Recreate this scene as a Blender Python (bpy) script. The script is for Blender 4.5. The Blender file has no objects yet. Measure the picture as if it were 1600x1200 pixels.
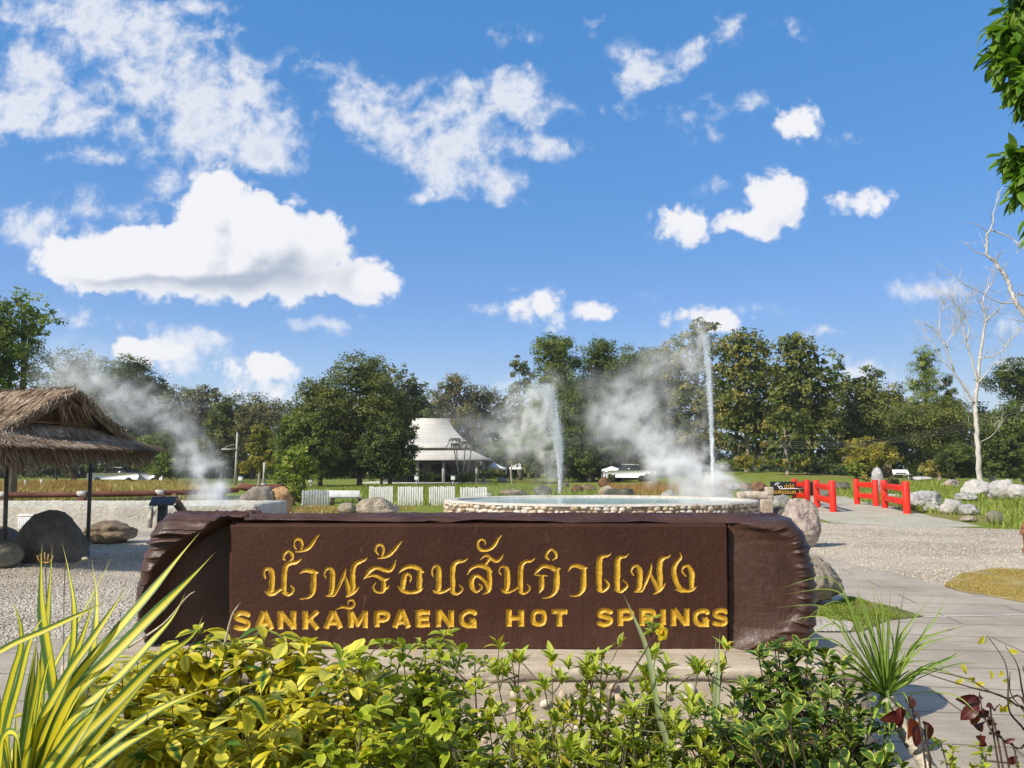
import bpy, bmesh, math
import numpy as np
from mathutils import Vector, Matrix

sc = bpy.context.scene
COL = sc.collection
R = math.radians

# ------------------------------------------------------------------ camera
PITCH = math.atan(132 / 1200.0)
CAMZ = 1.6
cam_d = bpy.data.cameras.new('camera')
cam = bpy.data.objects.new('camera', cam_d)
COL.objects.link(cam)
cam.location = (0, 0, CAMZ)
cam.rotation_euler = (math.pi / 2 + PITCH, 0, 0)
cam_d.sensor_width = 36
cam_d.lens = 27.0
cam_d.clip_end = 5000
cam_d.clip_start = 0.05
sc.camera = cam

# ------------------------------------------------------------------ light
SUN_EL = R(38)
SH = np.array([0.82, 0.57]); SH = SH / np.linalg.norm(SH)      # shadows fall this way
sun_d = bpy.data.lights.new('sun', 'SUN')
sun_d.energy = 3.9
sun_d.angle = R(0.5)
sun_d.color = (1.0, 0.92, 0.80)
sun = bpy.data.objects.new('sun', sun_d)
COL.objects.link(sun)
ld = Vector((SH[0] * math.cos(SUN_EL), SH[1] * math.cos(SUN_EL), -math.sin(SUN_EL)))
sun.rotation_euler = ld.to_track_quat('-Z', 'Y').to_euler()
sc.view_settings.view_transform = 'Standard'
sc.view_settings.look = 'None'
EXPO = 0.7
sc.view_settings.exposure = EXPO
sc.view_settings.gamma = 1.0
sc.cycles.volume_bounces = 2
sc.cycles.max_bounces = 8
sc.cycles.transparent_max_bounces = 12
sc.cycles.volume_step_rate = 1.0
sc.cycles.volume_max_steps = 128
sc.cycles.use_denoising = True

SKY_STRENGTH = 0.15


def ray(px, py):
    x = (px - 800) / 1200.0
    c = (600 - py) / 1200.0
    return np.array([x, math.cos(PITCH) - c * math.sin(PITCH), math.sin(PITCH) + c * math.cos(PITCH)])


def P(px, py, D):
    r = ray(px, py)
    return np.array([0, 0, CAMZ]) + r * (D / r[1])


def G(px, py, z=0.0):
    r = ray(px, py)
    return np.array([0, 0, CAMZ]) + r * ((z - CAMZ) / r[2])


# ------------------------------------------------------------------ node helper
class NT:
    def __init__(self, tree):
        self.t = tree
        tree.nodes.clear()

    def n(self, typ, ins=None, **props):
        nd = self.t.nodes.new(typ)
        for k, v in props.items():
            setattr(nd, k, v)
        for k, v in (ins or {}).items():
            s = nd.inputs[k]
            if isinstance(v, bpy.types.NodeSocket):
                self.t.links.new(v, s)
            elif isinstance(v, bpy.types.Node):
                self.t.links.new(v.outputs[0], s)
            else:
                if isinstance(v, (tuple, list)) and len(v) == 3 and getattr(s, 'type', '') == 'RGBA':
                    v = (*v, 1)
                s.default_value = v
        return nd

    def math(self, op, a, b=0.0, c=0.0, clamp=False):
        return self.n('ShaderNodeMath', {0: a, 1: b, 2: c}, operation=op, use_clamp=clamp).outputs[0]

    def mix(self, f, a, b, blend='MIX'):
        m = self.n('ShaderNodeMix', data_type='RGBA', blend_type=blend)
        for k, v in ((0, f), (6, a), (7, b)):
            if isinstance(v, bpy.types.NodeSocket):
                self.t.links.new(v, m.inputs[k])
            else:
                if isinstance(v, (tuple, list)) and len(v) == 3:
                    v = (*v, 1)
                m.inputs[k].default_value = v
        return m.outputs[2]

    def smooth(self, v, lo, hi, a=0.0, b=1.0):
        m = self.n('ShaderNodeMapRange', {0: v, 1: lo, 2: hi, 3: a, 4: b}, interpolation_type='SMOOTHSTEP')
        return m.outputs[0]

    def ramp(self, f, stops):
        r = self.n('ShaderNodeValToRGB', {0: f})
        e = r.color_ramp.elements
        while len(e) < len(stops):
            e.new(0.5)
        for i, (p, c) in enumerate(stops):
            e[i].position = p
            e[i].color = (*c, 1)
        return r.outputs[0]

    def noise(self, co, scale, detail=4, rough=0.55, dist=0.0):
        return self.n('ShaderNodeTexNoise', {'Vector': co, 'Scale': scale, 'Detail': detail, 'Roughness': rough, 'Distortion': dist}).outputs[0]


MATS = {}


def newmat(name):
    m = bpy.data.materials.new(name)
    m.use_nodes = True
    t = NT(m.node_tree)
    return m, t


def surf(t, color, rough=0.7, normal=None, spec=0.3, metallic=0.0, **kw):
    ins = {'Base Color': color, 'Roughness': rough, 'Specular IOR Level': spec, 'Metallic': metallic}
    ins.update(kw)
    if normal is not None:
        ins['Normal'] = normal
    b = t.n('ShaderNodeBsdfPrincipled', ins)
    o = t.n('ShaderNodeOutputMaterial', {'Surface': b.outputs[0]})
    return b


def m_noise(name, cols, scale=4.0, rough=0.75, bump=0.4, bscale=None, bdist=0.02, stretch=(1, 1, 1), spec=0.25, detail=6, fine=True, metallic=0.0):
    """noise coloured solid; cols = 2..4 colours through a ramp"""
    if name in MATS:
        return MATS[name]
    m, t = newmat(name)
    tc = t.n('ShaderNodeTexCoord')
    mp = t.n('ShaderNodeMapping', {'Vector': tc.outputs['Object'], 'Scale': stretch}).outputs[0]
    f = t.noise(mp, scale, detail, 0.6, 0.3)
    k = len(cols)
    col = t.ramp(f, [(0.3 + 0.4 * i / max(1, k - 1), c) for i, c in enumerate(cols)])
    if fine:
        f2 = t.noise(mp, scale * 9, 3, 0.6)
        col = t.mix(t.smooth(f2, 0.35, 0.65, 0.0, 0.35), col, (0, 0, 0), 'MULTIPLY') if False else t.mix(0.5, col, t.ramp(f2, [(0.3, (0.55,) * 3), (0.7, (1.35,) * 3)]), 'MULTIPLY')
    bn = t.noise(mp, bscale or scale * 4, 8, 0.65)
    nb = t.n('ShaderNodeBump', {'Height': bn, 'Strength': bump, 'Distance': bdist}).outputs[0]
    surf(t, col, rough, nb, spec, metallic)
    MATS[name] = m
    return m


# ------------------------------------------------------------------ mesh helper
def mk(name, V, F, mat=None, parent=None, origin=None, smooth=False, attrs=None):
    """V (n,3) world coordinates, F list of (m,k) int arrays; origin = world position of the object / its parent"""
    V = np.asarray(V, dtype=np.float64)
    if origin is None:
        origin = np.zeros(3) if parent is None else np.array(parent.matrix_world.translation if False else parent['_o'])
    origin = np.asarray(origin, dtype=float)
    if not isinstance(F, list):
        F = [F]
    F = [np.asarray(f, dtype=np.int32) for f in F if len(f)]
    me = bpy.data.meshes.new(name)
    me.vertices.add(len(V))
    me.vertices.foreach_set('co', (V - origin).astype(np.float32).ravel())
    nl = sum(f.size for f in F)
    npoly = sum(len(f) for f in F)
    me.loops.add(nl)
    me.polygons.add(npoly)
    me.loops.foreach_set('vertex_index', np.concatenate([f.ravel() for f in F]))
    tot = np.concatenate([np.full(len(f), f.shape[1], dtype=np.int32) for f in F])
    start = np.concatenate([[0], np.cumsum(tot)[:-1]]).astype(np.int32)
    me.polygons.foreach_set('loop_start', start)
    me.polygons.foreach_set('loop_total', tot)
    if smooth:
        me.polygons.foreach_set('use_smooth', np.ones(npoly, dtype=bool))
    me.update(calc_edges=True)
    for k, a in (attrs or {}).items():
        at = me.attributes.new(k, 'FLOAT', 'POINT')
        at.data.foreach_set('value', np.asarray(a, dtype=np.float32))
    if mat:
        me.materials.append(mat)
    o = bpy.data.objects.new(name, me)
    COL.objects.link(o)
    if parent is not None:
        o.parent = parent
    else:
        o.location = origin
    return o


def thing(name, label, cat, loc, group=None):
    o = bpy.data.objects.new(name, None)
    COL.objects.link(o)
    o.location = tuple(float(a) for a in loc)
    o.empty_display_size = 0.2
    o['_o'] = [float(a) for a in loc]
    o['label'] = label
    o['category'] = cat
    if group:
        o['group'] = group
    return o


def tag(o, label=None, cat=None, group=None, kind=None):
    if label: o['label'] = label
    if cat: o['category'] = cat
    if group: o['group'] = group
    if kind: o['kind'] = kind
    return o


class MB:
    """collects pieces of one mesh"""
    def __init__(self):
        self.V = []; self.Q = []; self.T = []; self.n = 0; self.A = {}

    def add(self, V, Q=None, T=None, **attrs):
        V = np.asarray(V, float).reshape(-1, 3)
        if Q is not None and len(Q): self.Q.append(np.asarray(Q, int).reshape(-1, 4) + self.n)
        if T is not None and len(T): self.T.append(np.asarray(T, int).reshape(-1, 3) + self.n)
        self.V.append(V); self.n += len(V)
        for k, a in attrs.items():
            self.A.setdefault(k, []).append(np.broadcast_to(np.asarray(a, float), (len(V),)))
        return self

    def box(self, c, s, rot=None, bev=0.0, **at):
        c = np.asarray(c, float); h = np.asarray(s, float) / 2
        if bev <= 0:
            sg = np.array([[-1, -1, -1], [1, -1, -1], [1, 1, -1], [-1, 1, -1], [-1, -1, 1], [1, -1, 1], [1, 1, 1], [-1, 1, 1]])
            V = sg * h
            Q = [[0, 3, 2, 1], [4, 5, 6, 7], [0, 1, 5, 4], [1, 2, 6, 5], [2, 3, 7, 6], [3, 0, 4, 7]]
            if rot is not None: V = V @ np.asarray(rot).T
            return self.add(V + c, Q, **at)
        bm = bmesh.new()
        bmesh.ops.create_cube(bm, size=1)
        for v in bm.verts: v.co = Vector((v.co.x * 2 * h[0], v.co.y * 2 * h[1], v.co.z * 2 * h[2]))
        bmesh.ops.bevel(bm, geom=bm.edges[:], offset=bev, segments=2, affect='EDGES', profile=0.5)
        return self.bm(bm, c, rot, **at)

    def bm(self, bm, c=(0, 0, 0), rot=None, **at):
        bm.verts.index_update()
        V = np.array([v.co[:] for v in bm.verts])
        if rot is not None: V = V @ np.asarray(rot).T
        Q = [[v.index for v in f.verts] for f in bm.faces if len(f.verts) == 4]
        T = [[v.index for v in f.verts] for f in bm.faces if len(f.verts) == 3]
        for f in bm.faces:
            if len(f.verts) > 4:
                ix = [v.index for v in f.verts]
                T += [[ix[0], ix[i], ix[i + 1]] for i in range(1, len(ix) - 1)]
        bm.free()
        return self.add(V + np.asarray(c, float), Q, T, **at)

    def tube(self, pts, rad, seg=8, cap=True, **at):
        pts = np.asarray(pts, float); n = len(pts)
        rad = np.broadcast_to(np.asarray(rad, float), (n,))
        tan = np.gradient(pts, axis=0)
        tan /= np.linalg.norm(tan, axis=1)[:, None] + 1e-12
        up = np.array([0.3, 0.2, 0.93]) if abs(tan[0][2]) < 0.9 else np.array([1.0, 0.1, 0])
        a = np.cross(tan, up); a /= np.linalg.norm(a, axis=1)[:, None] + 1e-12
        b = np.cross(tan, a)
        th = np.linspace(0, 2 * np.pi, seg, endpoint=False)
        V = pts[:, None] + rad[:, None, None] * (np.cos(th)[None, :, None] * a[:, None] + np.sin(th)[None, :, None] * b[:, None])
        i = np.arange(n - 1)[:, None] * seg; j = np.arange(seg)[None]; k = (j + 1) % seg
        Q = np.stack([i + j, i + k, i + seg + k, i + seg + j], -1).reshape(-1, 4)
        V = V.reshape(-1, 3); T = []
        if cap:
            V = np.vstack([V, pts[0], pts[-1]])
            m = n * seg
            T = [[m, (q + 1) % seg, q] for q in range(seg)] + [[m + 1, (n - 1) * seg + q, (n - 1) * seg + (q + 1) % seg] for q in range(seg)]
        return self.add(V, Q, T, **at)

    def build(self, name, mat, parent=None, origin=None, smooth=False):
        V = np.vstack(self.V)
        F = []
        if self.Q: F.append(np.vstack(self.Q))
        if self.T: F.append(np.vstack(self.T))
        return mk(name, V, F, mat, parent, origin, smooth, {k: np.concatenate(a) for k, a in self.A.items()})


def rotz(a):
    c, s = math.cos(a), math.sin(a)
    return np.array([[c, -s, 0], [s, c, 0], [0, 0, 1]])


def rotx(a):
    c, s = math.cos(a), math.sin(a)
    return np.array([[1, 0, 0], [0, c, -s], [0, s, c]])


def roty(a):
    c, s = math.cos(a), math.sin(a)
    return np.array([[c, 0, s], [0, 1, 0], [-s, 0, c]])


def spline(pts, m=8):
    """Catmull-Rom through rows of pts (any columns)"""
    p = np.asarray(pts, float)
    if len(p) < 3:
        t = np.linspace(0, 1, m + 1)[:, None]
        return p[0] * (1 - t) + p[-1] * t
    p = np.vstack([2 * p[0] - p[1], p, 2 * p[-1] - p[-2]])
    out = []
    for i in range(1, len(p) - 2):
        t = np.linspace(0, 1, m, endpoint=False)[:, None]
        a, b, c, d = p[i - 1], p[i], p[i + 1], p[i + 2]
        out.append(0.5 * (2 * b + (c - a) * t + (2 * a - 5 * b + 4 * c - d) * t ** 2 + (3 * b - a - 3 * c + d) * t ** 3))
    out.append(p[-2][None])
    return np.vstack(out)


# ------------------------------------------------------------------ numpy noise
def _hash(ix, iy, iz, seed):
    h = (ix * 374761393 + iy * 668265263 + iz * 2147483647 + seed * 1442695041).astype(np.int64) & 0xffffffff
    h = ((h ^ (h >> 13)) * 1274126177) & 0xffffffff
    h = ((h ^ (h >> 16)) * 2246822519) & 0xffffffff
    return ((h ^ (h >> 15)) & 0xffffff) / float(0xffffff)


def vnoise(p, seed=0):
    p = np.asarray(p, float)
    i = np.floor(p).astype(np.int64); f = p - i
    f = f * f * (3 - 2 * f)
    r = 0
    for dx in (0, 1):
        for dy in (0, 1):
            for dz in (0, 1):
                w = (f[..., 0] if dx else 1 - f[..., 0]) * (f[..., 1] if dy else 1 - f[..., 1]) * (f[..., 2] if dz else 1 - f[..., 2])
                r = r + w * _hash(i[..., 0] + dx, i[..., 1] + dy, i[..., 2] + dz, seed)
    return r


def fbm(p, oct=4, seed=0, gain=0.5):
    p = np.asarray(p, float); a = 1.0; s = 0; tot = 0
    for o in range(oct):
        s = s + a * vnoise(p * 2 ** o + 17.3 * o, seed + o); tot += a; a *= gain
    return s / tot


def sstep(x, a, b):
    t = np.clip((x - a) / (b - a), 0, 1)
    return t * t * (3 - 2 * t)


def hgt(x, y):
    """terrain height: flat near the springs, a mown rise to the right far behind"""
    x = np.asarray(x, float); y = np.asarray(y, float)
    return 1.25 * np.exp(-((x - 27) / 13) ** 2 - ((y - 88) / 34) ** 2) * sstep(y, 40, 72)
# ------------------------------------------------------------------ sky with clouds (world)
world = bpy.data.worlds.new('World')
sc.world = world
world.use_nodes = True
world.cycles.sampling_method = 'MANUAL'
world.cycles.sample_map_resolution = 256

# x, y, half width, half height (in pixels of the photo, turned into sky directions), tilt, weight
WISPY = [
    (120, 25, 190, 70, 0, .62), (60, 110, 150, 90, 0, .8), (255, 95, 150, 85, 20, .66), (50, 195, 140, 50, 0, .9), (330, 150, 140, 70, 10, .85),
    (385, 190, 100, 65, 0, .9), (300, 225, 170, 45, 5, .7), (430, 250, 80, 26, 15, .5), (310, 8, 75, 26, 0, .7), (130, 245, 60, 16, 0, .5), (310, 60, 60, 22, -20, .45),
    (370, 42, 20, 12, 20, .5), (150, 160, 120, 50, 0, .45), (200, 20, 140, 40, 0, .4),
    (505, 105, 80, 34, 10, .62), (530, 150, 60, 46, 30, .5), (625, 190, 105, 62, 20, .95), (690, 235, 75, 70, 30, 1.0), (765, 185, 75, 65, 0, .85), (745, 145, 90, 44, -20, .66),
    (832, 150, 48, 40, 0, .9), (690, 285, 50, 34, 0, .7), (775, 122, 65, 30, 0, .55), (565, 205, 50, 50, 20, .55), (845, 235, 85, 22, 0, .6), (655, 306, 30, 12, 0, .7), (787, 287, 50, 34, 15, .95), (480, 205, 46, 26, 30, .45), (895, 165, 30, 24, 0, .5), (658, 128, 26, 20, 0, .6),
    (1020, 112, 85, 40, -25, .8), (985, 130, 55, 36, -10, .75), (1105, 68, 66, 26, -20, .75), (1143, 35, 42, 22, -10, .5), (960, 170, 56, 20, 5, .6), (1075, 178, 65, 28, -15, .58), (1118, 210, 50, 20, -10, .5), (1168, 158, 30, 20, 0, .5),
    (1322, 213, 44, 16, -10, .5), (800, 55, 60, 26, -10, .5), (918, 32, 28, 25, 0, .5), (1240, 44, 44, 14, 15, .5), (970, 80, 34, 24, 0, .4), (1130, 290, 46, 16, -10, .35),
    (45, 360, 90, 34, 10, .75), (150, 325, 140, 34, -8, .7), (255, 305, 70, 40, -15, .62),
    (510, 509, 66, 15, 0, .85), (755, 478, 36, 10, 0, .6), (270, 530, 80, 26, 10, .6), (310, 575, 120, 50, 0, .5), (140, 491, 90, 20, 5, .6), (1290, 519, 44, 11, 0, .7), (790, 602, 50, 14, 0, .5), (1575, 505, 70, 18, 0, .45), (560, 620, 170, 32, 0, .4), (1550, 640, 90, 40, 0, .5), (1450, 456, 66, 28, 0, .8), (240, 545, 90, 40, 0, .5), (1345, 582, 100, 30, 0, .7),
    (1180, 480, 80, 14, 0, .3), (700, 500, 60, 10, 0, .3), (1000, 470, 60, 12, 0, .25),
]
PUFFY = [
    (333, 305, 40, 56, 0, 1.1), (300, 345, 36, 46, 0, .7), (365, 340, 70, 62, 25, 1.1), (345, 385, 105, 62, 0, 1.2), (432, 350, 62, 50, 15, 1.2), (512, 366, 44, 40, 0, 1.2), (300, 415, 190, 56, 0, 1.3), (150, 405, 95, 54, 0, 1.2), (240, 405, 120, 52, 0, 1.1), (440, 425, 150, 52, 5, 1.2), (572, 442, 48, 36, 0, 1.1), (97, 405, 42, 32, 0, .9),
    (845, 480, 62, 34, 10, .85), (932, 484, 38, 18, 10, .8), (235, 548, 56, 26, 0, .9), (205, 548, 34, 22, 0, .8), (400, 588, 84, 36, 0, .85), (415, 563, 28, 20, 0, .9),
    (1080, 492, 50, 24, 0, .8), (1142, 505, 42, 24, 0, .8), (1070, 353, 56, 34, 5, .95), (1212, 300, 50, 38, 10, 1.1), (1225, 325, 40, 34, 0, 1.0), (1160, 352, 46, 26, 0, .9), (1195, 348, 40, 30, -30, .6), (1342, 315, 56, 27, -5, .95), (1243, 188, 40, 38, 0, 1.0), (1590, 585, 60, 24, 0, .6),
]


def cloud_group(name, blobs, warp, puffy):
    g = bpy.data.node_groups.new(name, 'ShaderNodeTree')
    g.interface.new_socket('Vector', in_out='INPUT', socket_type='NodeSocketVector')
    g.interface.new_socket('Noise', in_out='INPUT', socket_type='NodeSocketFloat')
    g.interface.new_socket('Density', in_out='OUTPUT', socket_type='NodeSocketFloat')
    t = NT(g)
    gi = t.n('NodeGroupInput'); go = t.n('NodeGroupOutput')
    v = gi.outputs[0]
    w = t.n('ShaderNodeTexNoise', {'Vector': v, 'Scale': 11.0, 'Detail': 4.0, 'Roughness': 0.62}, noise_dimensions='2D').outputs[1]
    w = t.n('ShaderNodeVectorMath', {0: w, 1: (0.5, 0.5, 0.5)}, operation='SUBTRACT').outputs[0]
    vv = t.n('ShaderNodeVectorMath', {0: w, 1: (warp, warp * .85, 0.0), 2: v}, operation='MULTIPLY_ADD').outputs[0]
    vv = t.n('ShaderNodeVectorMath', {0: vv, 1: (1, 1, 0)}, operation='MULTIPLY').outputs[0]
    acc = None
    f = 1.3 if puffy else 1.3
    for (px, py, rx, ry, rot, wt) in blobs:
        r = ray(px, py)
        m = t.n('ShaderNodeMapping', {'Vector': vv, 'Location': (r[0] / r[1], r[2] / r[1], 0), 'Rotation': (0, 0, R(-rot)), 'Scale': (f * rx / 1200, f * ry / 1200, 1)}, vector_type='TEXTURE')
        gr = t.n('ShaderNodeTexGradient', {'Vector': m.outputs[0]}, gradient_type='SPHERICAL').outputs[1]
        acc = t.math('MULTIPLY', gr, wt) if acc is None else t.math('MULTIPLY_ADD', gr, wt, acc)
    gate = t.math('MULTIPLY', acc, 4.0, clamp=True)
    if puffy:
        acc = t.math('MINIMUM', acc, 2.4)
        b1 = t.n('ShaderNodeTexVoronoi', {'Vector': vv, 'Scale': 26.0, 'Detail': 3.0, 'Roughness': .55}, feature='F1', voronoi_dimensions='2D').outputs[0]
        n1 = t.n('ShaderNodeTexNoise', {'Vector': v, 'Scale': 30.0, 'Detail': 6.0, 'Roughness': 0.6}, noise_dimensions='2D').outputs[0]
        nn = t.math('MULTIPLY_ADD', b1, -.55, t.math('MULTIPLY', n1, .62))
        nn = t.math('ADD', nn, .0)
    else:
        acc = t.math('MINIMUM', acc, .95)
        n1 = t.n('ShaderNodeTexNoise', {'Vector': v, 'Scale': 13.0, 'Detail': 9.0, 'Roughness': 0.6, 'Distortion': 0.25}, noise_dimensions='2D').outputs[0]
        n2 = t.n('ShaderNodeTexNoise', {'Vector': v, 'Scale': 38.0, 'Detail': 5.0, 'Roughness': 0.58, 'Distortion': .2}, noise_dimensions='2D').outputs[0]
        nn = t.math('MULTIPLY_ADD', n2, 1.3, t.math('MULTIPLY', n1, 2.3))
        nn = t.math('SUBTRACT', nn, 1.92)
    d = t.math('MULTIPLY_ADD', t.math('MULTIPLY', nn, gi.outputs[1]), gate, acc)
    t.t.links.new(d, go.inputs[0])
    return g


wt = NT(world.node_tree)
tc = wt.n('ShaderNodeTexCoord')
sky = wt.n('ShaderNodeTexSky', sky_type='NISHITA')
sky.sun_disc = False
sky.sun_elevation = SUN_EL
sky.sun_rotation = math.atan2(-SH[0], -SH[1])
sky.altitude = 300
sky.air_density = 0.7
sky.dust_density = 0.0
sky.ozone_density = 4.0
k = 1.0 / SKY_STRENGTH / 2 ** EXPO
hsv = wt.n('ShaderNodeSeparateColor', {0: sky.outputs[0]}, mode='HSV')
ss = wt.math('MINIMUM', wt.math('MAXIMUM', wt.math('MULTIPLY_ADD', wt.math('SUBTRACT', hsv.outputs[1], .68), 3.0, .66), .38), .90)
vv_ = wt.math('MINIMUM', wt.math('MULTIPLY', wt.math('POWER', hsv.outputs[2], .33), .485 * k), .86 * k)
hue = wt.math('MINIMUM', wt.math('MAXIMUM', hsv.outputs[0], .587), .61)
hs = wt.n('ShaderNodeCombineColor', {0: hue, 1: ss, 2: vv_}, mode='HSV').outputs[0]
xyz = wt.n('ShaderNodeSeparateXYZ', {0: tc.outputs['Generated']})
yy = wt.math('MAXIMUM', xyz.outputs[1], 0.05)
u = wt.math('DIVIDE', xyz.outputs[0], yy)
v = wt.math('DIVIDE', xyz.outputs[2], yy)
uv = wt.n('ShaderNodeCombineXYZ', {0: u, 1: v, 2: 0.0}).outputs[0]
gw = cloud_group('wispy_cloud_field', WISPY, .045, False)
gp = cloud_group('puffy_cloud_field', PUFFY, .022, True)


def field(g, vec, noise=1.0):
    nd = wt.n('ShaderNodeGroup', node_tree=g); wt.t.links.new(vec, nd.inputs[0]); nd.inputs[1].default_value = noise; return nd.outputs[0]


dw = field(gw, uv)
dp = field(gp, uv)
uv2 = wt.n('ShaderNodeVectorMath', {0: uv, 1: (-0.022, 0.05, 0.0)}, operation='ADD').outputs[0]
dps = field(gp, uv, .45)
dp2 = field(gp, uv2, .45)
front = wt.math('MULTIPLY', wt.smooth(xyz.outputs[1], 0.1, 0.3), wt.smooth(xyz.outputs[2], -0.02, 0.03))
aw = wt.math('MULTIPLY', wt.math('POWER', wt.smooth(dw, .02, 1.15), 1.1), .84)
ap = wt.math('MULTIPLY', wt.smooth(dp, .03, .48), .97)
lit = wt.math('SUBTRACT', dps, dp2)
shade = wt.math('SUBTRACT', 1.0, wt.math('MULTIPLY', wt.math('MULTIPLY', wt.smooth(dps, .2, 1.7), .95), wt.math('SUBTRACT', 1.0, wt.smooth(lit, -.25, .75))))
white = tuple(a * k for a in (0.93, 0.93, 0.96))
cp = wt.mix(shade, tuple(a * k for a in (0.44, 0.50, 0.62)), white)
cw = wt.mix(wt.smooth(dw, .9, 1.5), white, tuple(a * k for a in (0.74, 0.77, 0.85)))
# unseen broken cloud, added behind the viewer as white fill for front faces
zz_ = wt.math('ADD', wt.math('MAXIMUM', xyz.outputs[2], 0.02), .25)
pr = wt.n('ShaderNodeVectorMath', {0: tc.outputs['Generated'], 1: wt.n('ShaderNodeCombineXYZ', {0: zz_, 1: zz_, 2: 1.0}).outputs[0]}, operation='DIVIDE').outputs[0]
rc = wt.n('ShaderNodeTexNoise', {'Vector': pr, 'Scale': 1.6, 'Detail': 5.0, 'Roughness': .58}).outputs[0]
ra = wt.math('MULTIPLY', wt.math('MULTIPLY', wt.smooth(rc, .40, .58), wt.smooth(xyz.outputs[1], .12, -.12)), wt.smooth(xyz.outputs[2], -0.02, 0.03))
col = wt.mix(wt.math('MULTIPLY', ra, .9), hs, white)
col = wt.mix(wt.math('MULTIPLY', aw, front), col, cw)
col = wt.mix(wt.math('MULTIPLY', ap, front), col, cp)
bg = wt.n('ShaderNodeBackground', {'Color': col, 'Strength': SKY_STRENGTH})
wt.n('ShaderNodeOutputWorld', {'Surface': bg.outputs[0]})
# ------------------------------------------------------------------ ground
def grid_sheet(name, xs, ys, zoff, mat, mask=None):
    X, Y = np.meshgrid(xs, ys)
    V = np.stack([X, Y, hgt(X, Y) + zoff], -1).reshape(-1, 3)
    nx, ny = len(xs), len(ys)
    i = (np.arange(ny - 1)[:, None] * nx + np.arange(nx - 1)[None])
    Q = np.stack([i, i + 1, i + nx + 1, i + nx], -1).reshape(-1, 4)
    return mk(name, V, [Q], mat, smooth=True)


def poly_sheet(name, pts, z, mat, jag=0.0, step=0.4, seed=1):
    """flat sheet with an outline through ground points (x, y); jag roughens the edge"""
    pts = np.asarray(pts, float); out = []
    for a, b in zip(pts, np.roll(pts, -1, axis=0)):
        n = max(1, int(np.linalg.norm(b - a) / step)) if jag else 1
        t = np.linspace(0, 1, n, endpoint=False)[:, None]
        out.append(a * (1 - t) + b * t)
    q = np.vstack(out)
    if jag:
        p3 = np.stack([q[:, 0] * 1.3, q[:, 1] * 1.3, 0 * q[:, 0]], -1)
        q = q + jag * (np.stack([fbm(p3, 4, seed), fbm(p3 + 50, 4, seed)], -1) - 0.5) * 2
    bm = bmesh.new()
    vs = [bm.verts.new((x, y, z)) for x, y in q]
    f = bm.faces.new(vs)
    bm.normal_update()
    if f.normal.z < 0: f.normal_flip()
    bmesh.ops.triangulate(bm, faces=[f])
    me = bpy.data.meshes.new(name); bm.to_mesh(me); bm.free()
    me.materials.append(mat)
    o = bpy.data.objects.new(name, me); COL.objects.link(o)
    return tag(o, kind='structure')


def m_lawn():
    m, t = newmat('lawn')
    co = t.n('ShaderNodeTexCoord').outputs['Object']
    a = t.noise(co, 0.09, 5, 0.6)
    b = t.noise(co, 2.2, 6, 0.7)
    c = t.noise(co, 14, 4, 0.7)
    green = t.ramp(b, [(0.3, (.10, .145, .016)), (0.55, (.17, .21, .028)), (0.75, (.26, .27, .05))])
    dry = t.ramp(b, [(0.3, (.15, .13, .035)), (0.7, (.27, .24, .075))])
    col = t.mix(t.smooth(a, 0.46, 0.62), green, dry)
    col = t.mix(0.55, col, t.ramp(c, [(0.3, (.55,) * 3), (0.7, (1.35,) * 3)]), 'MULTIPLY')
    bp = t.n('ShaderNodeBump', {'Height': c, 'Strength': 0.6, 'Distance': 0.05}).outputs[0]
    surf(t, col, 0.9, bp, 0.1)
    return m


def m_gravel():
    m, t = newmat('gravel')
    co = t.n('ShaderNodeTexCoord').outputs['Object']
    big = t.noise(co, 0.35, 5, 0.6)
    v1 = t.n('ShaderNodeTexVoronoi', {'Vector': co, 'Scale': 36.0}, feature='F1')
    v2 = t.n('ShaderNodeTexVoronoi', {'Vector': co, 'Scale': 60.0}, feature='F1')
    rnd = t.n('ShaderNodeSeparateColor', {0: v1.outputs[1]}).outputs[0]
    stone = t.ramp(rnd, [(0.0, (.29, .245, .185)), (0.35, (.42, .37, .29)), (0.7, (.51, .455, .365)), (1.0, (.62, .57, .49))])
    gap = t.smooth(v1.outputs[0], 0.25, 0.75)
    stone = t.mix(t.math('MULTIPLY', gap, 0.48), stone, (.17, .14, .11))
    rnd2 = t.n('ShaderNodeSeparateColor', {0: v2.outputs[1]}).outputs[0]
    sand = t.ramp(rnd2, [(0, (.44, .38, .29)), (1, (.64, .58, .48))])
    col = t.mix(t.smooth(big, 0.40, 0.60), stone, sand)
    mid = t.noise(co, 1.6, 5, 0.65)
    col = t.mix(0.6, col, t.ramp(mid, [(0.3, (.78, .75, .70)), (0.7, (1.12, 1.12, 1.12))]), 'MULTIPLY')
    h = t.math('SUBTRACT', 1.0, v1.outputs[0])
    bp = t.n('ShaderNodeBump', {'Height': h, 'Strength': 1.0, 'Distance': 0.03}).outputs[0]
    surf(t, col, 0.9, bp, 0.15)
    return m


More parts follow.
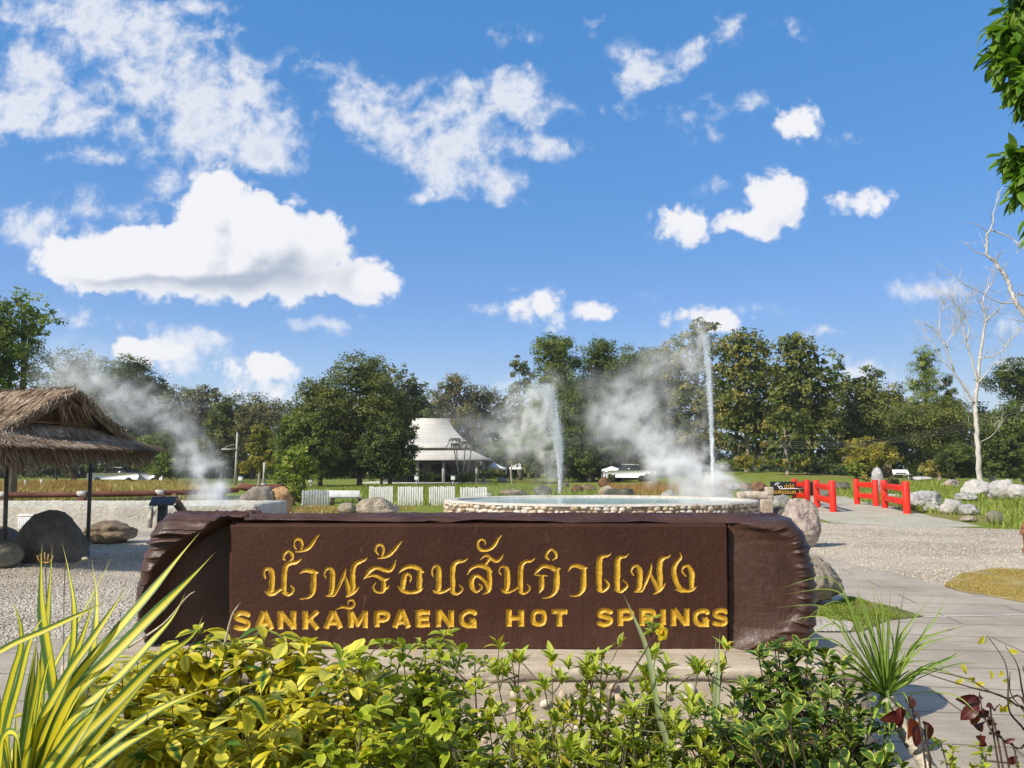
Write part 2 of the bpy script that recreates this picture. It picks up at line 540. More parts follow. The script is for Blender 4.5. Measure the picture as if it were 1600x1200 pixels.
def m_paving():
    m, t = newmat('stamped_paving')
    co = t.n('ShaderNodeTexCoord').outputs['Object']
    rot = t.n('ShaderNodeMapping', {'Vector': co, 'Rotation': (0, 0, R(8))}).outputs[0]
    br = t.n('ShaderNodeTexBrick', {'Vector': rot, 'Color1': (0, 0, 0, 1), 'Color2': (1, 1, 1, 1), 'Mortar': (.5, .5, .5, 1), 'Scale': 1.0, 'Mortar Size': 0.011, 'Mortar Smooth': 0.4, 'Brick Width': 2.2, 'Row Height': 0.62})
    br.offset = 0.43
    big = t.noise(co, 0.8, 6, 0.65)
    st = t.noise(t.n('ShaderNodeMapping', {'Vector': rot, 'Scale': (1, 7, 1)}).outputs[0], 3.0, 7, 0.7)
    fine = t.noise(co, 60, 4, 0.7)
    col = t.ramp(big, [(0.3, (.285, .24, .18)), (0.5, (.38, .325, .25)), (0.7, (.47, .41, .325))])
    col = t.mix(0.6, col, t.ramp(st, [(0.3, (.72,) * 3), (0.7, (1.2,) * 3)]), 'MULTIPLY')
    col = t.mix(0.5, col, t.ramp(fine, [(0.3, (.7,) * 3), (0.7, (1.25,) * 3)]), 'MULTIPLY')
    col = t.mix(0.25, col, br.outputs[0], 'OVERLAY') if False else col
    col = t.mix(t.math('MULTIPLY', br.outputs[1], 0.85), col, (.17, .12, .10))
    hh = t.math('SUBTRACT', t.math('MULTIPLY_ADD', st, 0.6, t.math('MULTIPLY', fine, 0.25)), t.math('MULTIPLY', br.outputs[1], 0.9))
    bp = t.n('ShaderNodeBump', {'Height': hh, 'Strength': 0.9, 'Distance': 0.02}).outputs[0]
    surf(t, col, 0.75, bp, 0.3)
    return m


xs = np.concatenate([np.linspace(-900, -90, 12), np.linspace(-80, 80, 81), np.linspace(90, 900, 12)])
ys = np.concatenate([np.linspace(-60, 0, 4), np.linspace(4, 160, 79), np.linspace(180, 2500, 14)])
tag(grid_sheet('lawn', xs, ys, 0.0, m_lawn()), kind='structure')


def g2(px, py):
    g = G(px, py); return (g[0], g[1])


M_GRAVEL = m_gravel(); M_PAVE = m_paving()
poly_sheet('gravel', [(-26, 3.5), (12, 3.5), (15.5, 14), g2(1640, 830), g2(1540, 826), g2(1440, 822), g2(1300, 818), g2(1230, 806), g2(1180, 802), g2(900, 800), g2(680, 802), g2(560, 806), g2(470, 800), g2(400, 800), (-16, 24), (-30, 24)], 0.004, M_GRAVEL, jag=0.25, step=0.35)
M_CONC = m_noise('path_concrete', [(.33, .30, .22), (.40, .37, .275), (.46, .43, .33)], 0.9, 0.85, 0.25, 30, 0.01)
poly_sheet('path', [g2(1268, 806), g2(1300, 817), g2(1380, 822), g2(1480, 824), g2(1538, 823), g2(1500, 816), g2(1460, 808), g2(1425, 800), g2(1378, 788), g2(1352, 782), g2(1325, 772), g2(1300, 766), g2(1280, 766), g2(1262, 772), g2(1250, 782), g2(1255, 795)], 0.008, M_CONC, jag=0.10, step=0.3)
poly_sheet('pavement', [(1.75, 3.2), (9, 3.2), (9, 8.2), g2(1700, 962), g2(1640, 950), g2(1600, 942), g2(1500, 925), g2(1400, 899), g2(1280, 868), g2(1200, 868), (2.15, 13), (2.15, 5.0)], 0.012, M_PAVE, jag=0.04, step=0.3)
poly_sheet('pavement', [(-2.6, 3.2), (-14, 3.2), (-14, 7.0), g2(0, 1010), g2(120, 995), g2(215, 985), (-2.0, 7.6), (-2.0, 3.2)], 0.012, M_PAVE, jag=0.05, step=0.3)
M_SOIL = m_noise('soil', [(.05, .035, .025), (.09, .065, .045), (.13, .10, .07)], 3, 0.95, 0.8, 20, 0.03)
poly_sheet('planting_bed', [(-7, 0.6), (7, 0.6), (5.0, 3.0), (1.95, 4.05), (-2.4, 4.05), (-7, 3.4)], 0.016, M_SOIL, jag=0.06)
M_DRY = m_noise('dry_turf', [(.22, .17, .05), (.33, .25, .085), (.42, .33, .13)], 2.5, 0.95, 0.7, 40, 0.03)
poly_sheet('dry_lawn', [g2(1470, 916), g2(1500, 897), g2(1560, 890), g2(1700, 890), g2(1700, 962), g2(1600, 942), g2(1500, 925)], 0.016, M_DRY, jag=0.12, step=0.15, seed=4)
M_TURF = m_noise('green_turf', [(.09, .11, .02), (.15, .16, .035), (.24, .22, .07)], 3.5, 0.95, 0.7, 40, 0.03)
poly_sheet('grass_verge', [g2(1255, 960), g2(1300, 948), g2(1330, 937), g2(1385, 948), g2(1446, 965), g2(1385, 972), g2(1350, 990), g2(1262, 991)], 0.020, M_TURF, jag=0.05, step=0.12, seed=9)
poly_sheet('pebble_bed', [g2(1258, 968), g2(1310, 966), g2(1335, 978), g2(1325, 990), g2(1262, 990)], 0.024, M_GRAVEL, jag=0.03, step=0.1, seed=5)
# pale joint strip across the paving
jm = MB(); a, b = G(1440, 966), G(1720, 960)
n = np.array([-(b - a)[1], (b - a)[0], 0]); n /= np.linalg.norm(n)
jm.add([a - n * .03, b - n * .03, b + n * .03, a + n * .03] + np.array([0, 0, .016]), [[0, 1, 2, 3]])
tag(jm.build('paving_joint', m_noise('joint', [(.42, .36, .32), (.5, .44, .4)], 3, .8)), kind='structure')


# ------------------------------------------------------------------ grass as blades
def m_leaf(name, cols, trans=0.35, rough=0.5, spec=0.25):
    """leaf colours by the per-leaf random attribute, with light shining through"""
    if name in MATS: return MATS[name]
    m, t = newmat(name)
    at = t.n('ShaderNodeAttribute', attribute_name='rnd').outputs[2]
    k = len(cols)
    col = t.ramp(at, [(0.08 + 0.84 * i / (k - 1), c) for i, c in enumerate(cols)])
    b = t.n('ShaderNodeBsdfPrincipled', {'Base Color': col, 'Roughness': rough, 'Specular IOR Level': spec})
    tr = t.n('ShaderNodeBsdfTranslucent', {'Color': t.mix(1.0, col, (1.15, 1.25, .7), 'MULTIPLY')})
    mx = t.n('ShaderNodeMixShader', {0: trans, 1: b.outputs[0], 2: tr.outputs[0]})
    t.n('ShaderNodeOutputMaterial', {'Surface': mx.outputs[0]})
    MATS[name] = m
    return m


def blades(name, area_pts, n, h, w, mat, seed, label=None, lean=0.35, zoff=0.0, clump=0.0):
    """a stand of grass: n bent blades scattered over a ground polygon (x, y)"""
    rs = np.random.RandomState(seed)
    pg = np.asarray(area_pts, float)
    lo, hi = pg.min(0), pg.max(0)
    pts = np.zeros((0, 2))
    while len(pts) < n:
        q = lo + rs.rand(n * 2, 2) * (hi - lo)
        ins = np.zeros(len(q), bool)
        for (x1, y1), (x2, y2) in zip(pg, np.roll(pg, -1, axis=0)):
            c = ((y1 > q[:, 1]) != (y2 > q[:, 1])) & (q[:, 0] < (x2 - x1) * (q[:, 1] - y1) / (y2 - y1 + 1e-9) + x1)
            ins ^= c
        q = q[ins]
        if clump:
            f = fbm(np.stack([q[:, 0] * clump, q[:, 1] * clump, 0 * q[:, 0]], -1), 3, seed)
            q = q[rs.rand(len(q)) < sstep(f, 0.32, 0.62)]
        pts = np.vstack([pts, q])
    pts = pts[:n]
    hh = h * (0.45 + 0.9 * rs.rand(n))
    if clump:
        f = fbm(np.stack([pts[:, 0] * clump, pts[:, 1] * clump, 0 * pts[:, 0]], -1), 3, seed)
        hh = hh * (0.4 + 1.2 * f)
    a = rs.rand(n) * 2 * np.pi
    side = np.stack([np.cos(a), np.sin(a), 0 * a], -1) * (w * (0.6 + 0.8 * rs.rand(n)))[:, None] / 2
    b = rs.rand(n) * 2 * np.pi
    ln = np.stack([np.cos(b), np.sin(b), 0 * b], -1) * (hh * lean * rs.rand(n) * 2)[:, None]
    base = np.stack([pts[:, 0], pts[:, 1], hgt(pts[:, 0], pts[:, 1]) + zoff], -1)
    up = np.zeros((n, 3)); up[:, 2] = hh
    mid = base + up * 0.6 + ln * 0.35
    tip = base + up * (1 - .25 * lean) + ln
    V = np.stack([base - side, base + side, mid - side * .7, mid + side * .7, tip], 1).reshape(-1, 3)
    i = np.arange(n)[:, None] * 5
    Q = i + np.array([[0, 1, 3, 2]]); T = i + np.array([[2, 3, 4]])
    o = mk(name, V, [Q, T], mat, attrs={'rnd': np.repeat(rs.rand(n), 5)})
    return tag(o, label, kind='stuff')


M_GRASS = m_leaf('grass_green', [(.09, .15, .012), (.16, .235, .022), (.26, .32, .05), (.38, .37, .1)], 0.3)
M_STRAW = m_leaf('grass_straw', [(.22, .15, .04), (.40, .29, .09), (.54, .41, .16), (.30, .27, .06)], 0.25)
M_ORANGE = m_leaf('grass_orange', [(.22, .10, .03), (.36, .18, .05), (.45, .27, .09), (.25, .2, .05)], 0.25)

# loose stones lying on the gravel
def stones(name, label, area, n, smin, smax, seed):
    rs = np.random.RandomState(seed)
    bm = bmesh.new(); bmesh.ops.create_icosphere(bm, subdivisions=1, radius=1)
    V0 = np.array([v.co[:] for v in bm.verts]); F0 = np.array([[v.index for v in f.verts] for f in bm.faces]); bm.free()
    pg = np.asarray(area, float); lo, hi = pg.min(0), pg.max(0); pts = np.zeros((0, 2))
    while len(pts) < n:
        # denser close to the camera, where single stones can be told apart
        q = lo + rs.rand(n * 3, 2) ** np.array([1.0, 1.6]) * (hi - lo)
        ins = np.zeros(len(q), bool)
        for (x1, y1), (x2, y2) in zip(pg, np.roll(pg, -1, axis=0)):
            ins ^= ((y1 > q[:, 1]) != (y2 > q[:, 1])) & (q[:, 0] < (x2 - x1) * (q[:, 1] - y1) / (y2 - y1 + 1e-9) + x1)
        pts = np.vstack([pts, q[ins]])
    pts = pts[:n]
    s = smin + (smax - smin) * rs.rand(n) ** 2.2
    a = rs.rand(n) * 6.283
    W = V0[None] * (s[:, None, None] * np.stack([.7 + .6 * rs.rand(n), .7 + .5 * rs.rand(n), .45 + .3 * rs.rand(n)], -1)[:, None])
    W = W * (1 + .25 * rs.randn(n, len(V0), 1) * .6)
    c, sn = np.cos(a)[:, None], np.sin(a)[:, None]
    X = W[..., 0] * c - W[..., 1] * sn + pts[:, 0, None]; Y = W[..., 0] * sn + W[..., 1] * c + pts[:, 1, None]; Z = W[..., 2] + s[:, None] * .25 + .004
    V = np.stack([X, Y, Z], -1).reshape(-1, 3)
    T = (np.arange(n) * len(V0))[:, None, None] + F0[None]
    m, t = newmat(name + '_stone')
    at = t.n('ShaderNodeAttribute', attribute_name='rnd').outputs[2]
    surf(t, t.ramp(at, [(0, (.25, .205, .15)), (.4, (.39, .335, .26)), (.75, (.48, .42, .335)), (1, (.56, .51, .43))]), .9, None, .15)
    o = mk(name, V, [T.reshape(-1, 3)], m, attrs={'rnd': np.repeat(rs.rand(n), len(V0))})
    return tag(o, label, kind='stuff')


stones('loose_stones', 'loose gravel stones on the ground left of the sign', [(-7.6, 7.0), (-2.0, 7.6), (-3.2, 17), (-13, 17)], 26000, .005, .019, 5)
stones('loose_stones', 'loose gravel stones on the ground right of the sign', [(3.0, 12.0), g2(1400, 897), g2(1480, 915), g2(1690, 885), g2(1690, 830), g2(1440, 824), g2(1300, 820), (4.8, 20)], 26000, .006, .019, 6)
# ------------------------------------------------------------------ trees
M_BARK = m_noise('bark', [(.06, .045, .035), (.12, .10, .08), (.2, .17, .14)], 3, 0.9, 0.6, 12, 0.03, stretch=(1, 1, .3))
M_BARK_PALE = m_noise('pale_bark', [(.22, .19, .15), (.34, .3, .25), (.42, .38, .33)], 2, 0.9, 0.5, 10, 0.03, stretch=(1, 1, .3))
PAL = {
    'dark': [(.024, .045, .011), (.055, .086, .018), (.099, .136, .026), (.175, .206, .047)],
    'mid': [(.049, .080, .015), (.099, .141, .024), (.167, .213, .038), (.255, .285, .062)],
    'olive': [(.049, .068, .014), (.105, .129, .023), (.177, .196, .039), (.272, .261, .065)],
    'brown': [(.064, .066, .025), (.136, .129, .048), (.225, .196, .078), (.321, .278, .116)],
    'grey': [(.081, .089, .045), (.144, .155, .078), (.225, .228, .123), (.321, .310, .181)],
    'lime': [(.078, .119, .015), (.167, .222, .026), (.274, .316, .047), (.431, .427, .081)],
    'yellow': [(.113, .122, .015), (.225, .219, .027), (.337, .294, .045), (.481, .376, .065)],
    'teak': [(.049, .074, .015), (.113, .145, .025), (.209, .213, .045), (.385, .278, .078)],
    'tan': [(.225, .196, .053), (.385, .325, .090), (.513, .440, .128), (.609, .538, .193)],
}


def foliage(name, rs, lobes, nleaf, leaf, mat, parent, clump=42, cr=None, droop=0.2, shell=0.5, narrow=0.5):
    """leaves gathered in clumps over the lobes of a crown. lobes: rows cx cy cz rx ry rz"""
    L = np.asarray(lobes, float)
    w = L[:, 3] * L[:, 5]; w = w / w.sum()
    nc = max(6, int(nleaf / clump))
    cand = int(nc * 2.2)
    li = rs.choice(len(L), cand, p=w)
    d = rs.randn(cand, 3); d /= np.linalg.norm(d, axis=1)[:, None]
    d[:, 2] = d[:, 2] * 0.9 + 0.1
    rr = shell + (1 - shell) * rs.rand(cand) ** 0.6
    c = L[li, :3] + d * rr[:, None] * L[li, 3:]
    deep = np.full(cand, 9.0)
    for j in range(len(L)):
        q = np.linalg.norm((c - L[j, :3]) / L[j, 3:], axis=1)
        deep = np.where(li == j, deep, np.minimum(deep, q))
    order = np.argsort(-(deep + 0.5 * rs.rand(cand)))[:nc]
    c, d, li = c[order], d[order], li[order]
    if cr is None: cr = 0.27 * L[:, 3].mean()
    per = np.maximum(4, (clump * (0.4 + 1.2 * rs.rand(len(c)))).astype(int))
    ci = np.repeat(np.arange(len(c)), per); n = len(ci)
    csz = cr * (0.6 + 0.8 * rs.rand(len(c)))
    off = np.clip(rs.randn(n, 3), -1.5, 1.5) * csz[ci][:, None] * np.array([.6, .6, .42])
    p = c[ci] + off
    # bigger leaves deep inside close the crown
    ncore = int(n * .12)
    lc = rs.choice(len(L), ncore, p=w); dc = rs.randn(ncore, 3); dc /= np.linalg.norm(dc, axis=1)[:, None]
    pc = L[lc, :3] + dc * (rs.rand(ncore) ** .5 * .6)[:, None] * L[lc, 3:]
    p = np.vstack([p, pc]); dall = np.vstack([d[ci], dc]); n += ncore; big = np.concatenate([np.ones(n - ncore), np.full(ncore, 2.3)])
    nrm = dall * 0.55 + np.array([0, 0, .55]) + rs.randn(n, 3) * 0.55
    nrm /= np.linalg.norm(nrm, axis=1)[:, None]
    t = rs.randn(n, 3) + dall * .6 + np.array([0, 0, -droop * 3])
    t -= nrm * (t * nrm).sum(1)[:, None]; t /= np.linalg.norm(t, axis=1)[:, None] + 1e-9
    s = np.cross(nrm, t)
    sz = leaf * ((0.6 + 0.7 * rs.rand(n)) * big)[:, None]
    b0 = p - t * sz * .5
    tip = p + t * sz * .5 - nrm * sz * .10
    l = p - s * sz * narrow * .5 + nrm * sz * .10
    r = p + s * sz * narrow * .5 + nrm * sz * .10
    V = np.stack([b0, l, tip, r], 1).reshape(-1, 3)
    i = np.arange(n)[:, None] * 4
    T = np.concatenate([i + np.array([[0, 2, 1]]), i + np.array([[0, 3, 2]])])
    cv = rs.rand(len(c))
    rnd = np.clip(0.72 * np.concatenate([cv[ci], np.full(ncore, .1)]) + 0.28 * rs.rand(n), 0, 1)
    return mk(name, V, [T], mat, parent, attrs={'rnd': np.repeat(rnd, 4)})


def prof(kind, h):
    h = np.clip(h, 0, 1)
    if kind == 'cone': return 0.25 + 0.75 * (1 - h) ** 0.8
    if kind == 'tall': return 0.72 + 0.28 * np.sin(np.pi * h) - 0.45 * max(0, h - .7)
    if kind == 'spread': return 0.5 + 0.5 * np.sin(np.pi * min(1, h * .9 + .25)) if h < .9 else .6
    if kind == 'flat': return 0.35 + .65 * sstep(h, .1, .7)
    return math.sqrt(max(0.06, 1 - (1.7 * h - 0.8) ** 2))                # round


def tree(name, label, px, ytop, ybot, wpx, D, pal, kind='round', leaf=0.3, dens=1.0, seed=0, cat='tree', trunk=True, ytrunk=None, group=None, bark=None, shell=0.5, clump=42, nl=None, narrow=0.55, droop=.2, offx=0.0, barez=0.0):
    rs = np.random.RandomState(seed + 11)
    top = P(px, ytop, D); bot = P(px, ybot, D)
    x0, y0 = top[0], D
    W = wpx * (1.22 if trunk else 1.08) / 1200.0 * D
    zt = top[2]; gz = float(hgt(x0, y0)); zb = max(bot[2], gz + (0.15 if trunk else -0.1))
    H = zt - zb
    root = thing(name, label, cat, (x0, y0, gz), group)
    k = nl or int(np.clip(7 + 1.1 * (H / max(W, .1)) * 6, 9, 26))
    lobes = []
    base_r = W * (0.30 if kind != 'cone' else .25)
    for i in range(k):
        h = (i + 0.5 * rs.rand() + .25) / k
        pr = prof(kind, h)
        a = i * 2.4 + rs.rand() * 1.2
        r = base_r * rs.uniform(.6, 1.3) * (0.55 + .45 * pr)
        rad = max(0, pr * W / 2 - r * .85) * rs.uniform(.65, 1.22)
        z = zb + r * .6 + h * (H - r * 1.3)
        rz = r * rs.uniform(.7, 1.0) * min(1.0, max(.5, H / max(W, .1)))
        lobes.append((x0 + math.cos(a) * rad + offx * (h - .5) * W, y0 + math.sin(a) * rad * .8, z, r, r * .9, rz))
    r = base_r * .8
    lobes.append((x0 + rs.uniform(-.08, .08) * W + offx * .5 * W, y0, zt - r * .8, r, r, r * .9))
    lobes = np.array(lobes)
    over = lobes[:, 2] + lobes[:, 5] - zt
    lobes[:, 2] -= np.maximum(0, over)
    leaf = leaf * .88
    nleaf = int(dens * 10.5 * W * H / (leaf * leaf))
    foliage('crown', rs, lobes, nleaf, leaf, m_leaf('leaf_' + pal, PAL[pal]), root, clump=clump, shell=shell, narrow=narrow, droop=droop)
    if trunk:
        b = MB()
        rt = max(.06, 0.022 * (zt - gz))
        hz = zb + H * .62
        pts = spline([(x0, y0, gz - .1), (x0 + rs.uniform(-.1, .1) * W * .2, y0, gz + (hz - gz) * .35), (x0 + rs.uniform(-.3, .3) * W * .2, y0, gz + (hz - gz) * .7), (x0 + offx * .2 * W, y0, hz)], 6)
        b.tube(pts, np.linspace(rt, rt * .35, len(pts)), 8)
        for q in lobes[rs.permutation(len(lobes))[:9]]:
            f = rs.uniform(.45, .9)
            s = pts[int(f * (len(pts) - 1))]
            e = q[:3]
            m = (s + e) / 2 + np.array([0, 0, -.08 * H * rs.rand()])
            br = spline([s, m, e], 5)
            b.tube(br, np.linspace(rt * (1 - f) * .8 + .02, .02, len(br)), 5, cap=False)
        b.build('trunk', bark or M_BARK, root, smooth=True)
    return root


def bush(name, label, px, ytop, ybase, wpx, pal, leaf=0.14, dens=1.0, seed=0, kind='round', cat='bush', D=None, group=None, **kw):
    D = D or G(px, ybase)[1]
    return tree(name, label, px, ytop, ybase + 1, wpx, D, pal, kind, leaf, dens, seed, cat, False, group=group, **kw)


TREES = 'trees along the edge of the lawn'
T = tree
#  name, label, px, ytop, ybot, width, D, palette ...
T('leafy_tree', 'light leafed tree at the left edge rising behind the thatched hut', -18, 462, 650, 165, 36, 'mid', 'round', .2, .75, 1, group=None, clump=45)
T('leafy_tree', 'tall arching light green branch tree above the left edge over the hut roof', 40, 450, 560, 105, 38, 'lime', 'flat', .2, .28, 2, clump=30, shell=.6, nl=9)
T('hazy_tree', 'pale tree behind the steam between the left edge tree and the dark dense tree', 128, 545, 735, 120, 92, 'grey', 'round', .34, .8, 3, group=TREES)
T('dense_tree', 'dark dense round topped tree just right of the hut roof behind the steam', 203, 556, 738, 96, 84, 'dark', 'round', .3, 1.3, 4, group=TREES)
T('treeline_tree', 'brownish tree with a ragged top right of the dark round tree', 272, 598, 740, 90, 118, 'grey', 'tall', .42, .8, 5, group=TREES)
T('treeline_tree', 'grey leafed tree behind the left steam column', 322, 600, 742, 80, 120, 'brown', 'tall', .42, .8, 6, group=TREES)
T('treeline_tree', 'brown green tree left of the utility pole top', 352, 622, 742, 66, 112, 'olive', 'round', .4, .9, 7, group=TREES)
T('treeline_tree', 'brownish olive tree behind the utility pole and the yellow tree', 398, 614, 742, 96, 114, 'brown', 'round', .4, .95, 8, group=TREES)
T('spindly_tree', 'slim yellowish pyramid tree left of the big dark green tree', 408, 662, 748, 56, 74, 'yellow', 'cone', .24, .8, 9, group=TREES, bark=M_BARK_PALE)
T('broadleaf_tree', 'biggest broad dark green tree hiding the left end of the white roofed house', 566, 553, 752, 122, 72, 'olive', 'round', .27, 1.1, 10, group=TREES, nl=14)
T('broadleaf_tree', 'olive green left shoulder tree growing against the biggest tree', 505, 590, 752, 104, 71, 'olive', 'round', .26, 1.1, 40, group=TREES, nl=13)
T('broadleaf_tree', 'olive brown right shoulder tree growing against the biggest tree beside the house ridge', 612, 604, 752, 66, 74, 'olive', 'round', .27, 1.05, 41, group=TREES, nl=11)
T('broadleaf_tree', 'low dark green lobe tree at the right foot of the biggest tree', 598, 650, 752, 84, 69, 'dark', 'round', .27, 1.2, 11, group=TREES)
T('broadleaf_tree', 'low bright green tree at the left foot of the biggest tree', 478, 640, 752, 92, 68, 'mid', 'round', .27, 1.1, 12, group=TREES)
T('wispy_tree', 'thin wispy tree sticking up behind the right shoulder of the biggest tree', 612, 562, 690, 62, 98, 'grey', 'flat', .36, .35, 13, group=TREES)
T('treeline_tree', 'olive yellow tree top left of the house ridge', 650, 590, 735, 70, 100, 'olive', 'round', .38, .9, 14, group=TREES)
T('treeline_tree', 'brown topped tree right behind the house ridge', 712, 586, 740, 84, 118, 'brown', 'round', .42, .85, 15, group=TREES)
T('treeline_tree', 'pale brown tree above the right slope of the house roof', 762, 604, 740, 78, 122, 'grey', 'round', .42, .8, 16, group=TREES)
T('spindly_tree', 'thin leaning dark topped tree left of the conical green trees', 812, 556, 735, 50, 104, 'olive', 'tall', .36, .5, 17, group=TREES)
T('small_tree', 'small round tree with pale trunk left of the shorter geyser', 800, 672, 726, 66, 78, 'mid', 'round', .26, .8, 18, group=TREES, bark=M_BARK_PALE)
T('conical_tree', 'green tree with a pointed top behind the shorter geyser', 874, 523, 750, 132, 86, 'mid', 'cone', .3, 1.25, 19, group=TREES, nl=22)
T('conical_tree', 'second pointed green tree between the two geysers', 938, 528, 750, 116, 90, 'mid', 'cone', .3, 1.2, 20, group=TREES, nl=22)
T('broadleaf_tree', 'mid green tree right of the two pointed trees', 985, 541, 750, 92, 94, 'mid', 'tall', .32, 1.1, 21, group=TREES)
T('hazy_tree', 'pale olive tree in the mist left of the tall geyser', 1030, 540, 750, 84, 98, 'olive', 'tall', .34, .9, 22, group=TREES)
T('tall_tree', 'tallest tree with a tuft of leaves behind the top of the tall geyser', 1085, 495, 740, 88, 92, 'teak', 'tall', .46, .7, 23, group=TREES, bark=M_BARK_PALE)
T('teak_tree', 'tall orange tinged tree right beside the tall geyser', 1160, 515, 715, 104, 84, 'teak', 'tall', .5, 1.0, 24, group=TREES, bark=M_BARK_PALE, nl=20, clump=26)
T('teak_tree', 'tall dark tree with a bushy outline above the red gates', 1252, 520, 730, 104, 80, 'olive', 'tall', .5, 1.0, 25, group=TREES, nl=18, bark=M_BARK_PALE, clump=26)
T('young_teak', 'young low tree of big drooping yellow green leaves behind the left red gates', 1226, 628, 738, 68, 72, 'teak', 'tall', .5, .8, 26, group=TREES, bark=M_BARK_PALE, droop=.5)
T('teak_tree', 'medium dark tree with brown tips right of the tall bushy tree', 1345, 575, 742, 100, 88, 'olive', 'round', .44, 1.0, 27, group=TREES)
T('treeline_tree', 'brown tipped tree top between the bushy tree and the feathery tree', 1390, 600, 742, 82, 96, 'brown', 'round', .38, .9, 28, group=TREES)
T('feathery_tree', 'tall feathery light green tree left of the bare white tree', 1442, 540, 745, 86, 92, 'lime', 'cone', .26, .8, 29, group=TREES, nl=20, narrow=.3)
T('feathery_tree', 'shorter feathery green tree close behind the bare white tree', 1478, 582, 745, 56, 94, 'mid', 'cone', .26, .9, 30, group=TREES, narrow=.3)
T('spreading_tree', 'spreading olive tree with a visible trunk left of the bare white trunk', 1460, 622, 715, 130, 78, 'olive', 'flat', .26, .9, 31, group=TREES, bark=M_BARK_PALE)
T('rain_tree', 'layered dark feathery tree at the right edge behind the bare trees', 1590, 558, 640, 96, 82, 'dark', 'flat', .24, .8, 32, group=TREES)
T('broadleaf_tree', 'dense green tree at the right edge below the layered feathery tree', 1590, 628, 750, 110, 76, 'mid', 'round', .28, 1.2, 33, group=TREES)
T('hazy_tree', 'low bushy tree under the misty trees left of the tall geyser', 1000, 660, 752, 110, 84, 'dark', 'round', .3, 1.0, 34, group=TREES)
T('hazy_tree', 'low dark tree below the pointed trees near the parked white pickup', 915, 660, 752, 96, 82, 'dark', 'round', .3, 1.0, 35, group=TREES)
# young sapling close by the fences
T('sapling', 'young green sapling standing left of the white picket fences', 462, 690, 776, 66, 35, 'lime', 'tall', .17, .55, 36, clump=24, shell=.3)
T('small_tree', 'small green tree under the utility pole behind the rail fence', 250, 672, 742, 70, 78, 'mid', 'round', .26, 1.0, 37, group=TREES)
T('small_tree', 'dark green tree below the hut eave behind the parked trucks', 95, 655, 740, 120, 88, 'mid', 'round', .3, 1.1, 38, group=TREES)
T('small_tree', 'dark tree seen under the left part of the hut roof', 0, 650, 740, 130, 92, 'dark', 'round', .3, 1.1, 39, group=TREES)

# bushes
B = bush
BU = 'bushes at the foot of the trees'
B('bush', 'bright round green bush behind the middle of the red gates', 1336, 720, 748, 34, 'lime', .2, 1.1, 51, group=BU, D=66)
B('bush', 'big yellow brown bush above the right pair of red gates', 1350, 680, 742, 84, 'yellow', .22, 1.1, 52, group=BU, D=78)
B('bush', 'tan straw coloured bush left of the dark green shrub', 1458, 716, 747, 46, 'tan', .2, 1.2, 53, group=BU, D=72, narrow=.3)
B('bush', 'dark green shrub left of the bare white trunk', 1496, 690, 748, 76, 'dark', .2, 1.4, 54, group=BU, D=70)
B('bush', 'dark glossy shrub right of the bare white trunk', 1566, 682, 750, 72, 'dark', .22, 1.1, 55, group=BU, D=66)
B('bush', 'yellow green bush at the foot of the orange tinged tree', 1168, 708, 736, 44, 'yellow', .2, .9, 56, group=BU, D=80)
B('bush', 'small yellow green bush left of the leaning young tree', 1132, 714, 736, 36, 'lime', .2, .9, 57, group=BU, D=78)
B('bush', 'low green bush under the tall bushy tree', 1272, 722, 742, 44, 'mid', .2, 1.0, 58, group=BU, D=74)
B('bush', 'green bush by the left house column', 636, 716, 748, 36, 'mid', .2, 1.0, 59, group=BU, D=68)
B('bush', 'clipped green bush in front of the house porch', 672, 738, 750, 36, 'lime', .16, 1.2, 60, group=BU, D=72)
B('bush', 'clipped green bush at the foot of the slim palms', 728, 736, 749, 44, 'mid', .16, 1.2, 61, group=BU, D=76)
B('bush', 'bright yellow green bush right of the house', 803, 739, 749, 14, 'lime', .14, 1.2, 62, group=BU, D=80)
B('bush', 'grey green bush in the mist right of the house corner', 772, 728, 750, 44, 'olive', .18, 1.0, 63, group=BU, D=78)
B('bush', 'small rust orange conical bush behind the right red gates', 1351, 736, 753, 15, 'tan', .12, 1.4, 64, 'cone', group=BU, D=56)
B('bush', 'green bush right of the left steam column', 268, 700, 752, 64, 'mid', .22, 1.1, 65, group=BU, D=62)
B('bush', 'low bush at the foot of the yellowish pyramid tree', 432, 724, 752, 46, 'dark', .2, 1.1, 66, group=BU, D=66)
B('bush', 'low round green bush near the parked white pickup', 1016, 738, 751, 22, 'mid', .16, 1.0, 67, group=BU, D=70)
B('bush', 'brown green bush in front of the parked white pickup', 953, 739, 750, 16, 'olive', .16, 1.0, 68, group=BU, D=72)
B('bush', 'brown withered bush behind the rightmost red gate', 1395, 742, 764, 30, 'brown', .12, .9, 69, group=BU, D=46)
B('bush', 'leafy weeds beside the sapling at the first picket fence', 462, 762, 791, 34, 'olive', .1, .9, 70, group=BU, D=33.5, narrow=.3)

# far wood behind everything
rs = np.random.RandomState(77)
L = []
for x in np.arange(-150, 150, 5.5):
    h = 10.5 + 3.5 * rs.rand()
    for q in range(3):
        L.append((x + rs.uniform(-2, 2), 140 + rs.uniform(-3, 3), h * (0.2 + .3 * q), 4, 3.5, 3.2))
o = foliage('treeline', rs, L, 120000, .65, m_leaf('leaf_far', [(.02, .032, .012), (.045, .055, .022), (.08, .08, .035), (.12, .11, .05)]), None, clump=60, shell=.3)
tag(o, 'far wood closing the view behind the lawn trees', kind='stuff')
L = [(x + rs.uniform(-1, 1), 128 + rs.uniform(-2, 2), 1.1, 3, 2, 1.6) for x in np.arange(-140, 140, 3.0)]
o = foliage('undergrowth', rs, L, 70000, .5, m_leaf('leaf_dark', PAL['dark']), None, clump=50, shell=.3)
tag(o, 'dark undergrowth below the far wood', kind='stuff')
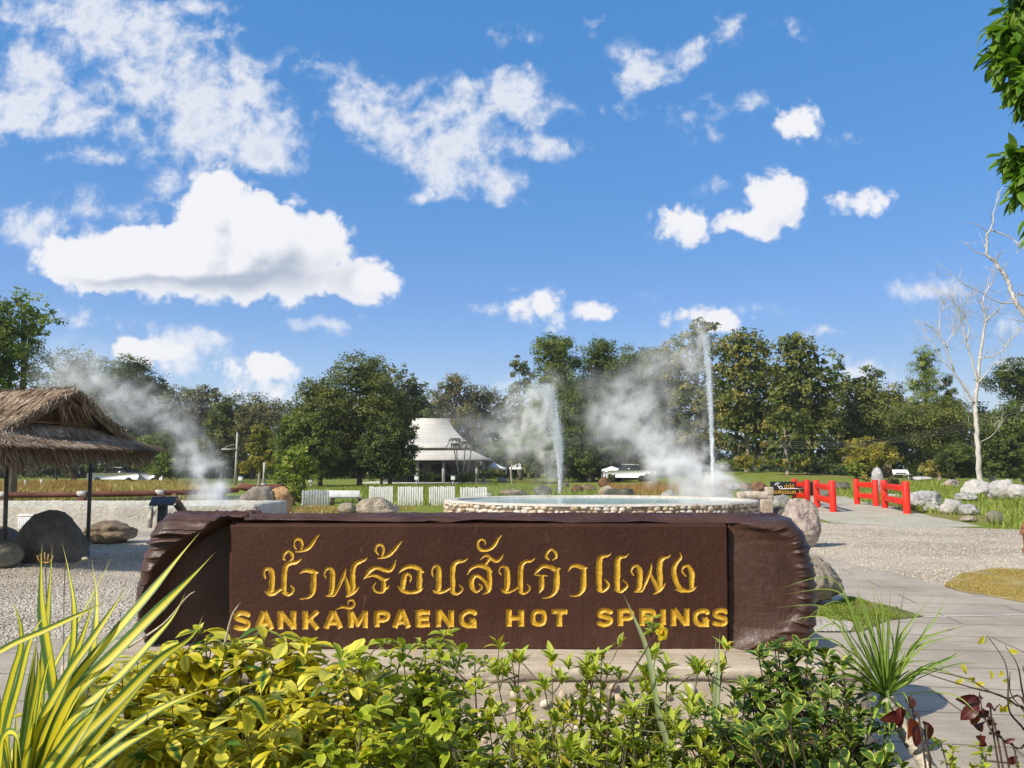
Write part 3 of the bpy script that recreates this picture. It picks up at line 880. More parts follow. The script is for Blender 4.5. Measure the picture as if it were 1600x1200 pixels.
# ------------------------------------------------------------------ bare trees
M_DEAD = m_noise('dead_wood', [(.34, .31, .27), (.46, .43, .39), (.56, .53, .49)], 3, 0.85, 0.4, 14, 0.02, stretch=(1, 1, .25))


def twig(b, rs, p, d, L, r, lev):
    n = 5
    pts = [np.asarray(p, float)]
    d = np.asarray(d, float)
    for i in range(n):
        d = d + rs.randn(3) * .22 + np.array([0, 0, .06]); d /= np.linalg.norm(d)
        pts.append(pts[-1] + d * L / n)
    b.tube(pts, np.linspace(r, r * .35, n + 1), 5, cap=False)
    if lev > 0:
        for q in range(3):
            k = rs.randint(1, n + 1)
            dd = d + rs.randn(3) * .75; dd /= np.linalg.norm(dd)
            twig(b, rs, pts[k], dd, L * rs.uniform(.45, .7), r * .55, lev - 1)


def bare_tree(name, label, D, base_px, limbs, seed, dd=.5, cat='bare tree', tw=1.1, lev=2):
    rs = np.random.RandomState(seed)
    base = P(base_px[0], base_px[1], D); base[2] = 0
    root = thing(name, label, cat, base)
    tb = MB(); bb = MB()
    for li, (pts, w0, w1, twn) in enumerate(limbs):
        off = 0 if li == 0 else rs.uniform(-dd, dd)
        n = len(pts)
        q = np.array([P(x, y, D + off * i / max(1, n - 1)) for i, (x, y) in enumerate(pts)])
        if li == 0: q[0] = base - np.array([0, 0, .1])
        s = spline(q, 6)
        s[1:-1] += rs.randn(len(s) - 2, 3) * w0 * .00007 * D
        (tb if li == 0 else bb).tube(s, np.linspace(w0 * .8, w1 * .7, len(s)) * D / 1200 / 2, 8 if li == 0 else 6)
        for k in range(int(twn * 1.6)):
            i = rs.randint(int(len(s) * .35), len(s))
            d = s[min(i + 1, len(s) - 1)] - s[max(i - 1, 0)]; d = d / np.linalg.norm(d) + rs.randn(3) * .8 + np.array([0, 0, .3])
            twig(bb, rs, s[i], d / np.linalg.norm(d), tw * rs.uniform(.5, 1.2), w1 * D / 1200 / 2 * .6 + .003, lev)
    tb.build('trunk', M_DEAD, root, smooth=True)
    bb.build('branches', M_DEAD, root, smooth=True)


bare_tree('bare_tree', 'bare white leafless tree rising behind the big grey rocks', 46, (1533, 764), [
    ([(1533, 764), (1531, 740), (1527, 690), (1524, 640), (1524, 622)], 11, 8, 0),
    ([(1524, 624), (1527, 600), (1531, 560), (1537, 520), (1541, 500), (1536, 480), (1538, 462), (1550, 440), (1555, 428)], 7, 1.2, 14),
    ([(1541, 500), (1555, 488), (1567, 476)], 3, 1, 5),
    ([(1528, 598), (1519, 565), (1510, 535), (1504, 508), (1496, 480), (1488, 455)], 4.5, 1.0, 14),
    ([(1510, 535), (1514, 512), (1506, 485), (1512, 462)], 2.5, .9, 9),
    ([(1522, 630), (1508, 607), (1492, 583), (1481, 552), (1470, 526), (1460, 515), (1447, 507)], 5, 1.0, 9),
    ([(1479, 548), (1483, 530), (1494, 516), (1500, 498)], 2.4, .9, 8),
    ([(1468, 522), (1469, 492), (1476, 474), (1466, 458)], 2.2, .8, 9),
    ([(1490, 580), (1470, 560), (1457, 535), (1440, 526)], 2.6, .8, 4),
    ([(1531, 560), (1555, 555), (1572, 540), (1585, 524), (1599, 514)], 3, .8, 9),
    ([(1526, 600), (1540, 585), (1552, 570), (1563, 562)], 3, .8, 5),
    ([(1528, 692), (1545, 684), (1558, 672), (1566, 660)], 1.8, .7, 2),
    ([(1524, 640), (1512, 628), (1505, 618)], 2, .8, 2),
], 5)
bare_tree('bare_tree', 'closer bare white branches reaching in from the right edge below the green leaves', 26, (1690, 760), [
    ([(1690, 800), (1686, 700), (1665, 600), (1640, 540), (1612, 505)], 24, 13, 0),
    ([(1612, 505), (1600, 490), (1586, 472), (1577, 446), (1567, 426), (1553, 408), (1543, 396), (1542, 370), (1545, 362), (1552, 345), (1557, 316), (1566, 292)], 10, 1.4, 2),
    ([(1543, 398), (1525, 394), (1510, 382), (1497, 375)], 2.6, .9, 1),
    ([(1544, 364), (1530, 353), (1507, 346)], 2.4, .9, 0),
    ([(1548, 359), (1575, 369), (1590, 380), (1606, 396)], 3, 2, 3),
    ([(1557, 318), (1558, 305), (1559, 298)], 1.4, .7, 0),
    ([(1552, 345), (1547, 336), (1546, 328)], 1.5, .7, 0),
    ([(1587, 474), (1560, 472), (1532, 456), (1506, 444), (1490, 430), (1460, 429)], 3, .9, 3),
    ([(1570, 432), (1558, 424), (1544, 421)], 1.8, .8, 1),
    ([(1612, 505), (1598, 502), (1576, 498)], 3, 1, 0),
    ([(1640, 540), (1625, 470), (1600, 460), (1586, 460)], 5, 1.2, 4),
    ([(1540, 388), (1535, 376), (1530, 363)], 1.2, .6, 0),
], 9, dd=.3, lev=1, tw=.5)

# ------------------------------------------------------------------ rocks
ROCK = {
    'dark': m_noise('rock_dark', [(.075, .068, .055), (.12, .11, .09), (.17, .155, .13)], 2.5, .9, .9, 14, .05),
    'grey': m_noise('rock_grey', [(.19, .185, .18), (.36, .35, .34), (.52, .51, .49)], 2.6, .9, 1.0, 9, .08),
    'pale': m_noise('rock_pale', [(.28, .26, .24), (.44, .42, .39), (.58, .56, .53)], 2.6, .9, 1.0, 10, .08),
    'tan': m_noise('rock_tan', [(.2, .165, .115), (.33, .28, .21), (.44, .385, .3)], 2.2, .9, 1.0, 11, .07),
    'brown': m_noise('rock_brown', [(.09, .065, .04), (.2, .15, .095), (.32, .25, .17)], 2.4, .9, .9, 9, .06),
    'orange': m_noise('rock_orange', [(.22, .13, .06), (.36, .22, .1), (.45, .31, .17)], 2.4, .9, .7, 11, .04),
    'rust': m_noise('rock_rust', [(.07, .035, .022), (.14, .07, .04), (.22, .12, .07)], 2.4, .9, .7, 11, .04),
    'pink': m_noise('rock_pink', [(.16, .12, .10), (.36, .29, .25), (.52, .44, .39)], 4.5, .9, 1.0, 16, .05),
    'moss': m_noise('rock_moss', [(.08, .085, .05), (.16, .155, .11), (.26, .25, .2)], 2.6, .95, .8, 12, .04),
}
_rockn = [0]


def rock_mesh(seed, sub=4, rough=.22, facets=7, ridge=0.0, stretch=(1, 1, 1)):
    rs = np.random.RandomState(seed)
    bm = bmesh.new()
    bmesh.ops.create_icosphere(bm, subdivisions=sub, radius=1)
    V = np.array([v.co[:] for v in bm.verts]); F = np.array([[v.index for v in f.verts] for f in bm.faces]); bm.free()
    N = V.copy()
    for i in range(facets):
        n = rs.randn(3); n[2] = abs(n[2]) * .8; n /= np.linalg.norm(n)
        d = rs.uniform(.62, .88)
        ex = np.maximum(0, V @ n - d)
        V = V - ex[:, None] * n * .88
    p = N * np.array(stretch) * 1.4 + seed * 3.1
    f = fbm(p, 6, seed, .58) - .5
    r2 = 1 - np.abs(fbm(p * 1.7 + 9, 4, seed + 3) - .5) * 4
    V = V + N * (f * rough * 2 + r2 * ridge)[:, None]
    return V, F


def rock(label, px, yb, w, h, pal, seed=None, D=None, taper=0.0, skew=0.0, name='rock', sub=4, rough=.27, facets=7, ridge=0.05, dep=.8, group=None, z=None, lean=0.0, sink=.12, stretch=(1, 1, 1)):
    _rockn[0] += 1
    seed = seed or _rockn[0] * 7 + 3
    base = G(px, yb) if D is None else P(px, yb, D)
    D = base[1]
    if z is not None: base[2] = z
    gz = float(hgt(base[0], base[1])) if z is None else z
    W = w / 1200 * D; H = h / 1200 * D
    V, F = rock_mesh(seed, sub, rough, facets, ridge, stretch)
    lo, hi = V.min(0), V.max(0)
    V = (V - (lo + hi) / 2) / (hi - lo)
    V = V * np.array([W, W * dep, H * (1 + sink)])
    V[:, 2] += H * (1 + sink) / 2 - H * sink
    hz_ = np.clip(V[:, 2] / H, 0, 1); V[:, :2] *= (1 - taper * hz_)[:, None]; V[:, 0] += lean * V[:, 2] + skew * W * hz_
    V[:, 1] += W * dep * .42
    V = V + np.array([base[0], base[1], gz])
    o = mk(name, V, [F], ROCK[pal], origin=(base[0], base[1] + W * dep * .42, gz), smooth=True)
    return tag(o, label, 'rock', group)


rk = rock
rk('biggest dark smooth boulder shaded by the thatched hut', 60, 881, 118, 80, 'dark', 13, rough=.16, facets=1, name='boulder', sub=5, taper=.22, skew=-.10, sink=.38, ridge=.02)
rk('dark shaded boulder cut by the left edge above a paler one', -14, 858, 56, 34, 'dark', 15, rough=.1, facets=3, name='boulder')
rk('lit grey brown boulder at the left edge beside the biggest dark boulder', -20, 890, 72, 40, 'moss', 21, rough=.12, name='boulder')
rk('hollowed brown knobbly rock behind the right hut post', 158, 851, 78, 35, 'brown', 33, rough=.3, ridge=.14, name='rock', stretch=(1, 1, 2.5))
rk('tan orange upright boulder right of the twisted grey rock', 432, 805, 42, 44, 'orange', 9, rough=.24, ridge=.08, sub=5, name='boulder')
rk('twisted grey driftwood like rock over the end of the spring basin', 396, 806, 62, 46, 'tan', 44, rough=.34, ridge=.2, facets=4, name='boulder', stretch=(2, 1, 1))
rk('big angular tan boulder before the second picket fence', 586, 807, 67, 29, 'tan', 23, rough=.2, facets=12, ridge=.07, sub=5, name='boulder')
rk('low rounded tan boulder left of the big angular one', 541, 803, 32, 17, 'tan', 27, rough=.1, facets=3, name='boulder')
rk('pinkish flat stone lying against the last picket fence', 753, 778.5, 32, 8, 'pale', 31)
PO = 'rocks scattered round the geyser pond'
for lab, px, yb, w, h, pal, sd in [
    ('low brown rock pile behind the left side of the pond', 802, 776, 44, 11, 'brown', 51), ('dark grey rounded rock left of the shorter geyser', 848, 775, 28, 17, 'dark', 52),
    ('small dark rock right of the shorter geyser foot', 884, 763, 12, 8, 'dark', 53), ('dark squat rock touching the foot of the shorter geyser', 873, 770, 14, 9, 'dark', 50),
    ('reddish brown low rock right of the shorter geyser', 902, 770, 22, 12, 'rust', 54),
    ('grey brown boulder beside the reddish low rock', 919, 770, 26, 13, 'brown', 55), ('small light grey rock standing in the lawn left of the shorter geyser', 785, 754, 16, 8, 'grey', 56),
    ('dark grey stone standing upright behind the pond', 924, 756, 12, 15, 'dark', 57), ('light beige boulder behind the middle of the pond', 947, 776, 24, 17, 'tan', 58),
    ('wide mossy dark boulder behind the middle of the pond', 970, 781, 52, 17, 'moss', 59), ('pointed light grey rock at the far pond rim', 1044, 783, 20, 18, 'grey', 60),
    ('mossy grey rock right of the pointed grey one', 1074, 782, 42, 15, 'moss', 61), ('orange brown block in the dry orange grass', 1023, 765, 24, 13, 'brown', 62),
    ('long low brown rock in the dry grass', 988, 766, 40, 9, 'brown', 63), ('dark brown ragged rock left of the orange grass', 946, 762, 22, 15, 'rust', 64),
    ('small whitish stone in the lawn before the white pickup', 979, 752, 8, 9, 'pale', 65), ('brown boulder behind the stone spout', 1168, 769, 18, 14, 'brown', 66),
    ('dark red brown boulder left of the black signboard', 1189, 770, 28, 16, 'rust', 67), ('grey rock with a black side right of the stone spout', 1222, 795, 34, 22, 'grey', 68),
    ('small dark grey rock low beside the stone spout', 1221, 806, 26, 13, 'dark', 69), ('dark mossy rock right of the left red gates', 1318, 769, 28, 13, 'dark', 70),
    ('small dark stump like rock on the mown rise', 1220, 749, 11, 6, 'dark', 71), ('greyish rock seen through the left red gates', 1290, 778, 22, 14, 'moss', 72),
    ('grey rock in the mist left of the brown boulder', 1148, 768, 24, 12, 'grey', 73),
]:
    rk(lab, px, yb, w, h, pal, sd, group=PO, sub=3)
rk('tall pinkish granite boulder standing behind the right end of the sign', 1264, 857, 64, 76, 'pink', 81, rough=.26, facets=9, name='boulder', sub=5, ridge=.13, sink=.05, taper=.12, skew=-.06)
rk('tan and brown boulder leaning on the lower right end of the sign', 1280, 952, 112, 78, 'tan', 83, rough=.3, facets=9, name='boulder', sub=5, ridge=.15, sink=.05)
RG = 'rocks on the lawn right of the red gates'
for lab, px, yb, w, h, pal, sd, kw in [
    ('tall upright pale grey stone behind the right red gates', 1375, 773, 18, 42, 'grey', 90, dict(rough=.12)), ('brown pointed stone behind the upright pale stone', 1389, 756, 18, 26, 'brown', 91, {}),
    ('flat pale stone seen through the rightmost gate', 1400, 780, 26, 8, 'pale', 92, {}), ('grey rock with a black undercut nearest the right red gate', 1455, 797, 54, 30, 'grey', 93, dict(sub=5, ridge=.06)),
    ('low oval pale stone in front of the undercut rock', 1464, 801, 30, 13, 'pale', 94, dict(facets=2, rough=.08)), ('round grey stone in the middle of the stone row', 1487, 804, 26, 16, 'pale', 95, dict(facets=3, rough=.1)),
    ('taller pale stone behind the round one', 1497, 801, 32, 21, 'pale', 96, {}), ('rough grey stone ending the stone row', 1521, 805, 34, 17, 'grey', 97, {}),
    ('flat half buried stone at the edge of the path', 1520, 816, 26, 10, 'tan', 98, {}), ('grey brown stone alone on the lawn near the right edge', 1564, 820, 28, 22, 'moss', 99, {}),
    ('pinkish brown rock in the lawn beyond the undercut rock', 1491, 767, 28, 13, 'pink', 100, {}), ('flat pale slab far back in the lawn', 1446, 760, 34, 7, 'pale', 101, {}),
    ('low pale rock left of the biggest grey rock', 1516, 783, 32, 13, 'grey', 102, {}), ('biggest tilted pale grey rock at the bare tree foot', 1538, 779, 46, 30, 'pale', 103, dict(sub=5, ridge=.05)),
    ('small pink round stone under the biggest grey rock', 1556, 781, 17, 15, 'pink', 104, {}), ('pale grey lumpy rock right of the biggest one', 1573, 782, 36, 33, 'pale', 105, dict(ridge=.05)),
    ('pale rock cut by the right edge', 1604, 783, 40, 26, 'pale', 106, {}), ('upright misty grey stone behind the biggest grey rock', 1553, 752, 13, 20, 'grey', 107, {}),
]:
    kw = dict(dict(rough=.34, ridge=.11), **kw)
    rk(lab, px, yb, w, h, pal, sd, group=RG, **kw)

# grass between them
blades('grass', [g2(1300, 770), g2(1330, 764), g2(1460, 762), g2(1640, 762), g2(1640, 828), g2(1560, 826), g2(1520, 808), g2(1440, 801), g2(1400, 795), g2(1345, 785)], 15000, .3, .03, M_GRASS, 3, 'long green grass round the rocks right of the red gates', clump=.5)
blades('grass', [g2(470, 792), g2(480, 762), g2(800, 758), g2(930, 768), g2(930, 780), g2(760, 782), g2(715, 791)], 14000, .26, .03, M_GRASS, 4, 'long green grass behind the picket fences', clump=.35)
blades('grass', [g2(-40, 786), g2(-40, 757), g2(240, 757), g2(330, 764), g2(330, 786)], 16000, .5, .035, M_STRAW, 5, 'dry straw grass behind the red rail', clump=.4)
blades('grass', [g2(-40, 776), g2(-40, 762), g2(150, 762), g2(180, 776)], 8000, .55, .035, M_ORANGE, 6, 'orange dry grass behind the red rail', clump=.4)
blades('grass', [g2(935, 781), g2(950, 764), g2(1130, 762), g2(1140, 776), g2(1060, 781)], 9000, .45, .03, M_ORANGE, 7, 'orange dry grass behind the pond', clump=.3)
blades('grass', [g2(955, 783), g2(960, 772), g2(1050, 772), g2(1060, 782)], 3500, .35, .03, M_STRAW, 8, 'straw grass at the far pond rim')
blades('grass', [g2(400, 806), g2(440, 800), g2(480, 793), g2(512, 794), g2(560, 797), g2(680, 792), g2(680, 795), g2(560, 802), g2(470, 802)], 3500, .12, .02, M_STRAW, 9, 'short dry grass along the fence feet', clump=.6)
blades('grass', [g2(1258, 960), g2(1300, 948), g2(1330, 938), g2(1385, 948), g2(1444, 965), g2(1385, 971), g2(1350, 985)], 9000, .035, .006, M_GRASS, 10, 'short turf beside the boulder at the sign', zoff=.02, clump=3)
blades('grass', [g2(1474, 916), g2(1503, 898), g2(1560, 891), g2(1690, 891), g2(1690, 960), g2(1600, 940), g2(1500, 923)], 24000, .018, .006, M_STRAW, 11, 'dry turf patch at the right edge of the paving', zoff=.016, clump=2.5)
blades('grass', [g2(1200, 772), g2(1262, 770), g2(1268, 806), g2(1230, 806)], 1500, .18, .02, M_GRASS, 12, 'grass by the left red gates')
# ------------------------------------------------------------------ geyser pond
PC = np.array([2.9, 25.6]); PR = (5.05, 3.85); PH = 0.60
M_PEB = None


def m_pebbles():
    m, t = newmat('river_pebbles')
    at = t.n('ShaderNodeAttribute', attribute_name='rnd').outputs[2]
    co = t.n('ShaderNodeTexCoord').outputs['Object']
    col = t.ramp(at, [(0, (.25, .17, .10)), (.25, (.4, .31, .2)), (.5, (.5, .42, .31)), (.75, (.58, .52, .42)), (1, (.42, .40, .37))])
    nz = t.noise(co, 20, 5)
    col = t.mix(.5, col, t.ramp(nz, [(.3, (.65,) * 3), (.7, (1.25,) * 3)]), 'MULTIPLY')
    surf(t, col, .7, t.n('ShaderNodeBump', {'Height': nz, 'Strength': .25, 'Distance': .01}).outputs[0], .3)
    return m


M_PEB = m_pebbles()
M_RIM = m_noise('rim_cement', [(.33, .30, .25), (.46, .43, .37), (.54, .51, .46)], 1.4, .85, .5, 14, .02)
M_MORTAR = m_noise('mortar', [(.15, .12, .09), (.24, .2, .16)], 4, .95, .6, 18, .02)


def ell(a, k=0.0):
    return np.stack([PC[0] + (PR[0] + k) * np.cos(a), PC[1] + (PR[1] + k) * np.sin(a)], -1)


pond = thing('geyser_pond', 'round geyser pond walled with pale river pebbles behind the sign', 'pond', (PC[0], PC[1], 0))
n = 120
a = np.linspace(0, 2 * np.pi, n, endpoint=False)
prf = [(-.42, .1), (-.42, .50), (-.40, .585), (-.34, .60), (-.02, .60), (.05, .585), (.07, .54), (.03, .50), (.0, .0)]
V = np.vstack([np.column_stack([ell(a, k), np.full(n, z)]) for k, z in prf])
V[:, 2] += (fbm(V * 1.5, 3, 3) - .5) * .03 * (V[:, 2] > .45)
i = np.arange(len(prf) - 1)[:, None] * n; j = np.arange(n)[None]; kk = (j + 1) % n
Q = np.stack([i + j, i + kk, i + n + kk, i + n + j], -1).reshape(-1, 4)
mk('rim', V[: 7 * n], [Q[(Q < 7 * n).all(1)]], M_RIM, pond, smooth=True)
mk('wall', V[6 * n:], [Q[(Q >= 6 * n).all(1)] - 6 * n], M_MORTAR, pond, smooth=True)
rs = np.random.RandomState(5)
bm = bmesh.new(); bmesh.ops.create_icosphere(bm, subdivisions=2, radius=1)
IV = np.array([v.co[:] for v in bm.verts]); IF = np.array([[v.index for v in f.verts] for f in bm.faces]); bm.free()
b = MB()
zr = .08
for row in range(4):
    s = 0.0
    L = np.pi * (3 * (PR[0] + PR[1]) - math.sqrt((3 * PR[0] + PR[1]) * (PR[0] + 3 * PR[1])))
    while s < L:
        w = rs.uniform(.055, .15)
        ang = 2 * np.pi * s / L
        s += w * 1.75
        if 0.25 < ang < np.pi - .25 or rs.rand() < .07: continue
        c = ell(np.array([ang]), .02)[0]
        tq = np.array([-PR[0] * np.sin(ang), PR[1] * np.cos(ang), 0]); tq /= np.linalg.norm(tq)
        nq = np.array([tq[1], -tq[0], 0])
        hgt_ = rs.uniform(.045, .085)
        W3 = IV * (1 + .25 * (vnoise(IV * 1.6 + rs.rand() * 90)[:, None] - .5))
        th = rs.uniform(-.5, .5)
        u_ = W3[:, 0] * w * np.cos(th) - W3[:, 2] * hgt_ * np.sin(th); v_ = W3[:, 0] * w * np.sin(th) * .6 + W3[:, 2] * hgt_ * np.cos(th)
        Vp = np.array([c[0], c[1], zr + row * .135 + rs.uniform(-.026, .026)]) + u_[:, None] * tq + (W3[:, 1] * .07)[:, None] * nq + v_[:, None] * np.array([0, 0, 1])
        b.add(Vp, None, IF, rnd=rs.rand())
b.build('pebble_facing', M_PEB, pond, smooth=True)


def m_water():
    m, t = newmat('milky_water')
    co = t.n('ShaderNodeTexCoord').outputs['Object']
    w = t.noise(co, 5, 4, .6)
    col = t.ramp(t.noise(co, .8, 3), [(.3, (.30, .47, .48)), (.7, (.42, .58, .58))])
    surf(t, col, .12, t.n('ShaderNodeBump', {'Height': w, 'Strength': .35, 'Distance': .03}).outputs[0], .5)
    return m


V = np.column_stack([ell(a, -.40), np.full(n, .53)])
V = np.vstack([V, [[PC[0], PC[1], .53]]])
tag(mk('water', V, [np.array([[q, (q + 1) % n, n] for q in range(n)])], m_water(), smooth=True), kind='structure')

# stone spout on the right end of the pond wall
M_SPOUT = m_noise('spout_stone', [(.27, .2, .13), (.42, .35, .27), (.52, .47, .41)], 3, .9, .9, 12, .03)
c0 = G(1200, 806)
D = c0[1]
sp = thing('stone_spout', 'rough tan stone water spout of beam and post at the right end of the pond', 'water spout', c0)
b = MB()
pts = np.array([P(1153, 776, D - .1), P(1168, 775, D), P(1190, 775, D), P(1206, 776, D + .05)])
b.tube(spline(pts, 6) + (np.random.RandomState(1).rand(19, 3) - .5) * .03, .165, 10); b.build('beam', M_SPOUT, sp, smooth=True)
for x0, x1, y0, y1, in ((1187, 1206, 781, 806), (1196, 1207, 762, 772)):
    b = MB(); p0 = P((x0 + x1) / 2, y1, D); p1 = P((x0 + x1) / 2, y0, D)
    b.box((p0 + p1) / 2, ((x1 - x0) / 1200 * D, .3, abs(p1[2] - p0[2]) + .05), bev=.03); b.build('post', M_SPOUT, sp, smooth=False)

# ------------------------------------------------------------------ red gates
M_RED = m_noise('red_paint', [(.46, .014, .006), (.66, .022, .008), (.72, .03, .012)], 3.2, .5, .2, 26, .01, spec=.3, fine=False)
for lab, (xa, ya), (xb, yb), ha, hb in [
    ('bright red gate railing nearest the camera on the right of the path', (1383, 794), (1417.5, 803), 1.13, 1.15),
    ('bright red gate railing farther back on the right of the path', (1339.5, 788), (1369, 791), 1.13, 1.12),
    ('bright red gate railing on the left of the path above the pink boulder', (1277, 793), (1302, 800), 1.13, 1.15),
    ('bright red gate railing at the far left in front of the black signboard', (1242.5, 787), (1262, 790), 1.13, 1.12)]:
    A, Bq = G(xa, ya), G(xb, yb)
    g = thing('red_gate', lab, 'gate', (A + Bq) / 2, 'red gate railings beside the path')
    d = Bq - A; L = np.linalg.norm(d); ang = math.atan2(d[1], d[0])
    for p, h in ((A, ha), (Bq, hb)):
        b = MB()
        r = .125
        zs = [0, .01, h - .02, h - .006, h]; rr = [r, r, r, r - .008, r - .03]
        b.tube([p + np.array([0, 0, z]) for z in zs], rr, 20); b.build('post', M_RED, g, smooth=False)
    for f in (.79, .36):
        b = MB()
        b.box((A + Bq) / 2 + np.array([0, 0, ha * f]), (L - .2, .16, .215), rotz(ang), .015); b.build('rail', M_RED, g)

# black signboard behind them
M_BLACK = m_noise('black_board', [(.012, .014, .018), (.022, .025, .03)], 3, .55, .1)
M_YEL = m_noise('yellow_letters', [(.7, .42, .05), (.78, .5, .08)], 3, .6, .05)
M_WHITE = m_noise('white_paint', [(.66, .66, .66), (.74, .74, .74), (.8, .8, .8)], 2.2, .6, .15, 30, .005)
D = 35.0
c = P(1236, 776, D)
sb = thing('black_signboard', 'black board with yellow lettering and a white curl behind the left red gates', 'sign', (c[0], c[1], 0))
lo = P(1204, 774, D); hi = P(1270, 752.5, D)
b = MB(); b.box(((lo[0] + hi[0]) / 2, D, (lo[2] + hi[2]) / 2), (hi[0] - lo[0], .06, hi[2] - lo[2]), bev=.02); b.build('board', M_BLACK, sb)
for x in (1212, 1262):
    b = MB(); q = P(x, 774, D); b.box((q[0], D + .02, q[2] / 2), (.06, .06, q[2])); b.build('post', M_BLACK, sb)


def text_mesh(body, x, y, z, size, mat, parent, name):
    cu = bpy.data.curves.new(name, 'FONT'); cu.body = body; cu.size = size; cu.extrude = .006
    o = bpy.data.objects.new(name, cu); COL.objects.link(o)
    bpy.context.view_layer.update()
    me = bpy.data.meshes.new_from_object(o.evaluated_get(bpy.context.evaluated_depsgraph_get()))
    bpy.data.objects.remove(o); bpy.data.curves.remove(cu)
    V = np.array([v.co[:] for v in me.vertices])
    V = np.stack([V[:, 0] + x, y - V[:, 2], V[:, 1] + z], -1)
    me.vertices.foreach_set('co', (V - np.array(parent['_o'])).astype(np.float32).ravel())
    me.materials.clear(); me.materials.append(mat)
    o = bpy.data.objects.new(name, me); COL.objects.link(o); o.parent = parent
    return o


q = P(1207, 771.5, D); text_mesh('ารพิธรรมช  ใด้ดี', q[0], D - .04, q[2], .245, M_YEL, sb, 'lettering')
q = P(1225, 762.8, D); text_mesh('ป่าไม้', q[0], D - .04, q[2], .24, M_YEL, sb, 'lettering')
b = MB()
for pts in ([(1211, 758), (1213, 755.5), (1216, 755), (1218, 756)], [(1214, 757), (1217, 761), (1219, 764), (1222, 763), (1221, 760), (1218, 760.5), (1217, 763)], [(1222, 764), (1235, 763.6), (1252, 763.2), (1259, 759.5)]):
    s = spline(np.array([P(x, y, D - .045) for x, y in pts]), 6); b.tube(s, .022, 5)
b.build('emblem', M_WHITE, sb)

# ------------------------------------------------------------------ white picket fences and bench
FW = m_noise('weathered_white', [(.42, .42, .42), (.62, .62, .62), (.72, .72, .72)], 4, .8, .2, 20, .01, stretch=(1, 1, .35))
for lab, x0, x1, yt, yb, w in [
    ('first white picket fence panel from the sapling with a worn board', 471, 514, 767, 794, 10), ('short white picket fence panel behind the big angular boulder', 576, 614, 761, 789, 12),
    ('white picket fence panel right of the big angular boulder', 621, 661, 761, 790, 11), ('white picket fence panel left of the pond corner', 670, 711, 761, 790, 12), ('last white picket fence panel behind the pond rim', 719, 761, 762, 788, 11)]:
    A, Bq = G(x0, yb), G(x1, yb)
    if x0 == 471: Bq = G(x1, yb - 1.0)
    D = A[1]; h = (yb - yt) / 1200 * D
    f = thing('picket_fence', lab, 'fence', (A + Bq) / 2, 'white picket fence panels')
    d = Bq - A; L = np.linalg.norm(d); ang = math.atan2(d[1], d[0]); u_ = d / L; nq = np.array([-u_[1], u_[0], 0])
    rs = np.random.RandomState(x0)
    step = L / w
    for k in range(w):
        b = MB(); hh = h + rs.uniform(-.025, .025)
        b.box(A + u_ * step * (k + .5) + np.array([0, 0, hh / 2]), (step * .74, .022, hh), rotz(ang) @ roty(rs.uniform(-.02, .02)), .004); b.build('picket', FW, f)
    for z in (.22, .78):
        b = MB(); b.box((A + Bq) / 2 + nq * .03 + np.array([0, 0, h * z]), (L, .03, .07), rotz(ang)); b.build('rail', FW, f)
A, Bq = G(516, 792), G(560, 790)
D = A[1]
bn = thing('white_bench', 'white wooden bench with dark legs beside the first picket fence', 'bench', (A + Bq) / 2)
b = MB(); c = P(538, 771.5, D); b.box(c, (48 / 1200 * D, .05, 10 / 1200 * D), rotx(-.15), .008); b.build('backrest', FW, bn)
b = MB(); c = P(538, 778, D); b.box(c + np.array([0, .28, .0]), (46 / 1200 * D, .42, .045), None, .008); b.build('seat', FW, bn)
M_DKW = m_noise('dark_wood', [(.05, .035, .025), (.1, .075, .055)], 4, .85, .4, stretch=(1, 1, .3))
for x in (518, 559):
    for k in (0, 1):
        b = MB(); p = P(x, 792, D); zt_ = P(x, 777, D)[2]
        b.tube([(p[0] + .04 * (1 if x > 540 else -1), p[1] + .42 * k, 0), (p[0], p[1] + .42 * k, zt_)], .045, 8); b.build('leg', M_DKW, bn)
# far white bench
D = 70
for nm, lab, x0, x1, yt, yb in (('white_bench', 'small white bench far back between the red gates and the tan bush', 1395, 1419, 734, 747),):
    c = P(1407, yb, D); gz = float(hgt(c[0], c[1]))
    bn = thing(nm, lab, 'bench', (c[0], D, gz))
    b = MB(); b.box((c[0], D, gz + .72), (1.4, .06, .3), None, .01); b.build('backrest', M_WHITE, bn)
    b = MB(); b.box((c[0], D - .25, gz + .45), (1.4, .45, .05), None, .01); b.build('seat', M_WHITE, bn)
    for dx in (-.6, .6):
        b = MB(); b.box((c[0] + dx, D - .1, gz + .34), (.08, .4, .68)); b.build('leg', M_WHITE, bn)

# ------------------------------------------------------------------ white roofed house
D = 84.0
def hx(px): return P(px, 700, D)[0]
def hz(py): return P(700, py, D)[2]
M_ROOF = m_noise('roof_sheet', [(.50, .49, .46), (.58, .57, .54), (.62, .61, .58)], 1.0, .7, .25, 8, .05, fine=False)
def m_rooftile():
    m, t = newmat('roof_tiles')
    co = t.n('ShaderNodeTexCoord').outputs['Object']
    w = t.n('ShaderNodeTexBrick', {'Vector': t.n('ShaderNodeMapping', {'Vector': co, 'Rotation': (R(90), 0, 0)}).outputs[0], 'Scale': 1.0, 'Brick Width': .45, 'Row Height': .3, 'Mortar Size': .025, 'Color1': (.50, .48, .43, 1), 'Color2': (.55, .525, .475, 1), 'Mortar': (.41, .39, .35, 1)})
    col = t.mix(.4, w.outputs[0], t.ramp(t.noise(co, .7, 5), [(.3, (.8,) * 3), (.7, (1.1,) * 3)]), 'MULTIPLY')
    surf(t, col, .65, t.n('ShaderNodeBump', {'Height': w.outputs[1], 'Strength': -.4, 'Distance': .04}).outputs[0], .3)
    return m
M_ROOF = m_rooftile()
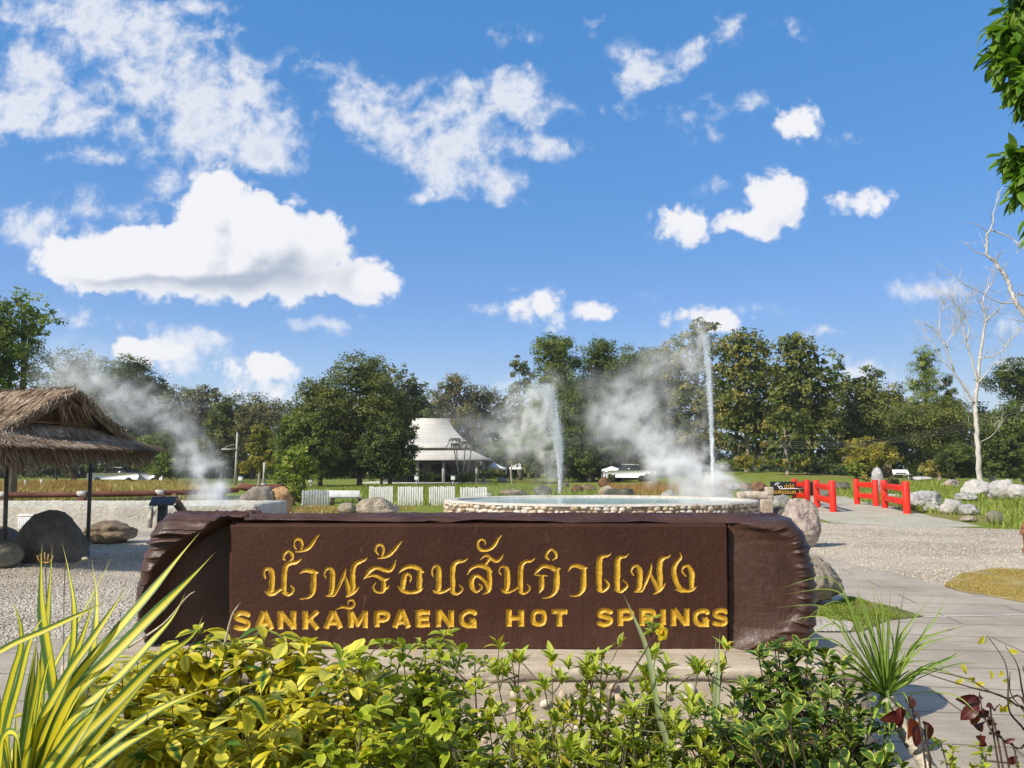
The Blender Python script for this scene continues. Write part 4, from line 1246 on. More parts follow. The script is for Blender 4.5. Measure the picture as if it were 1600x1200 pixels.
M_HWALL = m_noise('house_wall', [(.13, .12, .11), (.19, .18, .17)], 1, .85, .1)
M_HCOL = m_noise('house_column', [(.3, .29, .28), (.4, .39, .38)], 1, .8, .1)
M_GLASS_DK = m_noise('dark_glass', [(.01, .012, .014), (.02, .022, .026)], 1, .15, 0.0, spec=.5)
M_TRIM = m_noise('grey_trim', [(.25, .25, .25), (.32, .32, .32)], 1, .7, .1)
cx = hx(667)
house = thing('house', 'white roofed pavilion house with a flared two tier roof', 'house', (cx, D + 4, 0))
hw = hx(697) - cx
def hip(rings):
    """rings: (half length x, half depth y, z)"""
    V = []
    for x, y, z in rings:
        V += [(cx - x, D + 4 - y, z), (cx + x, D + 4 - y, z), (cx + x, D + 4 + y, z), (cx - x, D + 4 + y, z)]
    Q = []
    for r in range(len(rings) - 1):
        for s in range(4):
            Q.append([r * 4 + s, r * 4 + (s + 1) % 4, r * 4 + 4 + (s + 1) % 4, r * 4 + 4 + s])
    return V, Q
e1 = hx(741) - cx; e2 = hx(765) - cx
z0, z1 = hz(650), hz(698)
rings = []
for t_ in np.linspace(0, 1, 8):
    fl = t_ ** 1.0
    x = e1 + (hw - e1) * (1 - (1 - t_) ** 1.75)
    y = 3.9 + (.12 - 3.9) * (1 - (1 - t_) ** 1.75)
    rings.append((x, y, z1 + (z0 - z1) * t_))
V, Q = hip([(e1, 3.9, z1 - .14)] + rings)
b = MB(); b.add(V, Q); n0 = len(V); b.add(V[-4:], [[0, 1, 2, 3]]); b.add(V[:4], [[3, 2, 1, 0]]); b.build('roof', M_ROOF, house)
z2, z3 = hz(702), hz(717)
V, Q = hip([(e2, 6.0, z3 - .16), (e2, 6.0, z3), (e1 - .5, 3.4, z2)])
b = MB(); b.add(V, Q); b.add(V[:4], [[3, 2, 1, 0]]); b.build('roof', M_ROOF, house)
b = MB(); b.box((cx, D + 4, (z2 + z1) / 2 - .1), (2 * e1 - .9, 6.6, z1 - z2 + .5)); b.build('clerestory', M_TRIM, house)
b = MB(); b.box((cx, D + 4.8, z3 / 2), (2 * e1 - .4, 6.8, z3 - .05)); wl = b.build('wall', M_HWALL, house)
for x in (646, 684, 724):
    b = MB(); b.box((hx(x), D + 1.36, 1.05), (1.6, .06, 2.0)); b.build('window', M_GLASS_DK, house)
b = MB(); b.box((hx(704), D + 1.35, 1.0), (1.2, .08, 2.0)); b.build('door', M_GLASS_DK, house)
for x in (612, 655, 695, 746, 755):
    b = MB(); b.box((hx(x), D - 1.2 + (2.6 if x == 755 else 0), z3 / 2 - .05), (.32, .32, z3 - .1)); b.build('column', M_HCOL, house)
b = MB(); b.box((cx, D + 3, .06), (2 * e2, 10.5, .12)); b.build('floor', M_HCOL, house)

# white canopies right of the house
M_CANVAS = m_noise('white_canvas', [(.62, .63, .64), (.74, .75, .76)], .6, .7, .15, 4, .05, fine=False)
for lab, xa, xb, yt, ye, D2 in (('white canopy tent just right of the house roof', 752, 792, 722, 731, 92), ('larger white canopy tent in the mist behind the small pale trunk tree', 796, 838, 716, 730, 94), ('grey white parasol canopy beside the parked white pickup', 942, 970, 728, 733, 78)):
    A, Bq = P(xa, ye, D2), P(xb, ye, D2); top = P((xa + xb) / 2, yt, D2)
    cxx = (A[0] + Bq[0]) / 2; hw_ = (Bq[0] - A[0]) / 2; gz = float(hgt(cxx, D2))
    tn = thing('canopy_tent', lab, 'canopy', (cxx, D2, gz))
    b = MB(); k = 10
    V = []
    for t_ in np.linspace(0, 1, k):
        r = 1 - t_; z = A[2] + (top[2] - A[2]) * t_ ** 1.5
        V += [(cxx - hw_ * r, D2 - 1.8 * r, z), (cxx + hw_ * r, D2 - 1.8 * r, z), (cxx + hw_ * r, D2 + 1.8 * r, z), (cxx - hw_ * r, D2 + 1.8 * r, z)]
    V = [(v[0], v[1], A[2] - .25) for v in V[:4]] + V
    Q = [[r * 4 + s, r * 4 + (s + 1) % 4, r * 4 + 4 + (s + 1) % 4, r * 4 + 4 + s] for r in range(k) for s in range(4)]
    b.add(V, Q); b.build('canvas', M_CANVAS, tn)
    for sx in (-1, 1):
        for sy in (-1, 1):
            b = MB(); b.tube([(cxx + sx * hw_ * .95, D2 + sy * 1.7, gz), (cxx + sx * hw_ * .95, D2 + sy * 1.7, A[2])], .04, 6); b.build('pole', M_TRIM, tn)

# ------------------------------------------------------------------ parked vehicles
M_CARW = m_noise('car_white', [(.7, .7, .71), (.76, .76, .77)], .5, .25, 0.0, spec=.5, fine=False)
M_CARG = m_noise('car_silver', [(.36, .38, .40), (.42, .44, .46)], .5, .25, 0.0, spec=.5, fine=False)
M_TYRE = m_noise('tyre', [(.012, .012, .012), (.02, .02, .02)], 3, .9, .1)
M_LAMP = m_noise('lamp_glass', [(.5, .5, .5), (.6, .6, .6)], 1, .1, 0, spec=.6, fine=False)


def pickup(label, px, D, yaw, paint, van=False):
    c = P(px, 740, D); gz = float(hgt(c[0], D)); o = np.array([c[0], D, gz]); r = rotz(yaw)
    root = thing('parked_van' if van else 'parked_pickup', label, 'van' if van else 'pickup', o)
    def loft(side, half):
        """side: (x, z, inset)"""
        b = MB(); n = len(side)
        V = [(x, -half + i, z) for x, z, i in side] + [(x, half - i, z) for x, z, i in side]
        V = np.array(V) @ r.T + o
        Q = [[k, (k + 1) % n, n + (k + 1) % n, n + k] for k in range(n)]
        T = [[0, k, k + 1] for k in range(1, n - 1)] + [[n, n + k + 1, n + k] for k in range(1, n - 1)]
        return b.add(V, Q, T)
    if van:
        body = [(-2.3, .35, .05), (2.2, .35, .05), (2.35, .8, .05), (1.95, 1.15, .05), (1.35, 1.95, .16), (-2.2, 2.0, .16), (-2.35, 1.2, .05)]
        glass = [(1.9, 1.2, .03), (1.38, 1.85, .12), (-2.05, 1.85, .12), (-2.2, 1.2, .03)]
    else:
        body = [(-2.5, .45, .05), (2.35, .45, .05), (2.5, .8, .05), (2.4, 1.05, .08), (1.3, 1.15, .06), (-2.5, 1.12, .04)]
        glass = [(1.35, 1.14, .06), (.75, 1.68, .2), (-.55, 1.72, .2), (-.95, 1.13, .06)]
    loft(body, .88).build('body', paint, root)
    loft([(x * .985, z, i - .02 if van else i) for x, z, i in glass], .86 if not van else .885).build('window', M_GLASS_DK, root)
    if not van:
        loft([(.78, 1.66, .21), (-.58, 1.70, .21), (-.6, 1.76, .23), (.70, 1.73, .23)], .86).build('cab_roof', paint, root)
    for sx in (-1.5, 1.5):
        for sy in (-.82, .82):
            b = MB(); p = np.array([sx, sy, .34]) @ r.T + o; ax = np.array([0, .11, 0]) @ r.T
            b.tube([p - ax, p + ax], .34, 14); b.build('wheel', M_TYRE, root)
    for sy in (-.6, .6):
        b = MB(); b.box(np.array([2.42 if not van else 2.3, sy, .85]) @ r.T + o, (.12, .34, .16), r); b.build('headlight', M_LAMP, root)
    return root


pickup('white pickup parked at the far left seen past the right hut post', 180, 82, .25, M_CARW)
pickup('silver car parked beside the left white pickup behind the hut post', 218, 83, -2.8, M_CARG, van=True)
pickup('white pickup parked behind the middle of the pond', 984, 76, -.5, M_CARW)

# ------------------------------------------------------------------ utility pole, wires, small lanterns
M_POLE = m_noise('concrete_pole', [(.34, .33, .31), (.44, .43, .41)], 2, .85, .2)
D = 74
c = P(368, 752, D)
po = thing('utility_pole', 'grey concrete utility pole with a crossarm right of the left steam', 'utility pole', (c[0], D, 0))
b = MB(); b.tube([(c[0], D, -.1), (c[0], D, P(368, 676, D)[2])], [.13, .09], 8); b.build('pole', M_POLE, po)
q = P(358, 702, D); b = MB(); b.box((q[0], D - .15, q[2]), (22 / 1200 * D, .1, .12)); b.build('crossarm', M_POLE, po)
b = MB(); b.tube([P(349, 701, D), P(356, 697, D), P(366, 694, D)], .03, 5); b.build('brace', M_POLE, po)
for x in (350, 357):
    q = P(x, 700, D); b = MB(); b.tube([q, q + np.array([0, 0, .25])], [.06, .04], 6); b.build('insulator', M_DKW, po)
c = P(434, 752, 70)
lp = thing('concrete_post', 'short pale concrete post under the yellowish pyramid tree', 'post', (P(412.5, 752, 72)[0], 72, 0))
q = P(412.5, 752, 72); b = MB(); b.tube([(q[0], 72, 0), (q[0], 72, 2.2)], [.14, .12], 8); b.build('shaft', M_POLE, lp)
b = MB(); b.tube([(q[0], 72, 0), (q[0], 72, .25)], [.32, .2], 8); b.build('base', M_POLE, lp)
D = 62
wr = MB()
for k, (ya, yb_, yc) in enumerate(((690, 683, 640), (693, 686, 644), (696, 689, 650), (700, 691, 655))):
    pts = spline(np.array([P(1190, ya - 2, 70), P(1300, ya + 1, 66), P(1400, yb_, 62), P(1500, (yb_ + yc) / 2, 56), P(1640, yc - 12, 50)]), 8)
    wr.tube(pts, .0045, 4, cap=False)
tag(wr.build('power_cables', M_TRIM), 'thin grey overhead cables sagging across the trees behind the red gates', 'cables')
for lab, x, y, D in (('small white lantern on the lawn by the utility pole', 376, 757, 66), ('small white lantern on the lawn left of the biggest tree foot', 486, 759, 62), ('small white lantern on the lawn below the house column', 651, 756, 66), ('small white lantern on the lawn below the slim palms', 708, 756, 66),
                     ('slim white marker post in the lawn under the left hut eave', 39.5, 760, 56), ('white marker post in the lawn between the hut posts', 65, 759, 58)):
    c = P(x, y, D)
    ln = thing('lawn_lantern' if 'lantern' in lab else 'marker_post', lab, 'lantern' if 'lantern' in lab else 'post', (c[0], D, 0), 'small white lanterns on the lawn' if 'lantern' in lab else 'white marker posts')
    zt_ = P(x, y - 9, D)[2]
    if 'lantern' in lab:
        b = MB(); b.box((c[0], D, zt_ / 2 - .1), (.12, .12, max(.2, zt_ - .2))); b.build('post', M_TRIM, ln)
        b = MB(); b.box((c[0], D, zt_), (.34, .34, .34), None, .03); b.build('lamp', M_WHITE, ln)
        b = MB(); b.box((c[0], D, zt_ + .2), (.42, .42, .05)); b.build('cap', M_TRIM, ln)
    else:
        b = MB(); b.box((c[0], D, zt_ / 2), (.22 if x > 60 else .12, .12, zt_), None, .02); b.build('post', M_WHITE, ln)
        b = MB(); b.box((c[0], D, zt_ + .02), (.26 if x > 60 else .16, .16, .04)); b.build('cap', M_WHITE, ln)

# slim palms at the house
M_PALM = m_leaf('leaf_palm', [(.05, .07, .02), (.1, .12, .03), (.17, .17, .06)])
PG = 'slim palms in front of the house'
for i, (xb_, xt_, yt_, lab) in enumerate(((722, 709, 698, 'leftmost slim leaning palm in front of the house'), (717, 713, 690, 'tallest slim palm in front of the house'), (722, 727, 695, 'slim palm right of the tallest one'), (726, 737, 700, 'rightmost slim palm leaning to the right'))):
    D = 78; A = P(xb_, 748, D); A[2] = 0; Bq = P(xt_, yt_, D)
    pm = thing('slim_palm', lab, 'palm', A, PG)
    b = MB(); b.tube(spline([A, A * .5 + Bq * .5 + np.array([(xt_ - xb_) * .006, 0, 0]), Bq], 6), [.06] * 13, 6); b.build('trunk', M_BARK_PALE, pm)
    rs = np.random.RandomState(i); b = MB()
    for k in range(11):
        an = k * 2.4 + rs.rand(); L = rs.uniform(.7, 1.1); d = np.array([math.cos(an), math.sin(an), 0])
        p = spline([Bq, Bq + d * L * .5 + np.array([0, 0, .35]), Bq + d * L + np.array([0, 0, -.15 - .3 * rs.rand()])], 5)
        s = np.cross(d, (0, 0, 1)) * .14; w = np.sin(np.linspace(.25, np.pi, len(p)))[:, None]
        V = np.concatenate([p - s * w, p + s * w]); m = len(p)
        b.add(V, [[q, q + 1, m + q + 1, m + q] for q in range(m - 1)], rnd=rs.rand())
    b.build('crown', M_PALM, pm)
# ------------------------------------------------------------------ hot spring basin (left)
def m_plaster():
    m, t = newmat('rough_plaster')
    co = t.n('ShaderNodeTexCoord').outputs['Object']
    a = t.noise(co, .6, 5, .6); f = t.noise(co, 9, 8, .7, .5); g = t.noise(co, 2.5, 6, .7)
    col = t.ramp(g, [(.3, (.40, .37, .30)), (.5, (.53, .495, .42)), (.7, (.62, .585, .505))])
    col = t.mix(t.smooth(a, .55, .7, 0, .5), col, (.33, .32, .30))
    surf(t, col, .9, t.n('ShaderNodeBump', {'Height': f, 'Strength': 1.0, 'Distance': .09}).outputs[0], .2)
    return m
M_PLASTER = m_plaster()
A, Bq = G(-60, 824), G(402, 813)
D0 = 20.9
x0, x1 = P(-60, 800, D0)[0] - 3, P(402, 800, D0 + 1.2)[0]
bs = thing('spring_basin', 'long low cream plaster hot spring basin behind the hut', 'basin', ((x0 + x1) / 2, D0 + 1.5, 0))
def wall(pa, pb, th, h, name, seed):
    pa, pb = np.array(pa, float), np.array(pb, float)
    L = np.linalg.norm(pb - pa); n = max(4, int(L / .09)); u_ = (pb - pa) / L; nq = np.array([-u_[1], u_[0]])
    prf_ = [(-th / 2 - .02, 0), (-th / 2 - .01, h * .33), (-th / 2, h * .66), (-th / 2, h - .04), (-th / 2 + .03, h), (th / 2 - .03, h), (th / 2, h - .04), (th / 2, 0)]
    s = np.linspace(0, L, n)
    V = np.array([[*(pa + u_ * q + nq * o), z] for q in s for o, z in prf_])
    k = len(prf_)
    d = fbm(np.column_stack([V[:, 0] * 4, V[:, 1] * 4, V[:, 2] * 4]), 4, seed) - .5
    V[:, 1] += d * .07; V[:, 2] += d * .05 * (V[:, 2] > .3)
    Q = [[i * k + j, i * k + k + j, i * k + k + j + 1, i * k + j + 1] for i in range(n - 1) for j in range(k - 1)]
    b = MB(); b.add(V, Q); T = [[0, j, j + 1] for j in range(1, k - 1)] + [[(n - 1) * k, (n - 1) * k + j + 1, (n - 1) * k + j] for j in range(1, k - 1)]
    b.T.append(np.array(T)); return b.build(name, M_PLASTER, bs, smooth=False)
H_B = .60
wall((x0, D0), (P(240, 800, D0 + .3)[0], D0 + .3), .36, H_B, 'wall', 1)
xr0 = P(255, 800, D0 + .6)[0]
wall((P(240, 800, D0 + .3)[0] + .01, D0 + .33), (x1, D0 + 1.1), .38, H_B - .03, 'wall', 2)
wall((x1 - .16, D0 + 1.3), (x1 - .2, D0 + 4.2), .34, H_B - .03, 'wall', 3)
wall((x0, D0 + 4.0), (x1 - .1, D0 + 4.3), .34, H_B - .03, 'wall', 4)
V = [(x0, D0 + .1, .44), (x1 - .2, D0 + 1.1, .44), (x1 - .3, D0 + 4.2, .44), (x0, D0 + 4.0, .44)]
tag(mk('water', V, [np.array([[0, 1, 2, 3]])], bpy.data.materials['milky_water']), kind='structure')
# ribbed white block before it
c = G(48, 826)
o = MB()
for k in range(12):
    o.box(c + np.array([(k - 5.5) * .055, .2, .17]), (.047, .5, .34), None, .006)
o.box(c + np.array([0, .2, .355]), (.68, .54, .03), None, .006)
wb = o.build('ribbed_block', M_WHITE, origin=c)
tag(wb, 'white ribbed block between the basin wall and the biggest dark boulder', 'block')

# ------------------------------------------------------------------ red log rails
M_LOG = m_noise('red_log', [(.08, .026, .018), (.14, .05, .034), (.2, .085, .06)], 1.6, .75, .5, 12, .03, stretch=(.3, 1, 1))
M_LOGL = m_noise('pale_log_end', [(.36, .32, .3), (.5, .46, .44)], 3, .85, .3)
rg = thing('log_rail', 'long red brown log rail on stub posts behind the basin', 'rail fence', (P(60, 785, 27)[0], 27, 0))
xs_ = [(-70, 774, 26.6), (5, 773.5, 26.8), (128, 772.5, 27.2), (250, 770.5, 27.8), (345, 767, 28.6), (372, 765.5, 29)]
for i in range(len(xs_) - 1):
    a_, b_ = P(*xs_[i]), P(*xs_[i + 1])
    s = spline([a_, (a_ + b_) / 2 + np.array([0, 0, -.01]), b_], 6)
    q = MB(); q.tube(s, [.095] * len(s), 10); q.build('rail', M_LOG, rg, smooth=True)
for x, y, D in xs_[1:5]:
    p = P(x, y, D); q = MB(); q.box((p[0], D, p[2] / 2 - .05), (.3, .22, p[2] - .1), None, .03); q.build('post', M_LOG, rg)
    q = MB(); q.tube([p + np.array([-.15, -.01, .012]), p + np.array([.16, -.01, .012])], .106, 10); q.build('joint', M_LOGL, rg)
rg = thing('fallen_log', 'thick red brown log lying above the orange boulder', 'log', P(412, 785, 29.5) * np.array([1, 1, 0]))
q = MB(); s = spline([P(374, 760, 29.5), P(405, 764, 29.5), P(442, 762.5, 29.5)], 6); q.tube(s, np.linspace(.13, .17, len(s)) , 10); q.build('trunk', M_LOG, rg, smooth=True)
for x in (400, 430):
    p = P(x, 765, 29.5); q = MB(); q.box((p[0], 29.5, p[2] / 2), (.3, .25, p[2])); q.build('stub', M_LOG, rg)

# ------------------------------------------------------------------ lectern and leaning planks
D = 14.2
M_LECT = m_noise('lectern_metal', [(.018, .022, .03), (.03, .036, .045)], 3, .45, .08)
M_LECP = m_noise('lectern_panel', [(.045, .05, .06), (.07, .075, .085)], 2, .6, .02, spec=.25)
c = P(254, 800, D)
lc = thing('information_lectern', 'dark slanted information lectern on a post behind the left end of the sign', 'lectern', (c[0], D, 0))
q = MB(); zt_ = P(254, 789, D)[2]; q.box((c[0], D, zt_ / 2), (.15, .1, zt_), None, .008); q.build('post', M_LECT, lc)
pc_ = P(255, 783, D); q = MB(); q.box(pc_, (.42, .34, .035), rotz(.25) @ rotx(.38), .006); q.build('panel', M_LECP, lc)
M_PLANK = m_noise('old_plank', [(.09, .065, .04), (.19, .14, .09), (.27, .2, .13)], 4, .85, .5, stretch=(1, 1, .2))
D = 15.0
c = P(285, 800, D)
tr = thing('plank_trestle', 'two crossed old planks leaning beside the dark lectern', 'trestle', (c[0], D, 0))
for (xa, ya), (xb, yb), w, m_ in (((270, 772), (306, 826), .10, M_PLANK), ((276, 789), (298, 824), .07, M_DKW)):
    a_, b_ = P(xa, ya, D), P(xb, yb, D - .1 if m_ is M_DKW else D)
    q = MB(); d = b_ - a_; L = np.linalg.norm(d); an = math.atan2(d[0], -d[2])
    q.box((a_ + b_) / 2, (w, .05, L), roty(-an), .006); q.build('plank', m_, tr)

# ------------------------------------------------------------------ thatched hut
def m_straw():
    m, t = newmat('thatch_straw')
    at = t.n('ShaderNodeAttribute', attribute_name='rnd').outputs[2]
    col = t.ramp(at, [(0, (.08, .05, .032)), (.3, (.17, .115, .072)), (.6, (.28, .205, .135)), (.85, (.40, .31, .22)), (1, (.55, .46, .35))])
    surf(t, col, .85, None, .15)
    return m
M_STRAWT = m_straw()
M_THATCH = m_noise('thatch_base', [(.07, .045, .028), (.15, .105, .065), (.24, .175, .11)], 6, .95, .7, 30, .03, stretch=(1, 1, 1))
M_HPOST = m_noise('hut_post', [(.05, .05, .045), (.09, .09, .08)], 3, .6, .15)
M_BAMB = m_noise('bamboo', [(.2, .13, .07), (.3, .21, .12)], 3, .6, .2)
C0 = np.array([-7.30, 12.75, 0])
nn = np.array([.96, -.28, 0]); nn /= np.linalg.norm(nn)
ww = np.array([.28, .96, 0]); ww /= np.linalg.norm(ww)
hut = thing('thatched_hut', 'open thatched roof hut on thin posts at the left edge', 'hut', C0)
def hp(s, t_, z): return C0 - nn * s + ww * t_ + np.array([0, 0, z])
RZ = P(115, 610, 12.75)[2]
EZ = 1.93; ET = 1.78; ELEN = 5.5
rs = np.random.RandomState(8)


def slab(q4, th, n=(18, 12), sag=0.0):
    """thick curved roof face from corners a b (top) c d (bottom)"""
    a_, b_, c_, d_ = [np.asarray(v, float) for v in q4]
    U, Vv = np.meshgrid(np.linspace(0, 1, n[0]), np.linspace(0, 1, n[1]))
    top = (1 - Vv)[..., None] * ((1 - U)[..., None] * a_ + U[..., None] * b_) + Vv[..., None] * ((1 - U)[..., None] * d_ + U[..., None] * c_)
    top = top + np.array([0, 0, -1]) * (sag * np.sin(np.pi * Vv))[..., None]
    nr = np.cross(b_ - a_, d_ - a_); nr /= np.linalg.norm(nr)
    if nr[2] < 0: nr = -nr
    return top, nr


def thatch(q4, ns, lay, sag=.04, slen=.34, fringe=500, seed=1, jit=1.0):
    rs = np.random.RandomState(seed)
    a_, b_, c_, d_ = [np.asarray(v, float) for v in q4]
    base, nr = slab(q4, .1, sag=sag)
    k = base.shape[1]; m_ = base.shape[0]
    bb = MB()
    up = base.reshape(-1, 3); dn = up - nr * .09
    i = (np.arange(m_ - 1)[:, None] * k + np.arange(k - 1)[None]); Q = np.stack([i, i + 1, i + k + 1, i + k], -1).reshape(-1, 4)
    bb.add(up, Q); bb.add(dn, Q[:, ::-1])
    edge = [(0, 1)]
    idx = lambda r, c_: r * k + c_
    ring = [idx(0, c_) for c_ in range(k)] + [idx(r, k - 1) for r in range(1, m_)] + [idx(m_ - 1, c_) for c_ in range(k - 2, -1, -1)] + [idx(r, 0) for r in range(m_ - 2, 0, -1)]
    n_ = len(up); off = bb.n - 2 * n_
    bb.Q.append(np.array([[ring[j], ring[(j + 1) % len(ring)], n_ + ring[(j + 1) % len(ring)], n_ + ring[j]] for j in range(len(ring))]) + off)
    # straws in rows of layers
    u_ = rs.rand(ns); v_ = (np.floor(rs.rand(ns) * lay) + .15 * rs.rand(ns)) / lay
    L = slen * (.7 + .6 * rs.rand(ns))
    pt = lambda u, v: (1 - v)[:, None] * ((1 - u)[:, None] * a_ + u[:, None] * b_) + v[:, None] * ((1 - u)[:, None] * d_ + u[:, None] * c_) - np.array([0, 0, 1]) * (sag * np.sin(np.pi * np.clip(v, 0, 1)))[:, None]
    p = pt(u_, v_)
    dv = pt(u_, v_ + .02) - p; dv /= np.linalg.norm(dv, axis=1)[:, None]
    sd = np.cross(nr, dv)
    dv = dv + sd * (rs.randn(ns) * .13 * jit)[:, None] + nr * (rs.rand(ns) * .11)[:, None]
    w = (.006 + .008 * rs.rand(ns))[:, None]
    lift = (.015 + .05 * rs.rand(ns))[:, None] * nr
    p0 = p + lift * .6; p1 = p + dv * L[:, None] * .55 + lift; p2 = p + dv * L[:, None] + lift * .5
    V = np.stack([p0 - sd * w, p0 + sd * w, p1 - sd * w, p1 + sd * w, p2 - sd * w * .4, p2 + sd * w * .4], 1).reshape(-1, 3)
    ii = np.arange(ns)[:, None] * 6
    sm = MB()
    lay_c = vnoise(np.column_stack([u_ * 9, v_ * lay * 1.0, 0 * u_]), seed) * .5
    sm.add(V, np.vstack([ii + np.array([[0, 1, 3, 2]]), ii + np.array([[2, 3, 5, 4]])]), rnd=np.repeat(np.clip(rs.rand(ns) * .6 + lay_c, 0, 1), 6))
    # hanging fringe along the bottom edge
    u_ = rs.rand(fringe); p = pt(u_, np.full(fringe, .985)) + nr * (rs.rand(fringe) * .09 - .09)[:, None]
    dv = (c_ + d_ - a_ - b_); dv /= np.linalg.norm(dv); 
    dd = dv * .5 + np.array([0, 0, -.8]) + rs.randn(fringe, 3) * .18
    L = ((.08 + .22 * rs.rand(fringe) ** 1.6) * (.5 + 1.0 * vnoise(np.column_stack([u_ * 14, 0 * u_, 0 * u_]), seed + 40)))[:, None]
    sd = np.cross(dd, nr); sd /= np.linalg.norm(sd, axis=1)[:, None]
    w = (.006 + .006 * rs.rand(fringe))[:, None]
    V = np.stack([p - sd * w, p + sd * w, p + dd * L - sd * w * .3, p + dd * L + sd * w * .3], 1).reshape(-1, 3)
    ii = np.arange(fringe)[:, None] * 4
    sm.add(V, ii + np.array([[0, 1, 3, 2]]), rnd=np.repeat(rs.rand(fringe) * .7, 4))
    return bb, sm


near = (hp(ELEN, 0, RZ), hp(0, 0, RZ), hp(-.12, -ET, EZ), hp(ELEN, -ET, EZ))
EF = 1.28; EZF = 2.02
far = (hp(0, 0, RZ), hp(ELEN, 0, RZ), hp(ELEN, EF, EZF), hp(-.12, EF, EZF))
skirt = (hp(.25, -1.4, 2.27), hp(.25, 1.02, 2.27), hp(-.42, EF + .1, EZ + .02), hp(-.75, -ET - .12, EZ - .02))
r1 = MB(); s1 = MB()
for q4, ns, lay, fr, sd in ((near, 13000, 9, 1600, 1), (far, 4000, 9, 800, 2), (skirt, 7500, 5, 2600, 3)):
    bb, sm = thatch(q4, ns, lay, fringe=fr, seed=sd)
    for src, dst in ((bb, r1), (sm, s1)):
        o_ = dst.n
        dst.V += src.V; dst.Q += [x + o_ for x in src.Q]; dst.T += [x + o_ for x in src.T]; dst.n += src.n
        for k_, a_ in src.A.items(): dst.A.setdefault(k_, []).extend(a_)
# rough straw along the gable edges and the ridge
for (pa, pb, nstr, ln) in ((hp(-.05, 0, RZ + .02), hp(-.15, -ET, EZ + .03), 500, .13), (hp(-.05, 0, RZ + .02), hp(-.15, EF, EZF + .03), 420, .13), (hp(-.05, 0, RZ + .03), hp(ELEN, 0, RZ + .03), 1300, .2), (hp(.0, -.35, RZ - .25), hp(.0, .35, RZ - .25), 40, .42)):
    t_ = rs.rand(nstr)[:, None]; p = pa * (1 - t_) + pb * t_ + rs.randn(nstr, 3) * .025
    d = (pb - pa) / np.linalg.norm(pb - pa); dd = rs.randn(nstr, 3) * .28 + d * .7 + np.array([0, 0, -.6 if ln < .4 else -1.2])
    dd /= np.linalg.norm(dd, axis=1)[:, None]; L = ln * (.4 + .8 * rs.rand(nstr))[:, None]
    sd = np.cross(dd, rs.randn(nstr, 3)); sd /= np.linalg.norm(sd, axis=1)[:, None]; w = .007
    V = np.stack([p - sd * w, p + sd * w, p + dd * L - sd * w * .3, p + dd * L + sd * w * .3], 1).reshape(-1, 3)
    ii = np.arange(nstr)[:, None] * 4
    s1.add(V, ii + np.array([[0, 1, 3, 2]]), rnd=np.repeat(rs.rand(nstr), 4))
rf = r1.build('roof', M_THATCH, hut)
so = s1.build('thatch', M_STRAWT, rf, origin=np.array(hut['_o']))
# gable interior: back screen, battens, rafters
q = MB(); V = [hp(.75, -1.5, 2.1), hp(.75, 1.1, 2.15), hp(.75, 0, RZ - .1)]; q.add(V, None, [[0, 1, 2]]); q.build('gable_screen', M_THATCH, hut)
for z in (2.22, 2.38, 2.54, 2.7):
    w_ = (RZ - z) / (RZ - EZ) * ET - .1
    q = MB(); q.tube([hp(.62, -w_, z), hp(.62, w_ * .72, z)], .02, 6); q.build('batten', M_BAMB, hut)
for sg in (-1, 1):
    q = MB(); q.tube([hp(.1, 0, RZ - .14), hp(.1, sg * (1.7 if sg < 0 else 1.2), EZ + .06)], .035, 6); q.build('rafter', M_BAMB, hut)
for t_ in (-1.0, .7):
    q = MB(); q.tube([hp(-.6, t_, EZ - .02), hp(ELEN, t_, EZ - .02)], .04, 8); q.build('beam', M_BAMB, hut)
q = MB(); q.tube([hp(-.3, -1.6, EZ - .04), hp(-.3, 1.15, EZ - .04)], .04, 8); q.build('beam', M_BAMB, hut)
for (bx, by, tx, ty) in ((6, 883, 11.5, 712), (136.5, 868, 142.5, 708)):
    a_ = G(bx, by); b_ = P(tx, ty, a_[1] + .1)
    for sh in (0, 3.4):
        q = MB(); off = -nn * sh; q.tube([a_ + off, b_ + off], [.034, .034], 10); q.build('post', M_HPOST, hut, smooth=True)

